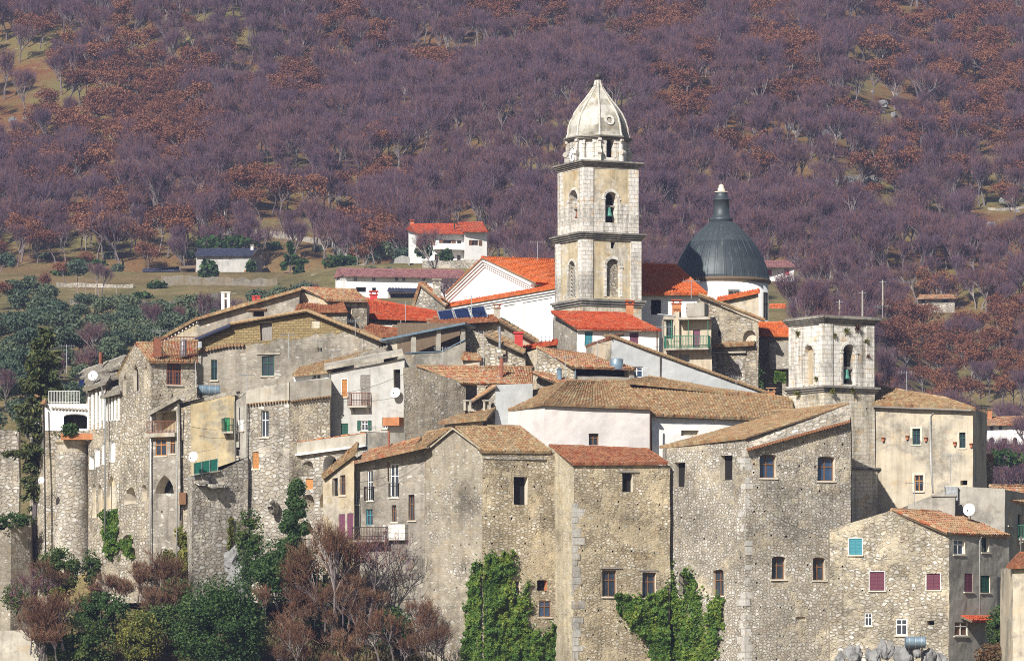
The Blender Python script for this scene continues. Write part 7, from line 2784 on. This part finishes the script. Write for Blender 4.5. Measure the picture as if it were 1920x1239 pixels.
rk = random.Random(3)
for i in range(13):
    px = 1580 + i * 15 + rk.uniform(-6, 6)
    py = 1240 - 14 * math.sin(i / 12 * 3.14) + rk.uniform(-10, 8)
    rock('grey limestone rock at the foot of the stone house with plum shutters', P(px, py, 293.2 + rk.uniform(-.6, .6)), rk.uniform(.32, .75), i * 1.7, group='rocks under the house with plum shutters', sq=(.7, .8, 1.25))
rock('pale boulder bulging from the wall beside the evergreen tree', P(512, 950, 310.9), .6, 4.4, 'concrete', sq=(1.4, .6, .9))
rock('grey rock outcrop by the foot of the stone bastion', P(436, 1050, 307.5), .8, 7.1, sq=(.8, .8, 1.3))
rock('second grey rock outcrop lower by the bastion foot', P(447, 1085, 306.5), .9, 9.3, sq=(1, .8, 1.4))
for i in range(5):
    c = P(298 + i * 6, 411 - (i % 2) * 5, hit(310, 415))
    rock('pale orange quarried block in a small heap on the slope', c, .55, i * 2.3, 'ochre_panel', 'stone_block', 'heap of pale blocks on the slope')
rr = random.Random(9)
for i in range(46):
    px, py = rr.choice([(rr.gauss(1650, 25), rr.gauss(190, 30)), (rr.gauss(1590, 60), rr.gauss(352, 10)), (rr.gauss(1850, 50), rr.gauss(310, 14)), (rr.gauss(40, 30), rr.gauss(250, 30)), (rr.gauss(1870, 40), rr.gauss(410, 30)), (rr.gauss(1520, 30), rr.gauss(245, 10))])
    if 0 < px < 1920:
        Y = hit(px, py)
        X = (px - HX) / F * Y
        rock('pale limestone boulder in a clearing of the wooded slope', (X, Y, ground(X, Y) + .1), rr.uniform(.5, 1.4), i * .77, 'rock', 'boulder', 'boulders in the clearings')
# =============================================================== plants near the village
def shrub(name, label, px, py, Y, rx, rz, n, mat, size=.07, seed=0, cat='bush', stem='bark', base=None, clumps=26, group=None, shape='round', ry_=None):
    """leafy plant centred on a picture point; rx, rz half sizes in picture pixels"""
    rg = np.random.default_rng(seed + 40)
    n = int(n * 1.9) if size < .1 else n
    c = P(px, py, Y)
    sx, sz = rx / F * Y, rz / F * Y
    sy = ry_ or sx * .8
    th = Thing(name, label, cat, (c.x, c.y, c.z - sz), group)
    d = rg.normal(size=(clumps, 3))
    d /= np.linalg.norm(d, axis=1, keepdims=True)
    rr = rg.uniform(.25, 1., (clumps, 1)) ** .55 * .8
    k = d * rr
    if shape == 'cone':
        t = rg.uniform(0, 1, clumps)
        a = rg.uniform(0, 6.283, clumps)
        w = (1 - t) ** .8 * rg.uniform(.3, 1, clumps) ** .5
        k = np.stack([np.cos(a) * w, np.sin(a) * w, t * 1.85 - .95], 1)
    cen_ = np.array(c) + k * np.array([sx, sy, sz])
    rad = rg.uniform(.2, .42, clumps) * min(sx, sz) * (1 if shape != 'cone' else .8)
    cl = Cloud()
    cl.quads(*leafball(rg, cen_, rad, n, size))
    # loose sprays that break the outline
    m_ = n // 7
    dd = rg.normal(size=(m_, 3))
    dd /= np.linalg.norm(dd, axis=1, keepdims=True)
    if shape == 'cone':
        cc, a_, b_ = leafball(rg, cen_, rad * 1.5, m_, size)
    else:
        cc = np.array(c) + dd * np.array([sx, sy, sz]) * rg.uniform(.85, 1.12, (m_, 1))
        _, a_, b_ = leafball(rg, cen_, rad, m_, size)
    cl.quads(cc, a_, b_)
    me = cl.mesh('foliage', mat)
    o = bpy.data.objects.new('foliage', me)
    COL.objects.link(o)
    me.transform(Matrix.Translation(-th.loc))
    o.parent = th.o
    mb = MB()
    foot = Vector((c.x, c.y, c.z - sz * 1.25)) if base is None else base
    for i in range(7):
        tgt = Vector(cen_[rg.integers(0, clumps)])
        md = foot.lerp(tgt, .5) + Vector((rg.normal(0, .1), rg.normal(0, .1), .15))
        mb.tube([foot, md, tgt], .07, 4, 0, .02, False)
    th.part(mb, 'stem', [stem])
    return th


def bare_shrub(label, px, py, Y, h, seed, mat='scrub', n=1, spread=1., name='bare_shrub', group=None, stem='bark', per=5, w=.03, cat='bush'):
    """bare twiggy plant standing on picture point (its foot)"""
    rg = np.random.default_rng(seed)
    c = P(px, py, Y)
    th = Thing(name, label, cat, c, group)
    A, Bm = [], Cloud()
    mb = MB()
    for i in range(n):
        seg, tips = skeleton(seed + i, h * rg.uniform(.75, 1.1), spread, 4, (5, 4, 3), .5, .16)
        off = np.array([rg.normal(0, .5), rg.normal(0, .4), 0]) * (1 if n > 1 else 0)
        seg = [(a + off, b + off, r0, r1, lv) for a, b, r0, r1, lv in seg]
        tips = [(t + off, d) for t, d in tips]
        for a, b, r0, r1, lv in seg:
            if lv <= 2:
                mb.tube([Vector(a) + c, Vector(b) + c], max(.014, r0 * .8), 4 if lv < 2 else 3, 0, max(.01, r1 * .8), False)
        me = twigs(seg, tips, rg, 'tmp', mat, per, .5 * h / 4, w, 3, w * 1.2)
        v = np.empty(len(me.vertices) * 3)
        me.vertices.foreach_get('co', v)
        v = v.reshape(-1, 3)
        Bm.v.append(v)
        Bm.f.append(np.arange(len(v)).reshape(-1, 4) + Bm.n)
        Bm.n += len(v)
        bpy.data.meshes.remove(me)
    th.part(mb, 'stem', [stem])
    o = bpy.data.objects.new('twigs', Bm.mesh('twigs', mat))
    COL.objects.link(o)
    o.parent = th.o
    return th


def inpoly(x, y, poly):
    r_ = False
    j = len(poly) - 1
    for i in range(len(poly)):
        xi, yi = poly[i]
        xj, yj = poly[j]
        if (yi > y) != (yj > y) and x < (xj - xi) * (y - yi) / (yj - yi) + xi:
            r_ = not r_
        j = i
    return r_


def ivy(label, poly, planes, n, mat='leaf_ivy', size=.085, seed=0, thick=.35, name='ivy', cat='climbing plant'):
    """leaves on wall planes; planes: [(px limit, wall frame)]"""
    rg = np.random.default_rng(seed)
    r_ = random.Random(seed)
    xs, ys = [p[0] for p in poly], [p[1] for p in poly]
    pts, nr = [], []
    tries = 0
    while len(pts) < n and tries < n * 30:
        tries += 1
        x, y = r_.uniform(min(xs), max(xs)), r_.uniform(min(ys), max(ys))
        jx = noise.noise(Vector((x * .09, y * .09, seed))) * 9
        jy = noise.noise(Vector((x * .09, y * .09, seed + 5))) * 9
        if r_.random() < .16:
            jx, jy = jx + r_.gauss(0, 7), jy + r_.gauss(0, 7)
        if not inpoly(x + jx, y + jy, poly):
            continue
        wf = next(w for lim, w in planes if x <= lim)
        u, z = wf.at(x, y)
        bul = max(0, .5 + noise.noise(Vector((u * .9, z * .9, seed * 3.1))) * 1.1 + noise.noise(Vector((u * 2.6, z * 2.6, seed * 1.1))) * .6)
        d = thick * bul * r_.uniform(.55, 1.05) + .02
        pts.append(wf.pt(u, z, d))
        g = Vector((noise.noise(Vector((u * 2.6 + .2, z * 2.6, seed))) - noise.noise(Vector((u * 2.6 - .2, z * 2.6, seed))), 0, noise.noise(Vector((u * 2.6, z * 2.6 + .2, seed))) - noise.noise(Vector((u * 2.6, z * 2.6 - .2, seed)))))
        nr.append(wf.n.to_3d() - g * 1.2 + Vector((0, 0, .25)))
    c = np.array(pts)
    nn = np.array(nr) + rg.normal(0, .75, c.shape)
    nn /= np.linalg.norm(nn, axis=1, keepdims=True)
    a = np.cross(nn, rg.normal(size=c.shape))
    a /= np.linalg.norm(a, axis=1, keepdims=True)
    b = np.cross(nn, a)
    s_ = size * rg.uniform(.6, 1.3, (len(c), 1))
    cl = Cloud()
    cl.quads(c, a * s_, b * s_ * .85)
    th = Thing(name, label, cat, c[np.argmin(c[:, 2])])
    me = cl.mesh('leaves', mat)
    me.transform(Matrix.Translation(-th.loc))
    o = bpy.data.objects.new('leaves', me)
    COL.objects.link(o)
    o.parent = th.o
    mb = MB()
    low = max(ys)
    for i in range(8):
        x = min(xs) + (max(xs) - min(xs)) * (i + .5) / 8
        wf = next(w for lim, w in planes if x <= lim)
        line = []
        yy = low
        while yy > min(ys) and len(line) < 9:
            xx = x + 10 * math.sin(yy * .05 + i)
            if inpoly(xx, yy, poly):
                line.append(wf.pt(*wf.at(xx, yy), .04))
            yy -= (low - min(ys)) / 9
        if len(line) > 1:
            mb.tube(line, .035, 4, 0, .015, False)
    th.part(mb, 'stem', ['bark'])
    return th


fa, fb, fc = find('ivy climbing'), find('pale quoins'), find('massive corner')
ivy('thick bright green ivy climbing the gabled stone house',
    Q(6, (395, 655), (350, 690), (315, 720), (300, 800), (280, 950), (265, 1100), (255, 1260), (735, 1260), (762, 1050), (720, 1040), (700, 1080), (655, 1110), (600, 1060), (570, 1040), (600, 940), (570, 905),
      (600, 850), (596, 815), (575, 830), (560, 890), (520, 900), (512, 830), (495, 800), (523, 740), (505, 655), (490, 690), (455, 650), (450, 700), (415, 690)), [(905, fa.wf[0]), (9e9, fa.wf[1])], 22000, seed=1, thick=.55, size=.07)
ivy('ragged ivy with tall shoots between the stone house and the massive corner house',
    Q(8, (-140, 890), (-110, 880), (-60, 910), (0, 905), (60, 885), (120, 855), (140, 880), (165, 850), (163, 710), (175, 700), (185, 760), (205, 870), (240, 905), (264, 850), (256, 760), (275, 735), (305, 840), (335, 940),
      (345, 1020), (350, 1110), (368, 1115), (372, 930), (400, 905), (452, 890), (446, 1000), (425, 1130), (395, 1270), (80, 1270), (20, 1110), (-60, 1060), (-120, 980)), [(1252, fb.wf[1]), (9e9, fc.wf[0])], 15000, seed=2, thick=.55, size=.07)
ivy('small green ivy hanging on the stone gable by the shaded gap', Q(7, (830, 505), (870, 480), (870, 640), (905, 690), (870, 690), (840, 620)), [(9e9, find('below the dome with round').wf[0])], 700, 'leaf_dark', seed=3, thick=.3)
ivy('green bush of ivy hanging in the shaded gap by bell tower', Q(7, (985, 535), (1040, 530), (1055, 580), (1040, 610), (990, 605), (975, 570)), [(9e9, WF(XY(1424, 333), XY(1500, 332)))], 500, 'leaf_ivy', seed=4, thick=.4)
m11, m12, m14 = find('gothic'), find('varnished'), find('arcaded')
ivy('dark ivy column hanging from the pointed niche', Q(2, (690, 262), (770, 255), (772, 400), (758, 520), (735, 600), (700, 560), (675, 420)), [(224, m14.wf[1]), (9e9, m11.wf[0])], 1800, 'leaf_ivy', seed=5, thick=.5)
ivy('bright green ivy patch filling the low round niche', Q(2, (765, 480), (830, 425), (870, 500), (878, 575), (800, 545)), [(9e9, m11.wf[0])], 1000, 'leaf_ivy', seed=6, thick=.35)
ivy('yellow green creeper climbing the pointed arch under the wooden windows', Q(2, (1160, 400), (1190, 350), (1222, 450), (1226, 640), (1215, 800), (1150, 900), (1110, 860), (1150, 640), (1170, 500)), [(9e9, m12.wf[0])], 1600, 'leaf_yellow', seed=7, thick=.5)
ivy('thin green creeper strand on the stone bastion', Q(2, (1478, 330), (1500, 300), (1500, 480), (1490, 540), (1470, 480)), [(9e9, find('bastion wall').wf[1])], 500, 'leaf_yellow', seed=8, thick=.2)
# --- bottom slope
rs0 = random.Random(4)
shrub('laurel_bush', 'dark green bush at the foot of the round bastion', 107, 1075, 309, 42, 48, 5200, 'leaf_bush', seed=1)
shrub('laurel_bush', 'small green bush between bastion and gothic house', 172, 1065, 310, 18, 34, 1500, 'leaf_bush', seed=2)
shrub('yellow_bush', 'small yellow flowering bush on the slope', 108, 1112, 304, 14, 12, 700, 'leaf_yellow', seed=3)
shrub('evergreen_bush', 'broad dark green bush low on the slope', 185, 1145, 303, 55, 34, 5000, 'leaf_dark', seed=4)
shrub('evergreen_bush', 'large green thicket in the bottom corner of the slope', 140, 1210, 299, 75, 50, 8000, 'leaf_bush', seed=5)
shrub('evergreen_bush', 'bright green bush with yellowish shoots beside big dark bush', 262, 1195, 299, 42, 48, 5000, 'leaf_yellow', seed=6)
shrub('evergreen_bush', 'round olive green bush behind the yellowish shoots', 300, 1165, 302, 50, 32, 4000, 'leaf_bush', seed=7)
shrub('evergreen_tree', 'big dark green bushy tree at the bottom of the slope', 412, 1180, 298, 85, 95, 17000, 'leaf_dark', seed=8, cat='tree', clumps=46)
shrub('evergreen_tree', 'dark green ragged evergreen tree before the loggia', 556, 985, 305, 46, 88, 8500, 'leaf_dark', seed=9, cat='tree', clumps=34, shape='cone')
shrub('evergreen_bush', 'dark thicket under the ragged evergreen tree', 520, 1070, 304, 75, 58, 10000, 'leaf_dark', seed=10, clumps=40)
shrub('evergreen_bush', 'dark evergreen thicket behind the brown scrub', 610, 1120, 304.6, 70, 60, 7000, 'leaf_dark', seed=31, clumps=40)
shrub('evergreen_bush', 'tall green shrub against the bastion wall', 468, 1010, 305.5, 26, 55, 3600, 'leaf_bush', seed=11)
shrub('evergreen_bush', 'yellow green shrub by the pipe under wooden windows', 313, 1060, 310, 22, 30, 1600, 'leaf_yellow', seed=12)
shrub('evergreen_bush', 'green leafy mound under the pointed arch creeper', 330, 1110, 306, 30, 26, 2000, 'leaf_bush', seed=13)
shrub('potted_plant', 'round green plant in the brick planter of the bastion', 131, 806, 324.5, 16, 13, 900, 'leaf_dark', .09, seed=14, cat='plant')
shrub('garden_shrub', 'green shrub spilling over the low wall at picture edge', 24, 975, 325, 36, 14, 1500, 'leaf_dark', seed=15)
shrub('evergreen_bush', 'leafy green bush beside the red awning', 1876, 1175, 294, 26, 40, 3400, 'leaf_bush', seed=16)
shrub('garden_shrub', 'reddish brown shrub below leafy bush by the awning', 1862, 1228, 293, 34, 22, 1600, leafmat('russet_leaves', (.10, .05, .03), (.16, .09, .04), (.12, .12, .04)), seed=17)
shrub('garden_shrub', 'green shrub growing beyond the right hand shed', 1880, 858, 480, 40, 16, 1500, 'leaf_dark', .16, seed=18)
shrub('cypress_tree', 'dark green conical tree on the slope beside the pale barn', 543, 480, 735, 16, 26, 1500, 'leaf_dark', .3, seed=19, cat='tree', shape='cone')
shrub('cypress_tree', 'small dark conifer beside the taller conical tree', 562, 502, 730, 10, 15, 800, 'leaf_dark', .28, seed=20, cat='tree', shape='cone')
shrub('cypress_tree', 'round dark green tree before the pale barn', 391, 510, 725, 17, 23, 1500, 'leaf_dark', .3, seed=21, cat='tree')
shrub('evergreen_bush', 'dark green bush at the corner of the pale barn', 470, 503, 738, 9, 16, 600, 'leaf_dark', .28, seed=22)
shrub('evergreen_bush', 'dark green broom thicket below the roadside wall', 425, 458, 752, 58, 15, 2200, 'leaf_dark', .3, seed=23)
shrub('evergreen_bush', 'dark green thicket behind the long white building', 640, 492, 722, 34, 14, 1300, 'leaf_dark', .3, seed=24)
shrub('evergreen_bush', 'green garden bush before the cream farmhouse balcony', 795, 470, 716, 16, 13, 800, 'leaf_dark', .25, seed=25)
shrub('evergreen_bush', 'second green garden bush below the farmhouse windows', 836, 480, 716, 14, 12, 700, 'leaf_dark', .25, seed=26)
shrub('evergreen_bush', 'dark bush in rust oaks left of the dark shed', 150, 498, 745, 20, 14, 800, 'leaf_dark', .3, seed=27)
for k in range(16):
    px_ = 90 + k * 42 + rs0.uniform(-15, 15)
    py_ = 470 + rs0.uniform(0, 105) if px_ < 360 else 445 + rs0.uniform(0, 55)
    if 355 < px_ < 490 or 755 < px_ < 915 or (px_ > 620 and py_ > 490):
        continue
    shrub('scrub_bush', 'low dark green scrub bush scattered on the dry meadow slope', px_, py_, hit(px_, py_ + 6), rs0.uniform(9, 22), rs0.uniform(6, 10), 420, 'leaf_dark' if k % 3 else 'olive', .26, seed=80 + k, group='scrub bushes on the meadow slope')
# tall conifer on the left
rg = np.random.default_rng(77)
cb, ct_ = P(45, 1010, 328), P(84, 618, 328)
th = Thing('conifer_tree', 'tall golden green conifer beside the white terrace house', 'tree', cb)
mb = MB()
top = P(84, 614, 328)
foot = P(62, 1010, 328)
mb.tube([foot, foot.lerp(top, .5) + Vector((.1, 0, 0)), top], .24, 7, 0, .04)
cl = Cloud()
for i in range(150):
    t = rg.uniform(.03, 1) ** .75
    p = foot.lerp(top, t)
    if t < .42:
        L = rg.uniform(.5, 1.3) * (1.0 if t > .15 else .7)
    else:
        L = (1 - t) ** .55 * 3.3 * rg.uniform(.55, 1.1) + .25
    a = rg.uniform(0, 6.283)
    d = np.array([math.cos(a), math.sin(a), -.12 + .35 * t])
    e = np.array(p) + d * L + np.array([0, 0, -.12 * L])
    mb.tube([p, Vector(e)], .04, 3, 0, .012, False)
    n = int(26 + 62 * L)
    s_ = rg.uniform(.15, 1, n)
    c = np.array(p) + (e - np.array(p)) * s_[:, None]
    w_ = .32 * L * (1.1 - s_) + .12
    c = c + np.stack([rg.normal(0, 1, n) * w_ * abs(d[1]) * .8 + rg.normal(0, .08, n), rg.normal(0, 1, n) * w_ * abs(d[0]) * .8, -abs(rg.normal(0, .22, n))], 1)
    aa = np.tile(d, (n, 1)) + rg.normal(0, .5, (n, 3)) + np.array([0, 0, -.6])
    aa /= np.linalg.norm(aa, axis=1, keepdims=True)
    bb = np.cross(aa, rg.normal(size=(n, 3)))
    bb /= np.linalg.norm(bb, axis=1, keepdims=True)
    cl.quads(c, aa * rg.uniform(.1, .22, (n, 1)), bb * rg.uniform(.03, .07, (n, 1)))
th.part(mb, 'trunk', ['bark'])
me = cl.mesh('foliage', 'needle')
me.transform(Matrix.Translation(-th.loc))
o = bpy.data.objects.new('foliage', me)
COL.objects.link(o)
o.parent = th.o
# --- bare scrub
GS = 'brown bare scrub below the houses'
LS = 'tangle of leafless brown scrub on the slope below the windowed houses'
rs = random.Random(21)
for i in range(30):
    px = rs.uniform(490, 815)
    py = rs.uniform(1165, 1290)
    Y = 303.5 - (py - 1120) / 190 * 6
    bare_shrub(LS, px, py, Y, rs.uniform(2.4, 4.4), 500 + i, 'scrub', 1, .85, group=GS, per=5, w=.026)
for i in range(12):
    px, py = rs.uniform(95, 330), rs.uniform(1100, 1190)
    Y = 308 - (py - 1080) / 120 * 4
    bare_shrub('leafless brown shrub among the green bushes below the bastion', px, py, Y, rs.uniform(1.8, 3.2), 560 + i, 'scrub', 2, 1.0, group='brown shrubs below the bastion', per=6)
for i in range(8):
    px = rs.uniform(250, 335)
    bare_shrub('pale leafless sapling before the gothic house wall', px, rs.uniform(1130, 1165), 307, rs.uniform(3, 4.4), 590 + i, 'scrub', 1, .7, 'bare_sapling', 'pale saplings before the gothic house', 'palebark', cat='tree')
for i in range(6):
    px = 60 + i * 5
    bare_shrub('brown creeper covered shrub at the corner wall bottom left', px + rs.uniform(-10, 20), 1250 + rs.uniform(-30, 10), 297, rs.uniform(3.5, 5.), 610 + i, 'scrub', 2, .8, group='brown shrubs in the bottom corner')
bare_shrub('leafless tree with long dark branches before the windowed house', 692, 1165, 301.5, 6.6, 631, 'twig', 1, 1.0, 'bare_tree', None, 'bark', 6, .035, 'tree')
bare_shrub('leafless trunk wrapped in reddish creeper before plum doors', 622, 1180, 302, 8.2, 642, 'scrub', 3, .42, 'creeper_covered_tree', None, 'bark', 9, .035, 'tree')
bare_shrub('thin leafless sapling leaning over the white corner wall', 70, 1160, 305, 4.2, 655, 'twig', 1, 1.2, 'bare_tree', None, 'bark', 6, .03, 'tree')
bare_shrub('pale leaning dead branches in the brown scrub', 650, 1262, 297, 3.6, 668, 'scrub', 1, 1.1, 'dead_branches', None, 'scrub', 4, .03, 'branches')
shrub('evergreen_bush', 'small olive green shrub before the low wall at the picture edge', 30, 1120, 322, 26, 26, 1500, 'leaf_bush', seed=33)
shrub('evergreen_bush', 'dark evergreen behind the brown scrub near the plastered gable', 735, 1175, 302.6, 42, 40, 3000, 'leaf_dark', seed=34)
# --- undergrowth covering the slope
rg = np.random.default_rng(5)
cl = Cloud()
n = 42000
px = np.where(rg.random(n) < .82, rg.uniform(20, 900, n), rg.uniform(1540, 1960, n))
YY = np.where(px < 1000, rg.uniform(288, 311, n), rg.uniform(289, 294.5, n))
X = (px - HX) / F * YY
Z = np.array([ground(a, b) for a, b in zip(X, YY)])
hgt = rg.uniform(0, .55, n)
c = np.stack([X, YY, Z + hgt], 1)
aa = rg.normal(0, .35, (n, 3)) + np.array([0, 0, 1])
aa /= np.linalg.norm(aa, axis=1, keepdims=True)
bb = np.cross(aa, rg.normal(size=(n, 3)))
bb /= np.linalg.norm(bb, axis=1, keepdims=True)
cl.quads(c, aa * rg.uniform(.12, .28, (n, 1)), bb * rg.uniform(.02, .06, (n, 1)))
me = cl.mesh('undergrowth', leafmat('undergrowth_blades', (.05, .07, .02), (.14, .11, .05), (.20, .12, .06)))
o = bpy.data.objects.new('undergrowth', me)
COL.objects.link(o)
tag(o, 'dry grass and brambles covering the slope below the village', 'undergrowth', kind='stuff')
# --- tufts on the bell tower




def tuft(label, p, r, seed, mat='leaf_yellow'):
    rg = np.random.default_rng(seed)
    th = Thing('wall_plant', label, 'plant', p)
    cl = Cloud()
    n = 90
    d = rg.normal(0, 1, (n, 3)) + np.array([-.1, -.6, .3])
    d /= np.linalg.norm(d, axis=1, keepdims=True)
    L = rg.uniform(.3, 1, (n, 1)) * r
    cl.ribbons(np.zeros((n, 3)), d * L, np.full(n, .07), rg)
    o = bpy.data.objects.new('leaves', cl.mesh('leaves', mat))
    COL.objects.link(o)
    o.parent = th.o
    mb = MB()
    mb.tube([Vector(p), Vector(p) + Vector((0, -.12, .05))], .03, 4)
    th.part(mb, 'stem', ['bark'])


TW = XY(1546, 316)
for k, (x, y, r_, lab) in enumerate(((1495, 235, .4, 'yellowish tuft beside the brown one, high on square tower face'), (1575, 215, .5, 'brown tuft high on the square tower front face'), (1640, 310, .35, 'tuft right of the tower arch'), (1150, 255, .4, 'tuft at the far corner under the tower cornice'),
                                     (1410, 268, .3, 'small tuft above the tower corner stones'), (1652, 420, .3, 'small reddish tuft right of the bell opening'), (1380, 672, .42, 'green tuft on the lower tower cornice by the corner'), (1525, 668, .42, 'green tuft on the lower tower cornice under the bell'),
                                     (1165, 690, .35, 'tuft on the lower tower cornice by the blind arch'), (1285, 580, .25, 'tiny tuft right of the blind tower arch'))):
    px_, py_ = q(7, x, y)
    w_ = WT[0] if px_ < 1546 else WT[1]
    u, z = w_.at(px_, py_)
    tuft(lab, w_.pt(u, z, .08 if y < 600 else .35), r_, 60 + k, 'leaf_yellow' if k not in (1, 5) else 'scrub')
# --- aerials
for k, (px, py, Y, hh, lab) in enumerate(((541, 672, 320, 1.9, 'thin aerial on the slanting roof before tufa gable'), (623, 688, 319, 1.3, 'short aerial above the white attic'), (666, 640, 324, 1.7, 'thin aerial at the right foot of tufa gable'),
                                          (462, 760, 314, 2.4, 'tall thin aerial on the curved parapet house'), (884, 606, 326.5, 2.2, 'aerial in front of the solar panels'), (907, 690, 316, 2.8, 'leaning aerial on the mottled low roof'), (125, 700, 333, 2.3, 'aerial beyond the conifer and mossy roof'),
                                          (1655, 596, 330, 1.0, 'short aerial behind the square tower'), (1245, 640, 322.5, 1.2, 'small aerial on pale bluish gable'), (1782, 905, 305, 2.1, 'thin aerial by the square roof tank'), (600, 670, 321, 1.4, 'bent aerial by the green window of tufa house'), (1008, 488, 350, 1.6, 'aerial on the orange nave roof'))):
    antenna(lab, P(px, py, Y), hh, k)
for k, (px, py, Y, hh, lab) in enumerate(((1060, 712, 316.8, 1.8, 'thin aerial on the broad hip roof ridge'), (1380, 742, 318.5, 1.5, 'short aerial on the long roof behind the corner house'), (690, 850, 305.5, 2., 'thin aerial on the windowed house roof'),
                                          (830, 690, 315, 1.6, 'aerial on the mottled roof beside the patched wall'), (1120, 672, 321, 1.4, 'aerial on the loggia roof'), (1296, 560, 328.6, 1.5, 'aerial above the green balcony house'), (760, 603, 330, 1.6, 'aerial left of the solar panels'),
                                          (1700, 735, 319.5, 1.6, 'aerial on the beige house ridge'), (1715, 950, 296.5, 1.8, 'aerial on the small house roof with plum shutters'), (300, 665, 317.5, 1.9, 'aerial behind the red fenced terrace'), (645, 560, 333, 1.6, 'aerial on the small tower house'))):
    antenna(lab, P(px, py, Y), hh, 30 + k)
for k, (p0, p1, sg, lab) in enumerate(((P(800, 850, 303), P(662, 905, 305), .5, 'thin cable drooping across the windowed house front'), (P(760, 700, 310.4), P(617, 740, 314.2), .3, 'thin cable across the balcony house wall'), (P(1000, 665, 320), P(910, 690, 315.5), .4, 'cable between stone gable and mottled roof'),
                                      (P(465, 790, 311.6), P(360, 800, 312.6), .4, 'cable along the yellow plaster wall'), (P(1240, 650, 326.8), P(1110, 640, 321.6), .3, 'cable from balcony house to bluish gable'), (P(1825, 800, 315.6), P(1896, 930, 302.8), .6, 'cable from beige house to flat grey house'),
                                      (P(282, 800, 314.2), P(222, 820, 319.8), .3, 'cable on the gothic house side wall'), (P(1556, 1010, 297), P(1398, 930, 296.6), .4, 'cable across the massive corner house front'))):
    mb = MB()
    mb.tube([p0.lerp(p1, i / 14) - Vector((0, .12, sg * math.sin(math.pi * i / 14))) for i in range(15)], .014, 4)
    solo(mb, 'cable', ['iron'], lab, 'cable', (0, 0, 0))
# chimneys on the roof behind
for px0, px1, y0, y1, m, lab in ((415, 431, 549, 572, 'white', 'white double chimney behind the long slanting roof edge'), (473, 487, 556, 566, 'red', 'dark red chimney behind the slanting roof edge')):
    th = Thing('chimney_stack', lab, 'chimney', P(px0, y1, 337))
    mb = MB()
    a, b = P(px0, y1, 337), P(px1, y0, 337)
    w = b.x - a.x
    for k in (0, 1):
        mb.obox((a.x + k * w * .65, a.y, a.z - 1.5), (w * .35, 0, 0), (0, .5, 0), (0, 0, b.z - a.z + 1.5))
    th.part(mb, 'stack', [m])
    mb = MB()
    mb.obox((a.x - .05, a.y - .05, b.z + .003), (w + .1, 0, 0), (0, .6, 0), (0, 0, .07))
    mb.obox((a.x + w * .353, a.y + .02, (a.z + b.z) / 2), (w * .294, 0, 0), (0, .46, 0), (0, 0, .09))
    th.part(mb, 'cap', [m])
cyl_tank('blue grey solar boiler tank lying on the rocks', P(1697, 1203, 292.5), P(1735, 1203, 292.5), .4, 'tank')
# =============================================================== camera, light, air
cam = bpy.data.cameras.new('camera')
cam.sensor_width = 36
cam.lens = F / 1920 * 36
cam.shift_y = (HY - 619.5) / 1920
cam.clip_start, cam.clip_end = 1, 5000
co = bpy.data.objects.new('camera', cam)
co.rotation_euler = (R(90), 0, 0)
COL.objects.link(co)
scene.camera = co
AZ, EL = R(27), R(34)
sd = Vector((-math.sin(AZ) * math.cos(EL), -math.cos(AZ) * math.cos(EL), math.sin(EL)))
sl = bpy.data.lights.new('sun', 'SUN')
sl.energy = 5.0
sl.angle = R(.5)
sl.color = (1, .95, .87)
so = bpy.data.objects.new('sun', sl)
so.rotation_euler = (-sd).to_track_quat('-Z', 'Y').to_euler()
so.location = sd * 100
COL.objects.link(so)
w = bpy.data.worlds.new('World')
scene.world = w
w.use_nodes = True
nt = w.node_tree
nt.nodes.clear()
sky = nt.nodes.new('ShaderNodeTexSky')
sky.sky_type = 'NISHITA'
sky.sun_disc = False
sky.sun_elevation = EL
sky.sun_rotation = math.atan2(sd.x, sd.y)
bg = nt.nodes.new('ShaderNodeBackground')
bg.inputs[1].default_value = .05
ow = nt.nodes.new('ShaderNodeOutputWorld')
nt.links.new(sky.outputs[0], bg.inputs[0])
nt.links.new(bg.outputs[0], ow.inputs[0])
vs = scene.view_settings
vs.view_transform = 'Standard'
vs.look = 'None'
vs.exposure = .62
scene.cycles.filter_width = 1.0
scene.cycles.use_denoising = False
vs.gamma = 1
HAZE = .00013
if HAZE:
    mb = MB()
    lo = -62.
    mb.obox((-436, -66, lo), (872, 0, 0), (0, 1682, 0), (0, 0, 440 - lo))
    t = NT('hazy_air')
    t.t.nodes.remove(t.b)
    pv = t.n('ShaderNodeVolumePrincipled', {'Color': (.50, .60, 1.0, 1), 'Density': HAZE, 'Anisotropy': .0})
    t.t.links.new(pv.outputs[0], t.out.inputs['Volume'])
    o = mb.build('haze', [t.mat])
    # weld the box
    tag(o, 'thin bluish air in front of the far slope', 'haze', kind='stuff')
